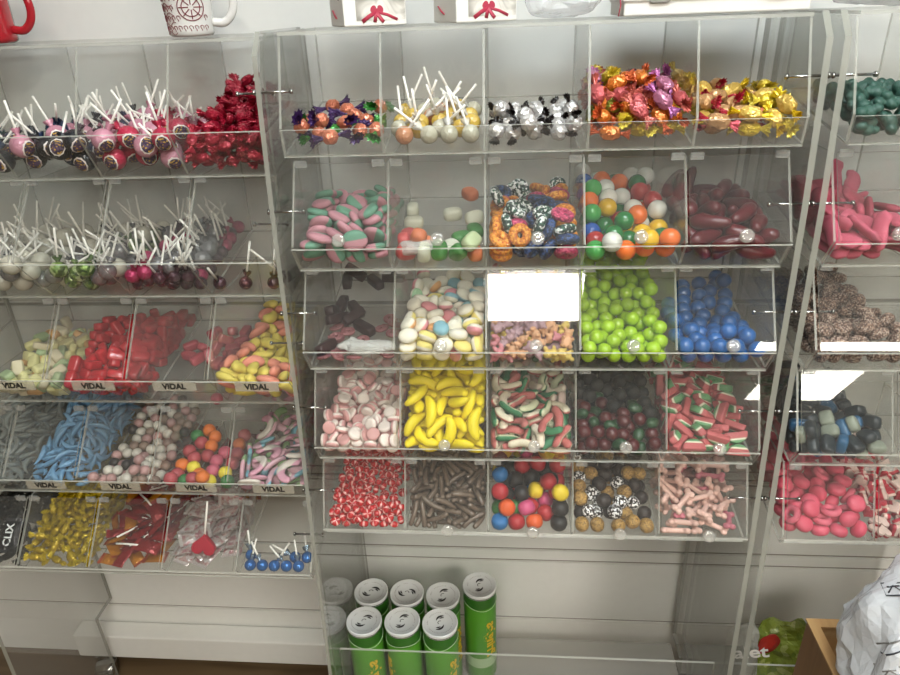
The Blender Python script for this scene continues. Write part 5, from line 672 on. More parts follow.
'shr_yellow': [83,142,36,52,1,1,210,137,60,-26,25,38,58,114,71,-10,-48,-32,135,159,52,16,12,12,278,188,59,-27,-3,53,44,183,34,54,22,12,262,240,48,10,58,1,223,366,70,30,-1,18,51,382,85,8,-53,16,182,408,73,5,-5,-23,279,397,82,0,11,-12,136,458,102,20,-13,55,262,469,84,2,-5,-36,128,598,110,-11,-22,-50,233,522,93,10,-4,4,74,658,117,9,-4,1,192,661,128,9,6,-42,254,648,120,-15,55,3,283,626,126,43,6,29,143,87,120,-22,11,-27,274,96,82,36,15,1,52,103,139,-17,13,24,156,197,106,54,6,5,50,223,123,-8,-8,-1,84,299,97,-32,21,-1,137,334,110,-9,-8,40,86,334,104,13,37,25,72,444,130,36,33,1,162,360,90,18,-11,-40,69,523,127,14,-10,0,174,623,174,58,-10,1,170,498,89,9,1,49,51,616,146,3,8,-37,123,603,156,-8,8,45,180,589,127,-11,-43,-1,30,656,144,-39,-20,-15,236,564,114,-10,6,15,57,56,144,-15,-18,-43,111,86,117,12,21,31,257,98,125,-3,-13,-4,44,144,130,12,30,-16,87,121,149,6,-41,2,170,122,130,5,-12,-1,138,129,148,-7,-3,44,127,222,118,3,-54,-11,290,290,73,27,20,25,59,342,151,-38,11,-8,123,282,130,0,-5,-49,117,354,141,-28,-49,-19,233,287,88,-55,-5,-5,217,239,118,-6,-52,7,265,345,107,-12,-7,12,137,407,109,-9,-24,-30,69,567,174,-7,14,-25,262,655,161,0,-8,17,235,490,108,-53,7,-22,113,674,179,36,-13,9,50,639,201,-2,-5,-3,191,465,112,50,23,17],
},
('L',3,0): {
'dol_grey': [91,149,31,6,-1,34,143,141,29,6,-1,36,254,129,27,50,-22,-6,60,260,56,1,16,-56,157,253,49,6,-1,-10,227,193,53,-16,4,-23,61,304,58,3,0,55,151,308,59,-2,0,-60,247,293,56,53,28,7,154,402,76,7,-1,18,95,465,87,0,-1,-53,185,480,89,4,-1,-33,277,507,94,-49,-34,-8,57,174,46,29,9,14,159,97,34,55,-8,-10,273,137,36,-17,-50,5,67,213,42,20,-51,-16,147,209,47,-4,56,13,279,201,42,8,5,35,88,296,75,-7,-3,-30,133,272,83,42,-30,-6,160,338,71,-6,3,-4,255,365,76,-6,2,-2,104,512,96,5,-2,-2,187,481,111,37,28,15,55,109,33,6,10,-42,195,121,45,18,-9,-17,258,87,45,-2,39,-38,90,229,62,-53,-17,6,175,174,48,-11,3,10,256,234,63,11,-11,-57,39,354,74,-3,-8,43,162,276,81,-8,9,-16,254,307,84,14,-52,-11,76,414,101,53,-14,-1,161,367,89,7,5,49,268,410,82,-57,-9,2,241,501,114,2,-11,52,99,163,53,-33,-35,5,152,121,54,47,-19,-6,199,136,30,11,-3,-17,25,253,84,30,-21,-21,197,244,96,-8,17,-39,290,285,80,11,-13,28,22,437,97,-21,14,-28,196,295,90,-9,6,-38,280,323,112,-14,5,26,29,476,123,-24,-34,10,231,446,95,5,4,2,61,551,102,0,-1,-54,139,472,117,-4,-5,28,231,494,134,3,2,-33,107,334,93,1,1,-39,228,249,71,-8,-9,12,274,245,90,-9,-15,-13,37,323,95,-38,24,-3,169,218,74,49,-14,1,244,256,99,9,-1,-34,101,360,107,-4,-4,20,132,272,111,-1,2,44,285,358,124,15,38,-15,46,561,125,-31,-46,13,166,394,123,-6,-3,-34,255,448,113,31,-46,-16,124,565,112,-9,5,-22,140,452,135,5,6,41,240,597,113,7,-9,-43,99,430,109,-6,1,-7,146,320,108,-4,6,-17,229,381,98,34,45,13,95,434,128,2,4,31,269,328,131,-3,-20,-44,281,440,106,27,18,13,54,477,139,13,-12,57,210,414,124,27,52,2,285,409,111,8,-22,-33,195,342,108,-8,8,-36,295,569,147,-2,-28,0,20,539,125,26,-9,-31,281,596,126,-22,-19,3,98,502,140,34,-40,-3,163,177,69,-4,-3,-13,224,339,116,-6,4,-28,112,315,129,1,0,-16,186,352,134,-2,6,-45,259,401,138,51,-30,4,129,539,140,-3,-53,4,192,528,137,13,-13,-13,264,538,127,-21,-50,7,63,446,149,8,3,-48,278,413,152,-3,-8,-30,277,481,153,-14,-14,14,59,388,129,-4,8,-15,274,518,167,11,-27,-22,62,507,159,1,-11,-31,159,556,161,-17,22,-13,240,534,181,14,-18,-38,39,627,139,1,22,-13,294,671,158,-40,25,32,283,629,184,-29,-37,13,247,689,127,7,-54,-20,271,580,156,27,24,19,138,625,151,6,16,-6,234,640,117,24,-53,-9,243,481,158,-2,-4,32,210,242,111,-35,-38,-6,201,454,150,2,-4,36,99,628,152,-52,-19,9,225,430,164,-54,17,1,92,666,144,-23,-7,10,193,648,162,42,-37,-15,31,682,144,-9,23,-10,142,605,159,-53,-6,13,259,659,162,25,3,26,74,555,161,5,55,-9,64,679,159,-8,-18,-44,252,601,154,-31,26,-34,155,484,139,-1,4,-16,43,599,156,5,6,16,203,633,178,10,14,5,50,257,88,-25,-41,14,192,587,164,-24,-52,-5,299,476,148,-40,6,42,142,405,143,-2,-3,55,240,609,172,-1,45,-5,52,358,115,37,-26,-14,110,575,163,-20,7,-8,160,499,167,2,-5,1,26,530,181,9,-9,-28,54,547,176,8,-5,-30,193,569,177,-54,17,2,52,366,93,5,3,40,70,636,177,8,3,58,95,383,143,7,-4,38,71,289,117,-9,-16,51,163,434,162,5,-7,-31],
},
('L',3,1): {
'dol_blue': [120,148,31,4,-1,-34,191,143,36,-41,27,-2,248,153,32,0,-1,-54,100,157,42,34,37,13,171,216,42,59,6,3,256,214,42,-10,-57,-11,115,313,60,6,-1,-13,174,310,59,28,-47,-15,233,325,62,7,-1,9,121,393,74,56,14,5,176,387,76,-44,39,0,259,383,72,7,-1,-8,100,502,93,32,-48,-8,163,465,92,-3,2,-11,251,490,91,10,-57,-11,66,98,37,-29,-47,21,162,133,38,22,25,31,282,118,25,3,-1,-40,75,199,51,-1,53,2,178,179,70,1,-8,-35,273,249,65,-38,-24,22,79,288,55,6,-1,-12,168,297,82,48,27,10,261,301,67,11,-25,-42,166,391,97,48,-29,-2,208,459,114,0,-11,-28,267,522,109,37,42,-1,60,142,41,14,53,-1,214,162,51,45,33,-9,269,184,62,21,18,-47,40,174,57,54,-23,13,154,181,75,8,45,-1,209,228,65,40,-27,-3,85,322,78,5,-8,-26,142,335,83,24,45,2,234,348,89,57,6,1,97,363,104,54,0,-8,241,438,105,-42,-21,13,110,473,108,10,2,-23,175,499,104,33,44,1,285,476,116,-24,27,-33,54,218,64,-9,12,53,136,125,49,47,-22,-20,222,272,76,10,-22,35,49,273,56,-54,18,-2,121,243,60,3,-38,-42,300,231,67,-32,22,-31,65,333,84,24,28,21,115,297,93,-28,-40,-12,239,373,101,-3,1,10,106,389,111,-8,-6,-24,149,354,114,42,-41,-5,262,423,107,-45,-5,26,94,553,112,1,4,34,155,495,115,-11,-4,42,228,530,112,-27,42,-17,32,346,80,-5,18,-27,135,227,52,3,-19,-52,300,328,87,21,19,28,24,413,83,14,-9,-29,138,218,83,17,-54,-11,248,330,108,52,-23,-11,66,308,115,5,-12,24,208,314,99,-27,-33,-37,271,273,97,4,11,-14,209,348,134,3,5,36,278,384,125,-38,30,-1,55,537,121,-51,28,-10,154,478,139,-2,9,41,252,500,132,-1,1,-31,24,270,84,24,-1,-32,136,266,99,-4,-33,48,226,238,80,0,7,-10,42,307,89,-38,36,7,134,326,135,-2,-12,27,300,432,91,18,15,29,59,442,98,-48,14,-15,170,380,134,38,30,9,268,314,122,-17,-49,2,23,378,118,35,28,23,123,457,127,11,-2,44,298,434,124,30,-30,-18,226,567,130,6,14,23,129,407,130,53,14,-1,281,465,158,6,-6,-19,195,529,128,-5,-1,-39,292,541,124,1,12,28,50,543,139,37,-34,1,288,589,134,26,39,7,235,350,146,-5,7,8,266,590,137,18,38,15,155,621,120,-50,-12,-6,206,463,147,-4,1,-15,258,544,158,-1,-5,-22,68,244,78,50,14,5,260,635,143,8,-33,-36,67,360,131,9,-4,11,236,519,161,21,-17,-24,23,482,166,24,-4,-32,130,545,132,-15,-14,21,274,674,149,-35,-13,9,48,441,123,34,-46,-13,94,614,134,4,-19,53,289,555,173,34,-36,-2,85,554,150,-50,11,1,238,651,119,3,-58,-11,245,579,174,-8,-13,-18,40,651,173,-12,42,-11,78,589,144,11,-8,46,255,683,155,14,15,8,43,510,165,-36,36,9,111,627,158,12,0,26,222,402,144,16,42,33,25,688,176,47,-4,36,77,683,170,20,52,-5,143,659,178,0,5,-16,64,548,168,4,-5,41,125,606,159,-31,-31,1,141,696,161,-24,-5,-9,69,457,146,-35,-36,-9,106,439,153,7,-50,-13,196,615,148,-7,-41,-7,29,215,88,42,37,18,130,555,166,-39,-42,-3,54,408,133,-26,-38,-19,148,435,153,-19,-10,-53,199,558,162,-38,45,-12,99,516,178,4,-3,45,126,403,152,47,-11,6,203,502,162,2,-7,-35,78,601,175,1,4,-16,223,622,172,28,8,13,172,492,177,11,-5,-42,185,574,176,48,-14,9,278,619,171,51,11,-19],
},
('L',3,2): {
'pearl_black': [132,207,54,-36,14,-29,34,408,90,9,-11,-33,286,399,87,5,4,-24,131,524,110,51,-16,-22,103,607,123,3,2,-27,189,618,127,-39,-2,33,45,203,53,-37,24,7,124,165,71,29,29,37],
'pearl_brown': [34,116,38,5,-44,30,198,90,44,22,13,-47,237,75,63,-7,-37,-46,243,153,45,-20,9,-28,286,187,51,-6,-31,23,89,305,71,-18,-47,-1,135,305,71,1,-8,-3,255,366,82,-19,12,-29,237,325,74,-27,-43,2,126,393,87,-51,9,22,243,416,91,19,-2,38,153,479,102,-29,8,-31,244,461,99,19,7,-39,286,444,96,19,-7,21,34,588,121,8,-45,-4,216,497,106,-1,7,-32,285,536,111,-55,-14,-1,286,84,51,-39,-2,15],
'pearl_rosy': [34,63,83,1,6,34,62,83,53,-1,-5,-3,48,158,45,16,-51,-12,104,72,69,36,1,-29,34,247,61,-6,-51,2,92,147,44,-35,-4,43,134,131,41,-2,-29,13,166,162,47,-19,-13,2,287,250,62,-35,-24,-40,128,349,80,-16,-16,-20,171,365,82,33,1,32,108,485,103,8,41,25,42,452,97,42,-20,-2,163,560,117,19,-22,31,198,455,98,14,-17,-5,284,489,103,-8,-51,1,144,627,127,3,-1,15,238,536,113,24,-28,26,40,542,113,52,21,12,168,193,79,38,-7,20,229,123,75,-1,19,-41,197,99,96,-40,4,-6,90,192,51,1,15,42,162,241,60,-7,-51,-6],
'pearl_white': [140,87,48,29,-8,-9,250,109,37,21,-10,-9,99,102,35,-3,13,-40,173,68,74,-24,15,0,202,135,41,55,0,0,286,136,41,-9,-14,57,200,218,56,38,11,9,242,198,53,28,35,38,77,261,64,27,-16,45,121,261,64,19,29,8,176,284,68,18,4,-7,242,243,60,-12,2,22,269,292,69,-30,12,40,43,292,68,-14,-57,-5,192,325,75,45,18,-20,222,282,68,-21,37,29,81,349,79,-2,-34,46,213,382,85,37,-27,-28,80,393,87,6,-15,-50,93,443,94,-11,-58,-5,33,497,105,-12,-43,-2,140,436,95,-6,12,28,177,411,90,-7,-51,-2,79,520,110,31,8,28,101,560,117,-7,-30,23,176,518,109,20,12,8,214,574,118,-2,-14,43,262,576,119,-36,-5,-7,64,124,71,-23,-2,-30,109,118,76,19,52,6,168,117,66,2,21,-25,207,173,64,2,-45,3],
},
('L',3,3): {
'wild_green': [88,101,41,-11,-26,-10,274,100,42,6,6,33,39,368,86,-7,-59,-5],
'wild_orange': [189,66,90,47,25,13,40,191,56,0,6,-50,138,136,48,-46,-6,8,131,303,77,-46,-17,-3,84,402,95,-6,-50,3,126,362,87,-38,-8,-41,255,317,79,-8,27,7],
'wild_pink': [190,158,53,39,-35,17,185,215,62,-35,-6,-7,205,268,69,3,0,1,43,618,133,10,7,-32,277,678,142,-18,34,45],
'wild_rose': [40,81,67,-1,11,39,136,80,69,12,29,27,41,134,48,-23,-6,33,41,272,72,-38,-2,-19,80,230,65,-25,49,-17,134,246,66,-32,11,-30,76,324,80,-2,-45,38,261,203,59,10,-29,-17,259,375,88,-24,53,5,263,260,68,3,1,-16],
'wild_yellow': [195,100,42,-15,5,47,97,176,54,-47,29,4,248,148,49,24,-35,34],
},
('L',3,4): {
'rope_bp': [136,258,73,-1,-3,42,213,264,91,-31,-46,4,189,455,83,3,0,2,160,104,66,-12,41,9,250,96,77,-26,45,-17,31,165,86,-26,25,-14,139,152,86,36,18,10,261,172,92,0,24,-49,248,412,138,3,9,-8,69,255,130,49,-29,13,248,219,141,8,-21,-52],
'rope_gp': [182,128,65,-31,29,6,260,107,46,-2,-8,-23,63,233,70,3,-11,-6,176,352,86,-4,-19,52,72,457,105,-42,-22,7,257,416,77,-48,-32,-3,19,267,90,-36,10,-36,73,189,86,-48,7,-9,57,383,123,13,5,-46,250,464,119,-42,40,3,89,460,117,-50,14,17,169,652,126,-2,1,-30,24,121,92,36,-1,-41,149,222,104,15,0,-55,256,307,130,-7,2,-47],
'rope_pw': [64,56,68,41,-6,3,64,163,32,3,-1,8,168,169,33,-45,-35,-3,243,190,49,36,-45,-4,191,208,65,-7,0,39,273,249,82,16,45,6,61,355,74,-22,-56,0,216,372,90,6,-14,25,42,552,125,-18,-40,-2,158,560,102,-36,-45,-4,263,538,98,-52,23,2,96,76,71,-15,12,26,228,241,104,-6,2,-44,150,315,102,-27,49,-4,264,320,110,-7,1,-51,45,379,135,13,3,-41,188,497,108,0,-60,-5,271,422,95,-50,27,2,60,661,140,-17,-48,-10,254,656,125,-1,2,-32,86,134,106,22,49,6,225,92,113,4,-1,16,122,201,130,-1,58,-1,89,292,105,-6,-2,31,161,417,114,-31,41,-14],
},
('L',4,0): {
'wr_black': [89,84,36,-44,25,-5,156,107,39,-30,-46,1,293,86,39,-20,-24,21,58,133,66,-6,8,41,164,168,65,-6,0,-17,237,178,50,4,-1,15,82,279,68,4,-1,14,147,278,69,7,0,16,254,267,68,1,19,-57,97,374,85,3,-2,23,171,346,86,-20,2,-2,254,366,89,-41,5,-6,74,472,103,5,-1,30,168,460,102,-2,-4,25,251,470,102,3,1,-12,184,62,59,-18,54,12,249,58,50,-1,50,3,69,178,71,-4,7,5,181,203,74,43,-20,-3,254,184,86,1,-3,-15,66,300,95,2,49,-17,177,267,95,2,-15,38,254,309,75,2,-59,4,67,372,106,16,-7,-48,166,362,116,41,-24,3,252,410,93,-50,9,-3,145,513,114,38,22,14,256,507,121,-20,-46,21,59,210,95,30,-15,-5,195,200,107,1,8,46,258,115,68,8,-24,-25,78,236,92,-22,15,-3,142,260,113,16,15,-53,252,289,103,7,0,11,65,327,114,42,8,5,177,411,133,26,-44,-3,241,392,121,-4,56,-3,71,429,128,-56,-11,5,139,555,142,-12,39,-15,215,419,142,-16,-1,-40,60,556,142,-50,8,16,139,595,124,-57,6,2,285,529,138,-1,11,27,30,383,111,6,-17,-26,148,476,148,-4,-3,54,254,235,99,0,-49,-8,73,363,151,-37,-39,7,101,238,119,-20,-43,12,252,357,135,-46,4,3,28,450,155,-33,27,-25,112,435,151,2,9,-18,234,278,133,-2,-4,54,85,513,143,21,10,21,222,594,129,-21,39,-18,249,460,147,2,-21,40,60,614,128,-44,-29,0,157,639,138,-18,7,-9,225,517,154,-10,51,4],
},
('L',4,1): {
'wr_gold': [58,67,30,-55,15,1,142,56,31,-19,5,-7,194,73,32,-5,6,-17,257,67,30,3,1,-10,51,143,44,2,4,-41,136,175,50,15,0,13,173,136,44,14,-26,-38,280,156,47,0,10,-35,28,211,56,-40,40,1,142,226,59,-1,55,20,191,184,68,-7,15,-43,248,223,59,-31,24,-12,44,295,70,3,2,-22,193,270,66,2,0,7,263,281,69,35,46,7,189,376,85,1,6,-42,289,353,81,-41,40,2,261,447,98,3,5,-23,269,513,109,1,-6,36,57,45,55,-34,0,-2,124,123,42,-26,-14,10,218,57,55,15,14,47,293,77,49,-33,-29,20,60,79,61,-6,-57,18,107,172,71,-16,-3,43,189,115,65,-1,-39,13,232,149,48,-1,-1,33,57,199,70,31,-47,16,105,214,85,-51,18,-7,173,174,101,-39,23,-21,260,201,88,-58,-12,4,60,269,101,3,-4,-21,232,285,93,0,0,-31,60,354,106,3,1,53,159,374,107,-45,-29,0,266,349,103,3,46,-13,272,484,139,-28,45,-18,35,108,82,38,-43,6,141,77,91,8,-13,19,141,107,73,1,1,-11,223,111,79,-15,0,-22,58,111,112,0,-46,36,90,103,75,26,-22,2,212,139,103,7,16,30,294,109,80,-26,22,-22,30,223,90,-36,36,-16,89,172,96,-11,44,-14,190,234,96,-42,29,-11,260,168,80,5,-9,-55,59,279,131,-8,2,2,106,277,97,-43,26,-7,203,328,106,-42,43,0,294,289,101,-17,23,-23,140,387,136,-2,-1,51,218,390,112,-4,14,-1,292,419,113,-41,-42,3,59,486,136,15,-17,-37,194,470,144,-53,16,10,293,487,191,4,25,13,132,544,135,29,46,-15,293,577,152,24,24,-23,27,212,124,-32,-29,21,59,175,109,26,23,13,150,150,119,-14,-22,7,263,89,70,23,-15,-28,47,243,146,-13,25,-8,86,188,130,-39,-41,6,201,176,126,-21,-41,26,266,211,120,-3,15,27,51,180,151,-45,25,-4,145,210,115,36,-36,26,232,223,119,40,40,4,268,254,123,3,22,24,58,322,118,3,56,-16,131,298,102,-22,19,-15,236,314,128,-10,0,31,279,318,133,-27,19,43,28,412,155,-1,1,-29,124,388,166,-17,-52,14,258,375,127,-2,-8,-24,293,423,144,41,-42,-5,53,450,173,7,14,42,209,486,168,-14,10,5,265,506,163,-21,-4,33,80,638,140,3,-6,-28,278,607,155,8,18,9,95,226,152,12,17,37,127,230,138,28,-17,0,200,230,131,6,19,24,278,277,151,36,-18,-17,27,332,142,-5,4,29,139,260,145,-26,4,-21,168,260,121,-39,33,-21,239,223,150,-8,-2,29,62,316,153,1,-6,-28,161,289,141,-31,-33,32,191,297,134,13,-17,-15,263,248,174,-1,6,59,106,274,156,-9,0,38,145,350,133,-18,-19,49,213,331,145,36,-37,6,241,323,178,-6,3,11,70,393,153,17,-43,-4,125,419,187,-46,19,-10,292,423,176,10,3,30,179,537,176,18,45,32,280,664,154,-27,-26,-1,108,143,110,48,2,24,198,251,175,-13,15,-22,234,356,166,-3,-7,-48,282,291,195,0,4,26,100,339,159,-9,4,35,140,326,160,12,-13,7,223,386,155,14,-53,-10,293,354,207,4,13,26,76,344,181,12,-24,-31,151,302,189,-16,37,-3,235,384,186,-16,44,-28,234,346,209,11,-11,-48,72,389,200,-21,-21,43,109,341,195,-25,42,-20,176,391,181,39,39,-4,205,374,217,-14,58,-7,166,425,200,9,-11,-13,218,427,176,12,-29,-24,227,510,211,-57,-11,-2,27,540,186,-1,2,30,294,637,191,32,24,29,248,714,146,-35,-27,5,27,393,197,39,32,15,143,490,179,49,26,15,236,521,177,-17,-13,33,253,422,207,53,-3,-2,58,579,197,23,-25,-24,184,453,175,-12,33,45,292,574,217,7,8,29,33,537,217,6,-8,-27,169,614,165,28,11,2,250,454,195,12,13,-21,103,445,209,-15,-6,16,230,546,203,12,0,5,99,621,171,-31,-15,24,272,766,175,13,-15,-6,52,355,202,31,-15,-41,115,699,174,-15,-57,-4,226,640,214,24,45,0,94,482,196,3,-9,-42,260,697,171,-16,44,-20,272,707,207,4,9,-40,104,648,195,6,16,38,236,714,184,9,1,17,293,742,257,41,-34,-25,83,545,213,-1,-1,25,161,759,235,-17,-25,-48,225,684,228,-10,-11,43,271,673,233,-38,18,-14,159,788,284,-6,41,23,279,772,220,-35,26,-40,100,789,266,-9,35,14,66,772,265,18,-9,-4,267,783,275,8,34,-10,133,578,197,8,-10,-48,222,611,194,30,42,-1,206,582,222,-44,32,-13,229,770,245,24,-22,9,167,654,216,10,5,17,124,654,226,26,-54,-4,153,724,260,-39,10,3,209,612,247,-13,-4,26,153,537,220,7,56,6,76,648,225,10,-21,-33,64,585,236,-6,56,-21,183,748,257,-55,7,15,261,527,241,-52,-4,-1,133,501,219,8,5,-7,96,637,251,1,-6,-31,275,684,264,5,-12,-18,268,593,244,28,20,24,45,710,275,8,-17,-30,244,633,262,13,-11,-28,164,465,225,-19,46,-11,27,742,288,35,37,1,182,637,239,11,5,25,141,532,251,-36,-19,11,199,624,273,12,-13,-51,41,644,258,-17,6,-21,145,761,306,-39,0,0,254,730,273,-43,0,-8,180,654,273,6,-55,-16,83,692,273,12,-2,21,129,567,245,8,-1,17,199,693,266,-8,-4,-56,130,695,283,0,15,-40,121,607,272,-19,16,-28],
},
('L',4,2): {
'pk_orange': [66,67,28,3,2,-2,165,86,32,5,-1,-15,255,86,31,-3,-6,59,238,259,60,1,0,22,62,488,100,1,1,1,212,477,104,8,-6,54,61,107,47,-8,5,-15,283,136,49,42,-42,6,63,173,53,8,-4,-16,248,102,64,2,-6,-16,255,216,75,-5,57,1,160,429,109,-55,20,5,257,389,101,3,5,-33,271,525,109,1,0,-27,63,144,75,-7,55,-7,271,195,58,-3,0,-36,23,212,97,0,-27,0,40,357,133,40,-29,-15,83,448,139,-43,-39,0,255,601,122,17,-56,-2,99,269,92,-11,6,-52,134,229,84,44,-39,-13,99,214,107,-3,4,-22,138,294,112,1,0,-2,249,327,138,3,-8,-23,203,379,113,-52,-22,-3,261,425,131,26,52,1,69,681,136,-6,-57,-6,209,362,141,-5,-2,-32,159,330,155,53,25,10,232,416,146,-58,9,-3,182,537,140,-9,-43,10,155,635,155,-11,-8,48,260,505,149,50,8,17,47,761,165,10,10,-29,276,727,178,2,41,4,123,630,162,-3,-10,2,210,570,137,1,2,-18,179,478,147,1,-58,6,69,675,172,26,-43,2,197,695,152,-2,0,-44,96,520,151,9,53,6,174,793,200,-17,32,31,234,651,173,-1,-5,12,98,754,181,52,8,-10,229,743,203,25,0,-20,23,681,178,-22,-25,18,249,765,203,15,24,-41,175,760,185,5,-43,17,196,725,175,26,45,-22,268,662,199,-46,32,1,122,760,193,45,-14,-5,284,566,167,28,28,6],
'pk_red': [107,169,47,43,39,10,145,351,78,4,1,2,250,325,75,-14,-56,3,139,407,91,-5,3,-53,254,423,91,-2,-58,-10,129,72,54,1,-6,24,181,142,59,-54,-26,-5,65,291,75,-57,0,0,177,300,93,-1,-1,46,276,293,98,-41,38,-3,63,417,118,-51,27,-1,151,135,80,-4,4,51,56,244,86,0,8,-21,233,85,94,4,-5,57,255,168,82,-1,5,-60,167,169,98,43,36,0,250,214,100,-9,-57,5,252,345,115,7,-3,-49,160,447,132,-59,-2,8,289,484,139,35,32,19,162,626,128,1,-2,-52,283,222,127,35,36,7,70,169,94,57,14,-2,166,212,111,-34,47,-12,253,280,122,-14,52,-4,101,238,128,-6,5,-3,156,371,129,8,3,-18,133,552,140,-41,-42,-2,250,668,135,1,1,50,116,267,139,0,8,41,179,307,131,-52,20,1,234,172,120,-17,46,-2,84,337,140,-3,4,30,201,255,139,4,-9,43,94,422,157,-50,-28,-5,39,543,150,8,-3,-30,240,430,169,21,-56,0,105,589,166,-51,-15,-14,250,783,182,-11,46,27,214,485,168,-25,53,5,257,593,173,-1,-2,-41,73,633,162,-12,-3,12,95,700,179,41,-34,-2,108,655,208,-4,1,-15,175,694,178,-7,2,-7,35,749,206,-17,20,-12,176,663,202,0,-7,42],
},
('L',4,3): {
'pk_orange': [233,460,98,-4,-3,10,255,397,106,1,-2,-54,64,523,106,0,2,-47,164,550,111,-10,57,1,260,545,110,-4,-6,59,26,409,120,-16,-16,27,299,448,129,-29,18,-27,35,405,174,1,22,1,234,779,193,-17,-17,-26,85,619,176,-11,-53,-5,125,688,183,4,-6,40],
'pk_red': [154,486,102,5,-2,7,89,417,123,0,-4,-2,123,591,121,1,0,-43,229,464,129,6,11,28,257,453,162,28,28,12,295,578,162,-18,28,-22,183,617,159,-7,54,-21,183,559,169,47,15,6,266,633,149,-48,32,13,152,777,191,52,1,-6,228,751,172,1,6,59,79,673,186,-43,16,-1,214,696,181,-10,57,7],
'pk_white': [75,121,35,1,-2,23,159,113,34,-32,48,3,260,162,43,-39,-45,-2,74,229,60,-4,-2,60,158,225,55,17,56,4,236,288,68,7,-59,0,238,391,84,-20,54,1,71,124,57,0,56,-1,158,136,57,1,-3,17,268,183,68,-40,40,-6,83,255,81,-17,55,-1,172,245,85,-7,-8,29,227,263,97,37,39,11,58,359,99,2,-1,-32,144,395,108,-38,-45,0,86,170,83,-55,-14,0,189,284,116,-2,-6,0,275,264,118,26,-24,-19,53,228,98,40,40,1,210,332,139,-4,-35,-43,291,298,114,18,24,24,76,290,115,-1,3,-2,185,432,121,3,4,28,297,353,153,-17,-28,19,89,322,130,5,6,47,165,392,144,16,-53,-3,281,468,149,27,32,8,61,475,153,-17,2,-38,176,507,140,53,1,8,259,518,170,-22,-13,25,72,520,152,-14,11,-17,185,584,140,-1,-1,-54,232,546,176,-11,-6,22,69,655,153,-7,3,-23,224,693,156,-56,-3,4,112,719,170,-31,50,6,116,735,152,4,-1,-13,297,728,194,-38,-4,44,171,681,198,-21,-53,-8,94,584,185,38,-42,-12],
},
('L',4,4): {
'lol_blue': [49,49,38,-7,-18,-52,153,49,38,-18,-17,-51,257,49,38,-1,-14,-42,101,49,38,3,-15,-35,205,49,38,10,-14,-37,283,93,46,-20,7,22,37,99,47,-6,4,32,231,93,46,1,-19,-4],
},
('R',0,0): {
'frog': [60,58,38,-20,24,-24,127,64,49,-21,-36,-30,228,55,54,-19,-14,-15,283,66,53,-29,-27,-9,56,153,62,-25,16,-7,106,123,66,9,-27,25,197,118,61,7,21,-50,265,143,60,-13,-42,34,43,221,88,31,11,-17,45,295,94,22,-44,16,197,289,93,23,-43,8,273,301,93,-30,-32,28,44,364,102,40,27,-11,105,404,99,-24,-6,4,195,379,104,43,-7,18,266,379,104,-40,-26,-35,51,53,85,-25,-4,-3,119,78,108,-11,-25,30,178,47,64,28,46,-18,266,87,106,-23,3,-30,48,123,114,13,-44,20,134,182,123,-15,-35,-43,190,143,126,-8,-9,-24,239,178,109,21,-10,-8,78,247,118,-39,33,-16,185,231,99,-37,-10,16],
},
('R',0,1): {
'frog': [49,91,53,-20,27,-11,117,74,49,47,5,-23,201,53,52,42,-31,0,275,51,43,28,9,11,57,179,64,19,25,31,141,155,59,20,24,30,198,129,62,-40,-27,-28,247,117,62,21,-44,16,65,251,72,-4,-40,37,138,235,78,-30,-11,-5,205,228,82,-10,-41,-1,262,259,74,-23,-12,9,44,336,91,30,-10,-16,127,361,100,-32,-1,-11,168,301,89,26,-9,-17,258,338,88,-18,-25,21,48,58,96,-11,-9,17,148,48,80,-12,8,3],
},
('R',1,0): {
'tongue': [46,121,42,-33,34,-3,128,110,50,1,-10,17,169,131,41,5,6,-29,245,116,40,38,45,0,56,195,57,-34,28,-3,295,141,55,-25,-22,27,57,261,64,34,40,20,110,273,85,-41,-32,-18,147,263,105,-9,-40,1,51,367,129,-13,-29,2,119,325,94,15,11,-53,188,336,83,7,8,-36,260,295,88,1,-9,-24,59,433,99,15,18,44,154,407,128,7,0,-19,58,522,102,-45,35,3,219,572,159,-14,34,9,58,94,72,-41,30,-5,102,104,69,-3,-9,39,171,87,98,-9,37,2,225,71,71,43,-25,1,52,161,106,13,24,36,139,175,108,-42,5,12,231,167,89,-40,-34,-7,284,126,95,42,24,23,36,253,140,33,18,-25,96,250,116,36,-18,-6,185,257,101,5,-36,-13,282,296,119,33,-42,-1,23,373,126,-1,30,-1,65,322,129,0,-22,-33,205,344,132,-7,-45,-12,248,459,105,-12,-4,15,40,469,139,-39,-34,17,81,458,157,-43,39,11,178,440,113,-11,-18,23,265,527,150,2,14,-31,63,543,136,-9,6,-21,100,535,145,11,9,46,139,564,131,19,49,9,259,534,120,-4,24,-32,27,97,95,23,-15,-27,121,88,106,-26,-38,14,226,122,126,-35,44,-6,238,92,107,-5,-3,29,75,199,123,15,-11,56,221,271,99,-19,-26,12],
},
('R',2,0): {
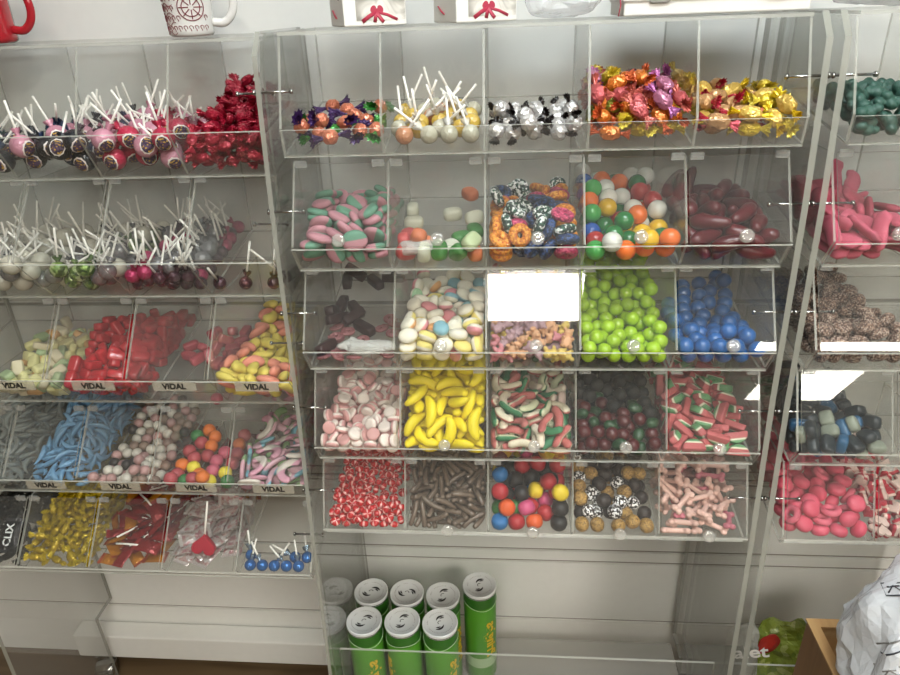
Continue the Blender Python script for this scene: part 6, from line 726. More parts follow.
'nonp': [55,81,46,28,29,19,96,81,46,-14,-23,14,150,73,44,-21,8,-3,234,73,42,-4,19,55,288,82,46,-1,35,0,44,146,43,-12,-58,-5,210,132,41,4,3,-20,46,193,65,25,39,-26,220,180,62,-7,-21,-46,43,236,74,-17,14,5,44,300,70,-35,-46,-4,107,313,85,35,-31,12,220,324,88,-14,34,-36,44,371,82,0,5,-58,206,482,105,4,6,-10,218,422,102,-34,26,8,94,462,99,-50,27,2,144,505,106,3,0,-2,190,559,116,-46,-34,-3,257,582,129,12,10,-23,32,54,87,14,32,9,85,52,92,-45,-5,-14,149,49,96,10,-13,9,217,47,90,-6,-6,-8,272,54,101,-25,2,-33,48,113,88,-16,5,11,114,105,101,-50,19,3,178,96,90,-48,8,11,44,144,109,-14,11,24,90,162,125,41,-9,-28,190,209,97,-15,-6,-40,203,154,111,14,-6,28,46,268,115,17,34,-23,140,251,98,-55,-19,-4,171,297,84,-13,21,15,171,345,115,-48,23,3,236,286,125,10,-7,4,44,318,115,-10,-6,-20,44,376,131,-8,-53,-24,153,432,103,45,36,-17,264,520,110,-58,-8,0,225,379,113,16,24,-46,44,420,104,38,29,-13,109,539,126,30,28,-3,98,594,137,12,21,29,276,533,147,-3,1,-12,276,434,131,1,4,-48,48,575,129,-2,52,25,44,626,140,-9,45,27,149,618,129,-43,32,6,250,566,179,50,-17,0,276,623,151,-19,4,-6,44,83,136,34,-47,-3,108,97,137,-1,-11,57,172,81,143,30,40,-1,218,74,123,47,5,7,291,103,119,12,-28,-12,36,202,127,3,-25,9,111,214,136,-36,-40,18,143,172,98,-3,-21,37,214,131,139,10,9,-13,277,152,133,-26,17,35,79,225,108,-48,-16,20,125,303,130,5,5,38,187,244,128,-1,9,18,218,189,145,43,-2,-8,265,229,127,8,52,-16,29,291,171,-38,9,-38,107,360,112,-32,-36,-14,227,476,139,-11,9,-53,183,403,144,35,0,31,274,350,121,-7,-38,-24,44,530,125,17,-22,26,44,492,128,1,-35,44,171,505,155,37,4,-31,211,618,137,-35,-27,5,211,540,148,-44,35,12],
},
('R',3,0): {
'blackbit': [45,92,39,-1,-38,-45,172,81,32,-41,41,3,211,79,38,-21,24,-22,28,150,50,25,-22,-24,165,140,60,-31,13,-29,46,218,63,-40,22,-5,142,199,69,-26,5,-53,47,272,71,6,37,44,104,282,73,32,-10,-10,169,257,63,-30,-49,-5,230,281,67,3,3,-31,62,331,76,2,-1,23,116,322,91,42,9,-41,287,354,87,-18,28,-23,48,395,94,-2,-24,49,106,366,97,-21,2,-51,200,406,109,-44,-15,23,267,402,94,6,-36,-42,28,475,107,26,21,27,207,462,112,-18,-5,57,270,459,99,1,-3,45,121,55,75,3,13,-32,212,57,75,3,2,-25,103,119,81,18,8,22,290,97,77,-35,-11,38,40,183,98,13,-18,-8,84,224,105,2,5,-54,175,181,88,40,25,2,226,218,85,45,-11,14,290,173,97,32,17,31,47,259,115,-2,-36,-44,129,262,127,-3,14,44,163,229,103,-2,-7,-21,268,286,99,0,-13,-32,50,311,116,-26,-11,13,79,294,140,-1,-39,-17,186,329,129,13,22,27,243,317,116,-12,-8,-15,37,352,125,-2,-22,-22,109,356,141,-12,7,-43,241,394,138,1,49,3,292,401,149,2,31,2,64,419,129,-15,-19,41,56,523,127,30,-23,26,167,561,117,3,1,1,275,456,133,-51,-24,-3,62,76,124,19,14,20,72,56,71,-5,23,-22,251,64,104,33,37,2,93,169,105,-5,-12,-24,255,178,136,27,40,-20,290,119,130,-29,20,-27],
'bluebit': [114,79,37,-10,40,-34,157,394,100,-9,0,-36,166,51,78,-36,5,37,243,157,99,-18,-17,49,206,272,98,-39,34,-7,156,308,112,-23,20,-18,126,435,117,-37,-28,26,200,125,94,42,-27,-25,46,130,103,-4,-38,43],
'whitebit': [248,74,37,-21,-24,20,136,501,107,-40,-41,-4,36,87,93,-42,5,33,281,44,73,1,-59,-3,144,103,98,8,-13,-7,162,447,126,-14,8,-23,146,150,122,-3,-14,24,226,120,118,-4,19,-19],
},
('R',4,0): {
'rosedrop': [44,84,39,-11,58,8,144,49,40,-8,6,38,211,50,38,5,-54,5,282,51,45,-2,39,-6,44,149,50,3,2,-26,164,132,60,-30,15,25,276,109,54,-15,0,6,44,209,68,-4,9,27,58,255,81,28,40,-25,159,247,67,1,5,-53,44,303,89,14,-47,24,149,311,79,2,3,-36,210,314,91,41,-8,-12,276,331,94,-8,32,38,44,362,90,-51,-28,4,125,360,98,47,7,8,227,372,91,28,52,0,289,386,104,42,0,42,38,425,110,26,5,47,106,515,126,-25,-24,-8,213,542,119,-55,-15,-1,44,526,116,2,4,-42,44,685,152,11,-13,33,273,620,139,-12,53,20,281,557,134,-15,-24,-3,84,53,64,-3,-54,-16,210,102,54,-2,-25,-44,243,61,82,26,-23,27,73,113,89,-27,17,-10,88,171,91,25,26,-1,113,219,74,27,-2,-26,186,218,112,17,-20,-2,252,207,101,-4,1,11,63,214,117,11,-11,45,276,215,139,57,11,-8,276,288,87,-21,11,6,85,398,117,-2,13,-24,100,289,88,2,-29,8,74,463,118,47,6,-31,180,484,112,10,53,3,153,415,109,-16,-11,-2,128,463,121,11,41,5,175,605,130,-41,-40,-4,228,439,101,2,-3,34,153,677,143,-48,31,3,217,658,146,14,4,-32,276,683,146,-51,-15,-2,107,75,117,-36,-24,-5,127,126,106,5,-13,34,276,97,126,-3,55,21,35,154,106,-21,31,-21,172,171,111,-6,-29,26,221,151,87,-31,27,42,231,163,139,-40,-45,3,127,220,125,56,-8,-9,247,394,138,-36,40,-22,276,285,141,-1,2,19],
'rosering': [274,250,84,-28,-7,-21,273,492,114,11,-4,-13,41,73,88,23,2,-50,151,69,73,32,50,-6,189,89,98,-2,-5,-24,272,132,79,-13,-11,-17,47,253,138,40,14,-1,180,367,105,31,-17,-37,218,269,129,53,-20,-13,129,570,132,9,-13,10,54,579,134,38,-34,8,58,619,141,47,-17,3,278,161,110,0,-26,-25],
},
('R',4,1): {
'rwheart': [32,64,26,27,-19,-23,88,60,25,-26,-11,9,127,59,25,15,31,37,193,63,26,-14,34,-28,53,106,33,8,-35,-42,87,110,41,14,-15,25,139,109,34,19,-28,-34,197,130,38,-26,-5,5,50,163,43,-9,-39,33,88,150,56,21,34,-11,148,147,47,4,-16,2,188,166,44,10,34,41,40,207,58,39,-16,-12,92,195,49,32,-10,-12,135,182,54,-37,-44,-4,209,189,55,8,16,-9,57,252,66,17,14,-33,84,232,55,-4,43,-36,156,243,66,-36,-15,6,195,231,62,4,16,-1,45,284,71,-22,3,-51,102,273,70,-15,-6,-38,153,287,72,5,16,-4,213,265,61,-24,-15,13,38,320,71,12,-33,-39,86,307,78,-22,-9,49,170,309,76,-56,10,1,239,318,71,31,11,13,155,364,79,-15,33,-28,223,350,86,9,-56,-17,47,398,99,-5,-39,-30,193,412,94,-41,40,3,51,445,93,-23,20,-17,80,457,102,-47,33,3,140,457,102,3,16,2,189,463,104,-43,38,3,43,38,44,35,2,-3,84,46,53,-11,-9,-32,114,35,45,21,22,44,205,44,53,24,7,-52,56,79,52,32,-9,-11,121,81,62,-46,-9,-2,155,65,47,-39,24,-18,186,102,51,-15,-12,-2,33,132,59,-1,7,-16,72,145,84,3,34,-37,183,79,62,-11,22,50,184,152,65,-26,9,-7,23,174,82,-25,-25,-22,76,187,83,-8,-19,-1,130,139,71,-13,27,38,282,121,43,-48,32,3,36,225,85,-29,-22,39,81,228,87,-22,41,-16,122,213,75,-23,-27,-36,257,180,54,-53,21,2,48,259,112,22,-9,48,129,259,84,18,1,-32,196,266,85,29,16,19,282,210,52,17,30,36,31,315,100,-23,4,-53,63,288,105,15,1,-9,123,318,77,-5,-13,-20,282,251,73,51,-22,17,56,346,99,16,-30,-36,89,337,104,16,15,-30,128,366,103,-1,-45,38,182,331,80,7,16,-7,29,366,117,-24,39,12,97,389,107,-21,-24,20,160,427,116,-28,43,-16,197,381,101,48,-3,-13,49,492,108,-23,-4,53,114,487,107,-14,7,36,161,551,112,25,22,26,206,503,110,-18,2,44],
},
}
# ------------------------------------------------------------------ scene objects
def obj(name, me, parent=None, M=None):
    o=bpy.data.objects.new(name,me); COL.objects.link(o)
    if parent is not None: o.parent=parent
    if M is not None: o.matrix_basis=M
    return o
def thing(name,label,cat,M=None,group=None):
    o=bpy.data.objects.new(name,None); o.empty_display_size=.02; COL.objects.link(o)
    if M is not None: o.matrix_basis=M
    return tag(o,label,cat,group)
def tag(o,label,cat,group=None):
    o['label']=label; o['category']=cat
    if group: o['group']=group
    return o
def struct(name,me,parent=None):
    o=obj(name,me,parent)
    if parent is None: o['kind']='structure'
    return o
def Z(z): return z+CAMZ
ACR=acrylic('acrylic door',haze=.02); DIV=acrylic('acrylic divider',haze=.03); SLAB=acrylic('acrylic slab',tint=(.955,.96,.955),haze=.06,hazecol=(.7,.7,.68),refl=2.3); BACK=acrylic('acrylic back',tint=(.985,.987,.982),haze=.03,hazecol=(.8,.8,.76))
FLOORM=acrylic('acrylic tier floor',tint=(.97,.972,.965),haze=.045,hazecol=(.66,.65,.6))
def edgemat(name,col,alpha):
    a=NT(name); b=a.n('BsdfPrincipled'); b.inputs['Base Color'].default_value=srgb(col); b.inputs['Roughness'].default_value=.25; b.inputs['Alpha'].default_value=alpha; a.l(b.outputs[0],a.out.inputs[0]); return a.m
EDGE=edgemat('acrylic rim',"b4b4aa",.5); EDGE_S=edgemat('acrylic slab rim',"98988e",.74); EDGE_D=edgemat('acrylic door rim',"c4c4ba",.55)
CHROME=candy('chrome',"b8b8b6",.18,metal=1,vary=0); CLEARKNOB=acrylic('knob acrylic',tint=(.9,.9,.88),haze=.22,hazecol=(.85,.82,.76),refl=2.2)
def plate(name,poly,n,th,mat,edge,parent):
    v,f,m=prism(poly,n,th); return obj(name,MB().add(v,f,m,False).mesh(name,[mat,edge]),parent)
def knob_mesh():
    return MB().add(*lathe([(.0062,.0),(.0062,.009),(.0098,.0105),(.0108,.014),(.0108,.019),(.0095,.0215),(.0045,.0205)],20),0,True).mesh('knob',[CLEARKNOB])
KNOB=knob_mesh()
def bolt_mesh():
    m=MB().add(*tube([(-.011,0,0),(.046,0,0)],.0021,8),0); m.add(*tube([(.046,0,0),(.050,0,0)],.0042,10),0); m.add(*tube([(-.0145,0,0),(-.011,0,0)],.0046,10),0); return m.mesh('bolt',[CHROME])
BOLT=bolt_mesh()
STRIP=edgemat("label strip","b9b3a2",.45); INK=candy('black ink',"14120f",.6,vary=0)
VID=text_mesh('VIDAL',.0165,bold=.0006); VID.materials.append(INK)
KNOBS={(0,c) for c in ()}|{(r,c) for r in (1,2,3,4) for c in range(5)}
def bolt_at(Tq,D,fs):
    z=Tq[1]+.62*(D[1]-Tq[1]); y=Tq[0]+.62*(D[0]-Tq[0])+.022
    for (y0,z0),(y1,z1) in zip(fs,fs[1:]):
        if z1<=z<=z0: y=max(y,y0+(y1-y0)*(z-z0)/(z1-z0)+.009)
    return y,z
def build_rack(u,label,front_slab,slab_x,knobs):
    U=UNITS[u]; x0=U['x0']; n=U['cols']; yb=U['yb']; xr=x0+n*CW
    root=thing('candy_rack',label,'display rack',T(x0,U['rows'][4][2][0],0))
    M0=Matrix.Translation((-x0,-U['rows'][4][2][0],0))
    def part(o): o.matrix_basis=M0@o.matrix_basis; return o
    def pl(name,poly,nrm,th,mat,edge): return part(plate(name,[(p[0],p[1],Z(p[2])) for p in poly],nrm,th,mat,edge,root))
    for r,(Tp,D,L) in enumerate(U['rows']):
        fb=floor_z(u,r,yb)
        pl('tier_floor',[(x0,L[0],L[1]-.0022),(xr,L[0],L[1]-.0022),(xr,yb,fb-.0022),(x0,yb,fb-.0022)],(0,-SLOPE,1),.0034,FLOORM,EDGE)
        d=Vector((0,L[0]-D[0],L[1]-D[1])); nn=Vector((0,-d.z,d.y)); nn=nn if nn.y>0 else -nn; nn.normalize(); off=-nn*.002
        pl('front_lip',[(x0,D[0]+off.y,D[1]+off.z-.001),(xr,D[0]+off.y,D[1]+off.z-.001),(xr,L[0]+off.y,L[1]+off.z-.003),(x0,L[0]+off.y,L[1]+off.z-.003)],nn,.0032,ACR,EDGE_D)
        pl('back_sheet',[(x0,yb+.002,fb),(xr,yb+.002,fb),(xr,yb+.002,Tp[1]-.004),(x0,yb+.002,Tp[1]-.004)],(0,1,0),.003,BACK,EDGE)
        for c in range(n+1):
            x=x0+c*CW
            pl('divider' if 0<c<n else 'end_plate',[(x,Tp[0]+.004,Tp[1]-.004),(x,D[0]+.005,D[1]),(x,L[0]+.003,L[1]),(x,yb,fb),(x,yb,Tp[1]-.004)],(1,0,0),.0038,DIV,EDGE)
        dt=Vector((0,Tp[0]-D[0],Tp[1]-D[1])); nd=Vector((0,dt.z,-dt.y)); nd=nd if nd.y<0 else -nd; nd.normalize(); ln=dt.length; dt.normalize()
        for c in range(n if r else 0):
            xa=x0+c*CW+.003; xb=x0+(c+1)*CW-.003
            o_=nd*.0035; A=Vector((0,D[0],D[1]))+o_+dt*.001; Bq=Vector((0,Tp[0],Tp[1]))+o_-dt*.006
            dr=pl('door',[(xa,A.y,A.z),(xb,A.y,A.z),(xb,Bq.y,Bq.z),(xa,Bq.y,Bq.z)],nd,.0032,ACR,EDGE_D)
            if (r,c) in knobs:
                k=obj('knob',KNOB,dr); q=nd.to_track_quat('Z','Y').to_matrix().to_4x4()
                k.matrix_basis=Matrix.Translation(Vector(((xa+xb)/2+.004,A.y,Z(A.z)))+nd*.0016+dt*.007)@q
                k['label']='clear round knob'
            if r>0:
                for xx in (xa+.012,xb-.012):
                    h=obj('hinge',HINGE,dr); h.matrix_basis=Matrix.Translation((xx,Bq.y-.0045,Z(Bq.z)+.001))
            if u=='L' and r in (2,3) :
                s=obj('label_strip',STRIPME,dr); s.matrix_basis=Matrix.Translation((xa+.095,D[0]-.0055,Z(D[1])-.010))
                t_=obj('lettering',VID,s); t_.matrix_basis=Matrix.Translation((0,-.0012,0))@RX(PI/2)
    # top sheet
    Tp=U['rows'][0][0]
    pl('top_sheet',[(x0,Tp[0]-.004,Tp[1]),(xr,Tp[0]-.004,Tp[1]),(xr,yb,Tp[1]),(x0,yb,Tp[1])],(0,0,1),.005,BACK,EDGE_D)
    # side slabs down to the floor, bolted to the tiers
    for k,(a,b) in enumerate(slab_x):
        xm=(a+b)/2
        pl('side_panel',[(xm,y,z) for y,z in front_slab]+[(xm,yb-.06,front_slab[-1][1]),(xm,yb-.06,-1.6),(xm,yb+.02,-1.6),(xm,yb+.02,front_slab[0][1])],(1,0,0),b-a,SLAB,EDGE_S)
        for r,(Tq,D,L) in enumerate(U['rows']):
            y,z=bolt_at(Tq,D,front_slab)
            bo=obj('bolt',BOLT,root); s=1 if k==0 else -1
            bo.matrix_basis=M0@Matrix.Translation((xm+(.003 if k==0 else -.003)*1,y,Z(z)))@(Matrix() if k==0 else RZ(PI))
    # foot: shelf and clear guard
    sa=slab_x[0][1]+.001; sb=slab_x[-1][0]-.001
    pl('base_shelf',[(sa,1.06,-1.645),(sb,1.06,-1.645),(sb,yb+.02,-1.645),(sa,yb+.02,-1.645)],(0,0,1),.008,BASEM,EDGE) if u!='L' else None
    pl('front_guard',[(sa,1.082,-1.64),(sb,1.082,-1.64),(sb,1.082,-1.338),(sa,1.082,-1.338)],(0,1,0),.005,ACR,EDGE_D) if u!='L' else None
    pl('brace_bar',[(sa,yb-.01,-1.02),(sb,yb-.01,-1.02),(sb,yb-.01,-1.06),(sa,yb-.01,-1.06)],(0,1,0),.006,BACK,EDGE)
    return root
HINGE=MB().add(*boxv(-.010,.010,-.003,.002,-.006,.005),0,False).mesh('hinge',[acrylic('hinge acrylic',tint=(.85,.86,.85),haze=.25,hazecol=(.75,.75,.72))])
STRIPME=MB().add(*boxv(-.042,.042,-.001,.0005,-.0095,.0095),0,False).mesh('label_strip',[STRIP])
BASEM=acrylic('base acrylic',tint=(.8,.8,.78),haze=.35,hazecol=(.66,.65,.62))
FS_C=[(1.150,-.026),(1.118,-.060),(1.090,-.31),(1.068,-.65),(1.037,-.95),(1.012,-1.30),(.985,-1.849)]
FS_L=[(1.205,-.030),(1.170,-.070),(1.140,-.38),(1.118,-.62),(1.095,-.85),(1.075,-1.05),(1.060,-1.46),(1.045,-1.849)]
cK={(r,c) for r in (1,2,3,4) for c in range(5)}-{(2,0),(3,0),(4,0)}
rackC=build_rack('C','clear acrylic candy rack with knobbed bin doors standing above the green cans',FS_C,[(-.394,-.386),(.466,.476)],cK)
rackL=build_rack('L','clear acrylic candy rack with lettered label strips, holding lollipops in its upper bins',FS_L,[(-1.217,-1.206),(-.3985,-.3945)],set())
rackR=build_rack('R','clear acrylic candy rack cut off by the photo edge behind the wooden crate',FS_C,[(.492,.502),(1.013,1.023)],cK)

# ---- candies
def place(kd_key,M,where):
    kd=KINDS[kd_key]; o=bpy.data.objects.new(kd['name'],kd['mesh']); COL.objects.link(o); o.matrix_basis=M
    tag(o,kd['label']+' '+where,kd['cat'],kd['name'].replace('_',' ')+' pieces '+where)
    for i,(nm,me,Mp) in enumerate(kd['parts']):
        p=bpy.data.objects.new(nm,me); COL.objects.link(p); p.parent=o; p.matrix_basis=Mp
    return o
for (u,r,c),kk in POSES.items():
    where=BINS[(u,r,c)][0]; U=UNITS[u]; bx=U['x0']+c*CW; by=U['rows'][r][1][0]; bz=U['rows'][r][2][1]
    for k,nums in kk.items():
        for i in range(0,len(nums),6):
            a=nums[i:i+6]; v=Vector(a[3:])*3; an=math.radians(v.length)
            q=Quaternion(v.normalized(),an) if an>0 else Quaternion()
            place(k,T(bx+a[0]/2000,by+a[1]/2000,Z(bz+a[2]/2000))@q.to_matrix().to_4x4(),where)
# hand-placed single sweets
hl=place('heart',Matrix.Translation((-.640,1.064,Z(-1.014)))@RX(-.35)@RY(PI+.12),'resting on the white and pink packets')
clix=packet('lollipop_packet',.030,.020,.008,W_('clix black',"1a1a1c"),W_('clix end',"3a3a3c"))
ck=obj('candy_packet',clix[0],None,Matrix.Translation((-1.082,1.075,Z(-1.010)))@RX(.75)@RY(.1)@RZ(PI/2)); tag(ck,'black candy packet with white CLIX lettering at the front of the black toffees','candy packet')
for nm,me,Mp in clix[1]: obj(nm,me,ck,Mp)
tx=text_mesh('CLIX',.022,bold=.0006); tx.materials.append(candy('white ink',"d8dcdc",.5,vary=0)); obj('lettering',tx,ck,T(0,0,.0088))
# ------------------------------------------------------------------ the room
def paint(name,col,rough=.6,bump=.05,bs=40,var=.03):
    a=NT(name); b=a.n('BsdfPrincipled'); b.inputs['Roughness'].default_value=rough; tc=a.n('TexCoord'); no=a.n('TexNoise',Scale=bs,Detail=4); a.l(tc.outputs['Object'],no.inputs['Vector'])
    mr=a.n('MapRange'); mr.inputs[3].default_value=1-var; mr.inputs[4].default_value=1+var; a.l(no.outputs[0],mr.inputs[0])
    hv=a.n('HueSaturation'); hv.inputs['Color'].default_value=srgb(col); a.l(mr.outputs[0],hv.inputs['Value']); a.l(hv.outputs[0],b.inputs['Base Color'])
    bp=a.n('Bump',Strength=bump,Distance=.002); a.l(no.outputs[0],bp.inputs['Height']); a.l(bp.outputs[0],b.inputs['Normal']); a.l(b.outputs[0],a.out.inputs[0]); return a.m
def woodmat(name,c1,c2,sc=6,axis=0,rough=.45):
    a=NT(name); b=a.n('BsdfPrincipled'); b.inputs['Roughness'].default_value=rough; tc=a.n('TexCoord'); mp=a.n('Mapping'); mp.inputs['Scale'].default_value=[(.12,1,1),(1,.12,1),(1,1,.12)][axis]; a.l(tc.outputs['Object'],mp.inputs['Vector'])
    no=a.n('TexNoise',Scale=sc*6,Detail=5,Distortion=.6); a.l(mp.outputs[0],no.inputs['Vector']); cr=a.n('ValToRGB'); cr.color_ramp.elements[0].color=srgb(c1); cr.color_ramp.elements[1].color=srgb(c2); cr.color_ramp.elements[0].position=.35; cr.color_ramp.elements[1].position=.65
    a.l(no.outputs[0],cr.inputs[0]); a.l(cr.outputs[0],b.inputs['Base Color']); a.l(b.outputs[0],a.out.inputs[0]); return a.m
WALLM=paint('wall white',"e2e2de",.45); FLM=woodmat('floor planks',"54432f","6e5a42",3,0); CEILM=paint('ceiling white',"e6e6e2",.8); DIMM=paint('shop wall',"8f8a84",.7); GROOVE=candy('groove',"8f8c84",.6,vary=0)
X0,X1,Y0,Y1,CZ=-4.2,4.6,-5.2,1.45,Z(1.25)
struct('floor',MB().add(*boxv(X0,X1,Y0,Y1+.1,-.1,0),0,False).mesh('floor',[FLM]))
struct('ceiling',MB().add(*boxv(X0,X1,Y0,Y1+.1,CZ,CZ+.1),0,False).mesh('ceiling',[CEILM]))
wb=MB(); zs=[0,Z(-1.632),Z(-1.408),Z(-1.366),Z(-1.12),Z(-.62),CZ]
for a_,b_ in zip(zs,zs[1:]): wb.add(*boxv(X0,X1,Y1,Y1+.1,a_+.005,b_-.005),0,False)
wb.add(*boxv(X0,X1,Y1+.006,Y1+.09,0,CZ),1,False)
struct('wall_back',wb.mesh('wall_back',[WALLM,GROOVE]))
struct('wall_front',MB().add(*boxv(X0,X1,Y0-.1,Y0,0,CZ),0,False).mesh('wall_front',[DIMM]))
struct('wall_left',MB().add(*boxv(X0-.1,X0,Y0,Y1,0,CZ),0,False).mesh('wall_left',[DIMM]))
struct('wall_right',MB().add(*boxv(X1,X1+.1,Y0,Y1,0,CZ),0,False).mesh('wall_right',[DIMM]))
# ceiling light panels: wall-side and aisle ones are added to lift the brightness
def emit(name,col,s):
    a=NT(name); e=a.n('Emission',Color=col+(1,),Strength=s); a.l(e.outputs[0],a.out.inputs[0]); return a.m
LSTR=50.0
LM=emit('light diffuser',(1,.95,.85),LSTR); LM2=emit('added wall fill diffuser',(.88,.965,1.0),28.0); FRAME=candy('light frame',"e8e8e6",.5,vary=0)  # cool diffuser serves the added panel that brightens wall and top tiers
for nm,x0,x1,y0,y1 in (('above the middle rack',-.115,.43,-1.28,-.82),('added near the wall to brighten the upper racks',-.35,.95,.08,.48),('behind the shopper on the crate side',1.53,2.4,-2.15,-1.5),('added over the aisle to brighten the lollipop side',-.85,-.25,-2.95,-2.3),('far back on the crate side',2.2,2.95,-3.85,-3.05)):
    t=thing('ceiling_light','square recessed ceiling light panel '+nm,'ceiling light',T((x0+x1)/2,(y0+y1)/2,CZ))
    w,h=(x1-x0)/2,(y1-y0)/2
    f=MB()
    for b in ((-w-.03,w+.03,-h-.03,-h),(-w-.03,w+.03,h,h+.03),(-w-.03,-w,-h,h),(w,w+.03,-h,h)): f.add(*boxv(b[0],b[1],b[2],b[3],-.014,-.001),0,False)
    obj('frame',f.mesh('frame',[FRAME]),t); obj('diffuser',MB().add(*boxv(-w,w,-h,h,-.009,-.002),0,False).mesh('diffuser',[LM2 if y0>0 else LM]),t)

# ------------------------------------------------------------------ on top of the racks
TOPZ=-.0255
PORC=candy('porcelain',"dcdad6",.15,coat=.4,vary=0); REDG=candy('red glaze',"a8202a",.15,coat=.4,vary=0); INKR=candy('red ink',"7c3038",.5,vary=0)
def mug(label,x,y,z,r0,r1,h,mat,ha,deco=False):
    t=thing('mug',label,'mug',T(x,y,z))
    prof=[(r0*.9,0),(r0,.004),(r0*1.01,.01)]+[(r0+(r1-r0)*k/6,.01+(h-.01)*k/6) for k in range(1,7)]+[(r1-.004,h),(r1-.005,h-.006),(r0-.005,.012),(.001,.010)]
    b=obj('body',MB().add(*lathe(prof,40,(True,False)),0).mesh('body',[mat]),t)
    pts=[(r0*1.02+.0,0,.022),(r0+.020,0,.020),(r0+.036,0,.034),(r0+.042,0,.056),(r0+.036,0,.080),(r1+.012,0,.096),(r1-.003,0,.094)]
    q=[]
    for i in range(len(pts)-1):
        for s in range(4):
            p0,p1,p2,p3=[Vector(pts[max(0,min(len(pts)-1,i+d))]) for d in (-1,0,1,2)]; u=s/4
            q.append(.5*((2*p1)+(p2-p0)*u+(2*p0-5*p1+4*p2-p3)*u*u+(3*p1-p0-3*p2+p3)*u**3))
    q.append(Vector(pts[-1]))
    obj('handle',MB().add(*tube(q,.0056,10,flat=1.3),0).mesh('handle',[mat]),t,RZ(ha))
    if deco:
        def on(a,zz,k=1.0): rr=(r0+(r1-r0)*(zz-.01)/(h-.01))+.0006; return (rr*math.sin(a),-rr*math.cos(a),zz)
        m=MB(); ca=.52; cz=.046
        for rad in (.021,.0145):
            m.add(*tube([on(ca+rad*math.cos(p)/r0,cz+rad*math.sin(p)) for p in [2*PI*i/28 for i in range(28)]],.0009,5,True))
        for k in range(8):
            p=2*PI*k/8; m.add(*tube([on(ca+s*math.cos(p)/r0,cz+s*math.sin(p)) for s in (.004,.012,.019)],.0009,5))
        obj('wheel_print',m.mesh('wheel_print',[INKR]),b)
        m=MB(); rr=random.Random(5)
        for col in range(11):
            a=-1.3+col*.24
            for row in range(6):
                zz=.012+row*.016
                if (a-ca)**2*r0*r0+(zz-cz)**2<.024**2: continue
                m.add(*tube([on(a+(.05+.04*math.cos(u*.9))*math.cos(u)*1.1+ .03*math.sin(u*2),zz+.0065*math.sin(u)*(1-u/9)) for u in [i*.55 for i in range(11)]],.0007,4))
        for row in range(7):
            zz=.006+row*.015; m.add(*tube([on(-1.45+i*.12+.0,zz+.003*math.sin(i*1.3+row*2)) for i in range(11)],.0006,4))
        obj('scroll_print',m.mesh('scroll_print',[INKR]),b)
    return t
mug('white mug with dark red scroll pattern and ship wheel, on the rack top',-.560,1.30,Z(TOPZ-.007),.0385,.046,.115,PORC,.15,True)
mug('plain glossy red mug on the rack top',-.945,1.30,Z(TOPZ-.007),.046,.047,.115,REDG,.1)
PAPER=paint('gift box paper',"e6e4de",.5); 
def photoprint():
    a=NT('photo print'); b=a.n('BsdfPrincipled',Roughness=.35); a.l(b.outputs[0],a.out.inputs[0]); tc=a.n('TexCoord'); no=a.n('TexNoise',Scale=26,Detail=3,Distortion=.8); a.l(tc.outputs['Object'],no.inputs['Vector'])
    cr=a.n('ValToRGB'); cr.color_ramp.elements[0].color=srgb('9a958c'); cr.color_ramp.elements[1].color=srgb('e2ded6'); cr.color_ramp.elements[0].position=.4; cr.color_ramp.elements[1].position=.58; a.l(no.outputs[0],cr.inputs[0]); a.l(cr.outputs[0],b.inputs[0]); return a.m
PHOTO=photoprint(); RIB=candy('bow print',"b03048",.5,vary=.05); GREYINK=candy('grey ink',"8a8884",.5,vary=0); WHITEP=candy('white print',"e8e4de",.5,vary=0)
def gift(label,x,y,yaw):
    t=thing('gift_box',label,'gift box',T(x,y,Z(TOPZ+.001))@RZ(yaw))
    bx=bevelled(MB().add(*boxv(0,.101,0,.115,0,.16),0,False).mesh('carton_body',[PAPER]),.002,2); obj('carton_body',bx,t)
    obj('photo_panel',MB().add(*boxv(.020,.099,-.0006,.0002,.008,.13),0,False).mesh('photo_panel',[PHOTO]),t)
    m=MB()
    for pts,w in (([(.018,-.001,.012),(.034,-.001,.022),(.050,-.001,.030)],.0042),([(.050,-.001,.030),(.062,-.001,.014),(.066,-.001,.010)],.004),([(.050,-.001,.030),(.046,-.001,.010)],.004),([(.052,-.001,.030),(.075,-.001,.024),(.097,-.001,.014)],.003)):
        m.add(*tube(pts,w,6,flat=1.0)) 
    m.add(*superell(.008,.0012,.0075),0,True,T(.052,-.001,.030)); m.add(*superell(.006,.0012,.008),0,True,T(.044,-.001,.036)@RY(.6)); m.add(*superell(.006,.0012,.008),0,True,T(.060,-.001,.036)@RY(-.6))
    for i,v in enumerate(m.v): v.y=-.0012+ (v.y+.001)*.12
    obj('bow_print',m.mesh('bow_print',[RIB]),t,T(.016,0,-.002)@Matrix.Scale(.72,4))
    m=MB()
    for yy,zz in ((.03,.052),(.07,.055)): m.add(*tube([(-.0004,yy+.012*math.cos(a),zz+.014*math.sin(a)) for a in [2.2+i*.35 for i in range(11)]],.0006,4))
    obj('scroll_print',m.mesh('scroll_print',[GREYINK]),t)
    obj('ribbon_print',MB().add(*tube([(-.0005,.085,.024),(-.0005,.07,.017),(-.0005,.055,.012)],.0025,6,flat=.3),0).mesh('ribbon_print',[RIB]),t)
gift('white gift box with red bow print, beside the patterned mug',-.250,1.150,.40)
gift('white gift box with red bow print, tucked beside the plastic bag',-.075,1.150,.40)
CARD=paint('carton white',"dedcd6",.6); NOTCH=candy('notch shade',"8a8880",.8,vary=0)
t=thing('long_carton','long flat white carton with two dark hand notches, lying on the rack top','carton',T(.180,1.165,Z(TOPZ+.001))@RZ(-.02))
obj('carton_body',bevelled(MB().add(*boxv(0,.272,0,.17,0,.075),0,False).mesh('carton_body',[CARD]),.002,2),t)
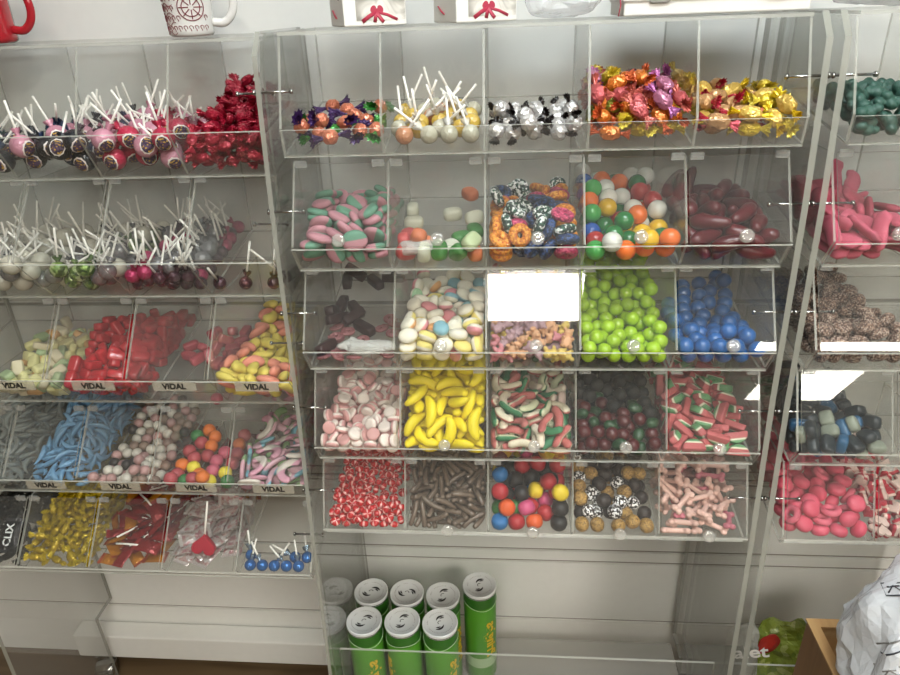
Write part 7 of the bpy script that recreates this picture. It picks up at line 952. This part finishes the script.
obj('carton_lid',bevelled(MB().add(*boxv(-.003,.275,-.003,.173,.020,.079),0,False).mesh('carton_lid',[CARD]),.002,2),t)
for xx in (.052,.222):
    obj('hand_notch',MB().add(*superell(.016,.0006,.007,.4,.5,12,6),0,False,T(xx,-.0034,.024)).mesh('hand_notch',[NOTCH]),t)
def blob(name,pts_fn,mats,sub=5,seed=1,amp=.012,sc=18,flat=False):
    bm=bmesh.new(); bmesh.ops.create_icosphere(bm,subdivisions=sub,radius=1)
    from mathutils import noise
    for v in bm.verts:
        p=Vector(pts_fn(v.co.normalized())); n=v.co.normalized()
        d=noise.noise(p*sc+Vector((seed*7.1,0,0)))+.5*abs(noise.noise(p*sc*2.3+Vector((0,seed*3.3,0))))
        d+= -.7*abs(noise.noise(p*sc*1.2+Vector((0,0,seed*5.7))))
        v.co=p+n*d*amp
    me=bpy.data.meshes.new(name); bm.to_mesh(me); bm.free()
    for m in mats: me.materials.append(m)
    me.polygons.foreach_set('use_smooth',[not flat]*len(me.polygons)); return me
FILM=film('clear film',"e6e8ea",.45,.12,.5,40)
pb=blob('plastic_bag',lambda n:(.062*spow(n.x,.6)+.012*n.z,.05*spow(n.y,.7),.055+.055*spow(n.z,.55)),[FILM],4,2,.010,22,True); o=obj('plastic_bag',pb,None,T(.098,1.235,Z(TOPZ+.004))); tag(o,'crumpled clear plastic bag between a gift box and the long carton','plastic bag')
o=obj('red_ribbon',MB().add(*tube([(0,0,0),(.003,.004,.015),(.001,.010,.03),(-.003,.012,.055),(.004,.015,.09)],.003,8,flat=.3)).mesh('red_ribbon',[RIB]),None,T(.170,1.150,Z(TOPZ+.002))); tag(o,'narrow red ribbon standing between plastic bag and carton','ribbon')
pb=blob('gift_sack',lambda n:(.075*spow(n.x,.6),.05*spow(n.y,.7),.05+.05*spow(n.z,.55)),[film('clear film b',"e8e8e8",.6,.2,.5,40)],4,9,.010,26)
o=obj('gift_sack',pb,None,T(.585,1.235,Z(TOPZ+.004))); tag(o,'white wrapped parcel with a red ribbon end on the far rack top','parcel')
obj('ribbon_end',MB().add(*tube([(0,0,0),(.01,-.004,.012),(.014,-.004,.03)],.006,8,flat=.3)).mesh('ribbon_end',[RIB]),o,T(-.055,-.062,.022))

for lab,x,y,z,sx,seed in (('crumpled clear bag lying at the front of the half empty licorice bin',-.250,1.085,-.548,.056,11),('crumpled clear bag lying at the front of the gummy cube bin',-.150,1.096,-.366,.030,12)):
    m2=blob('plastic_bag',lambda n:(sx*spow(n.x,.7),.018*n.y,.011*n.z),[film('clear liner film',"dcdcd6",.55,.15,.4,60)],4,seed,.007,38,True)
    tag(obj('plastic_bag',m2,None,T(x,y,Z(z))),lab,'plastic bag')

# ------------------------------------------------------------------ on the base shelf
CANG=candy('can green',"4f8f2a",.3,col2="2c5e1e",axis=2,thr=.262,soft=.001,coat=.3,vary=.05); LID=candy('can lid',"cfd2d0",.25,coat=.3,vary=.03); RIMM=candy('can rim',"a8aaa8",.2,metal=1,vary=0); SEAM=candy('can pale band',"9fb890",.4,vary=0); YEL=candy('can yellow',"d8b42a",.4,vary=0); REDP=candy('can red',"a83a24",.4,vary=0)
CANB=MB().add(*lathe([(.0405,0),(.0420,.003),(.0420,.297),(.0405,.300)],36),0).mesh('can_body',[CANG])
CANL=MB().add(*lathe([(.0432,-.008),(.0435,.0),(.0430,.0035),(.0405,.0040),(.0395,.0018),(.0002,.0018)],36,(False,False)),0).mesh('lid',[LID])
CANR=MB().add(*lathe([(.0430,0),(.0434,.004),(.0430,.008)],36,(False,False)),0).mesh('rim',[RIMM])
BANDM=MB().add(*tube([(.0428*math.cos(2*PI*i/36),.0428*math.sin(2*PI*i/36),.262+.005*math.sin(2*PI*i/36*2)) for i in range(36)],.0009,5,True),0).mesh('pale_line',[SEAM])
LOWB=MB().add(*lathe([(.0428,.05),(.0428,.085)],36,(False,False)),0).mesh('pale_band',[SEAM])
def swirlmark():
    m=MB()
    for s in (0,PI):
        for (r,a0,a1,w) in ((.012,.2,1.9,.0024),(.008,.1,1.3,.0016)):
            n=10; pts=[(r*math.cos(a0+(a1-a0)*i/n)+.005,r*math.sin(a0+(a1-a0)*i/n)-.003,0) for i in range(n+1)]
            m.add(*tube(pts,[w*math.sin(PI*(i+.4)/(n+.8)) for i in range(n+1)],6),0,True,RZ(s))
    m.add(*tube([(.004*math.cos(i*.6),.004*math.sin(i*.6),0) for i in range(6)],.0007,5),0)
    for v in m.v: v.z*=.15
    return m.mesh('lid_print',[INK])
LPR=swirlmark()
def ringtext():
    m=MB(); rr=random.Random(2)
    for i in range(44):
        if rr.random()<.25: continue
        a=2*PI*i/44; m.add(*boxv(.0295,.0295+rr.uniform(.0012,.0026),-.0008,.0008,0,.0003),0,False,RZ(a))
    return m.mesh('lid_small_print',[GREYINK])
RTX=ringtext()
PT=text_mesh('Pringles',.040,'lettering',.0006,.0012); PT.materials.append(YEL)
for v in PT.vertices:
    a=v.co.y/.0428; rr=.0428+v.co.z*.6+.0002; v.co=Vector((rr*math.sin(a),-rr*math.cos(a),v.co.x))
cans=[(-.342,1.160,'front row green can closest to the lollipop rack',.5,.6),(-.249,1.163,'middle can of the front row of green cans',.9,-.9),(-.157,1.162,'front row green can with lettering facing its tall neighbour',1.2,.9),(-.341,1.252,'back row green can closest to the lollipop rack',.2,2.2),(-.249,1.252,'middle can of the back row of green cans',-.2,2.4),(-.157,1.247,'back row green can touching the lettered can',1.0,1.2),(-.066,1.284,'green can with upright yellow lettering at the end of the cans',1.1,.75)]
for i,(x,y,l,la,ta) in enumerate(cans):
    tl=i==6
    t=thing('chip_can',l+', pale plastic lid','can',T(x,y,Z(-1.6405)))
    obj('can_body',CANB,t); obj('rim',CANR,t,T(0,0,.2955)); ld=obj('lid',CANL,t,T(0,0,.305)); 
    p=obj('lid_print',LPR,ld,T(0,0,.0020)@RZ(la)@Matrix.Scale(1.3,4)); obj('lid_small_print',RTX,ld,T(0,0,.0018)@RZ(la))
    obj('pale_line',BANDM,t,RZ(i)); obj('pale_band',LOWB,t) if tl else None
    obj('lettering',PT,t,T(0,0,.150)@RZ(ta))
SNACK=candy('snack film',"8a9a3a",.18,crease=.6,bscale=45,speck=["98a848","7c9038","b4bc6a"],spscale=60,spamt=.6,vary=0); REDS=candy('snack red',"a83028",.25,crease=.4,bscale=40,vary=0)
sn=blob('snack_bag',lambda n:(.068*spow(n.x,.6),.034*spow(n.y,.8),.135+.135*spow(n.z,.45)),[SNACK],4,4,.020,24,True)
o=obj('snack_bag',sn,None,T(.668,1.21,Z(-1.622))); tag(o,'yellow green crinkled snack bag with a red corner under the end rack','snack bag')
obj('red_corner',blob('red_corner',lambda n:(.024*n.x,.006*n.y,.035*n.z),[REDS],3,3,.006,30,True),o,T(-.045,-.030,.235)@RY(.5))
CL2=film('clear crinkle bag',"b8b8b0",.6,.1,.7,60)
sn=blob('clear_snack_bag',lambda n:(.038*spow(n.x,.6),.030*spow(n.y,.8),.15+.15*spow(n.z,.45)),[CL2],4,6,.016,24,True)
o=obj('clear_snack_bag',sn,None,T(.562,1.17,Z(-1.622))); tag(o,'crinkled clear bag with white script lettering behind the clear rack edges','snack bag')
tx=text_mesh('alet',.052,bold=.001); tx.materials.append(WHITEP); obj('lettering',tx,o,T(0,-.040,.262)@RZ(-.1)@RX(PI/2)@RZ(.25))
# white ledge on chrome feet behind the lollipop rack
t=thing('wall_ledge','low white ledge on chrome feet under the lollipop rack','ledge',T(-.87,1.42,0))
obj('board',bevelled(MB().add(*boxv(-.46,.46,-.035,.025,Z(-1.79),Z(-1.70)),0,False).mesh('board',[WALLM]),.004,2),t)
for xx in (-.395,.36):
    obj('foot',MB().add(*lathe([(.020,0),(.029,.002),(.030,.006),(.030,.050),(.028,.054),(.006,.053)],28),0).mesh('foot',[CHROME]),t,T(xx,-.06,.0305)@RZ(.25)@RY(PI/2))
    obj('foot_bracket',MB().add(*boxv(-.004,.004,-.012,.012,.045,Z(-1.79)+.004),0,False).mesh('foot_bracket',[CHROME]),t,T(xx-.006,-.03,0))
# wooden crate with shopping bags
CR=woodmat('crate wood',"b08858","c4a272",5,1); CR2=woodmat('darker crate wood',"7a5836","8c6640",5,2)  # second wood is a darker tone, used on one side board only
t=thing('wooden_crate','tall open wooden crate full of printed white bags, in front of the end rack','crate',T(.592,.62,0))
hz=Z(-1.112); W2,D2=.40,.385
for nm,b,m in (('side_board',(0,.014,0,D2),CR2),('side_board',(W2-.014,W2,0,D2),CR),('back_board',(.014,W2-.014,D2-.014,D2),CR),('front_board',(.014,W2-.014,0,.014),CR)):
    obj(nm,bevelled(MB().add(*boxv(b[0],b[1],b[2],b[3],0,hz-.002),0,False).mesh(nm,[m]),.0015,1),t)
for b in ((-.002,.018,-.002,D2+.002),(W2-.018,W2+.002,-.002,D2+.002),(.018,W2-.018,D2-.018,D2+.002),(.018,W2-.018,-.002,.018)):
    obj('rim_strip',MB().add(*boxv(b[0],b[1],b[2],b[3],hz-.001,hz+.003),0,False).mesh('rim_strip',[CR]),t)
obj('inner_shelf',MB().add(*boxv(.014,W2-.014,.014,D2-.014,hz-.17,hz-.16),0,False).mesh('inner_shelf',[CR]),t)
BAGM=film('white bag film',"dfe2e6",.8,.18,.25,60)
def bag(label,x,y,z,sx,sy,sz,seed,prints,top=0):
    me=blob('shopping_bag',lambda n:(sx*spow(n.x,.6)*(1-.35*max(0,n.z))+top*max(0,n.z)**2,sy*spow(n.y,.7)*(1-.3*max(0,n.z)),sz*spow(n.z,.7)),[BAGM],5,seed,.017,17,True)
    o=obj('shopping_bag',me,None,T(x,y,z)); tag(o,label,'shopping bag')
    bm=bmesh.new(); bm.from_mesh(me); from mathutils.bvhtree import BVHTree as BT; bv=BT.FromBMesh(bm); bm.free()
    cam=Vector((-x,-y,CAMZ-z))
    for k,(kind_,dx,dz,sz_,rot) in enumerate(prints):
        # printing laid onto the film surface, facing outwards to the aisle
        m2=text_mesh(kind_,sz_,'bag_print',0,.0003) if kind_ not in('ring','bar','box') else None
        if kind_=='ring': m2=MB().add(*tube([(sz_*math.cos(i*.4),sz_*.8*math.sin(i*.4),0) for i in range(16)],.0012,4,True)).mesh('bag_print',[])
        if kind_=='bar': m2=MB().add(*tube([(-sz_+sz_*.2*i,0,0) for i in range(11)],.0011,4)).mesh('bag_print',[])
        if kind_=='box':
            q=MB(); q.add(*tube([(-sz_,-sz_*.5,0),(sz_,-sz_*.5,0),(sz_,sz_*.5,0),(-sz_,sz_*.5,0)],.001,4,True)); q.add(*tube([(-sz_*.7,-sz_*.3,0),(0,sz_*.3,0),(sz_*.7,-sz_*.3,0)],.001,4)); q.add(*tube([(-sz_*.6,.2*sz_,0),(sz_*.6,.25*sz_,0)],.001,4)); m2=q.mesh('bag_print',[])
        m2.materials.clear(); m2.materials.append(GREYINK if k%2 else INKB)
        for v in m2.vertices:
            cx,cy=v.co.x*math.cos(rot)-v.co.y*math.sin(rot),v.co.x*math.sin(rot)+v.co.y*math.cos(rot)
            fr=Vector((-.35,-.75,.56)).normalized(); rt=fr.cross(Vector((0,0,1))).normalized()*-1; up=fr.cross(rt)*-1
            if up.z<0: up=-up
            if rt.x<0: rt=-rt
            st=rt*(dx+cx)+up*(dz+cy)+fr*.4
            h=bv.ray_cast(st,-fr)
            v.co=(h[0]+fr*(.0014+v.co.z*.3)) if h[0] else st-fr*.36
        obj('bag_print',m2,o)
    return o
INKB=candy('bag ink',"3c3e44",.5,vary=0)
bag('large crumpled white plastic bag with black print on top of the wooden crate',.740,.835,hz+.125,.155,.12,.180,3,[('box',-.110,.078,.015,.45),('ring',-.062,.085,.012,0),('P',-.085,.112,.015,-.9),('bar',-.100,.005,.028,.75),('bar',-.095,-.006,.026,.75),('ring',-.050,-.005,.009,0),('ring',-.066,-.030,.006,0),('box',-.100,-.045,.016,.6),('O',-.075,.040,.014,.7),('box',-.04,.06,.014,.6),('bar',-.02,-.05,.04,.75)],.03)
bag('small knotted white plastic bag slumped against the crate rim',.652,.765,hz+.005,.048,.07,.085,8,[('box',-.01,.03,.014,.2),('ring',.015,.015,.006,0)],-.01)
# ------------------------------------------------------------------ camera and world
f_px=679.9; yaw,pit,rol=math.radians(-5.18),math.radians(26),math.radians(2.28)
fw=Vector((math.sin(yaw)*math.cos(pit),math.cos(yaw)*math.cos(pit),-math.sin(pit))); rt=Vector((math.cos(yaw),-math.sin(yaw),0)); dn=fw.cross(rt)
r2=rt*math.cos(rol)+dn*math.sin(rol); d2=-rt*math.sin(rol)+dn*math.cos(rol)
cam=bpy.data.cameras.new('camera'); co=bpy.data.objects.new('camera',cam); COL.objects.link(co)
cam.sensor_width=36; cam.lens=f_px/900*36; cam.clip_start=.02
M=Matrix.Identity(4)
for i in range(3): M[i][0]=r2[i]; M[i][1]=-d2[i]; M[i][2]=-fw[i]
M[0][3]=0;M[1][3]=0;M[2][3]=CAMZ
co.matrix_world=M; scene.camera=co
w=bpy.data.worlds.new('world'); scene.world=w; w.use_nodes=True; w.node_tree.nodes['Background'].inputs[0].default_value=(1,.97,.93,1); w.node_tree.nodes['Background'].inputs[1].default_value=.15
cy=scene.cycles
cy.max_bounces=10; cy.diffuse_bounces=4; cy.glossy_bounces=4; cy.transmission_bounces=6; cy.transparent_max_bounces=40; cy.caustics_reflective=False; cy.caustics_refractive=False
cy.use_denoising=True; cy.sample_clamp_indirect=4
scene.view_settings.view_transform='Standard'; scene.view_settings.look='None'; scene.view_settings.exposure=0.0
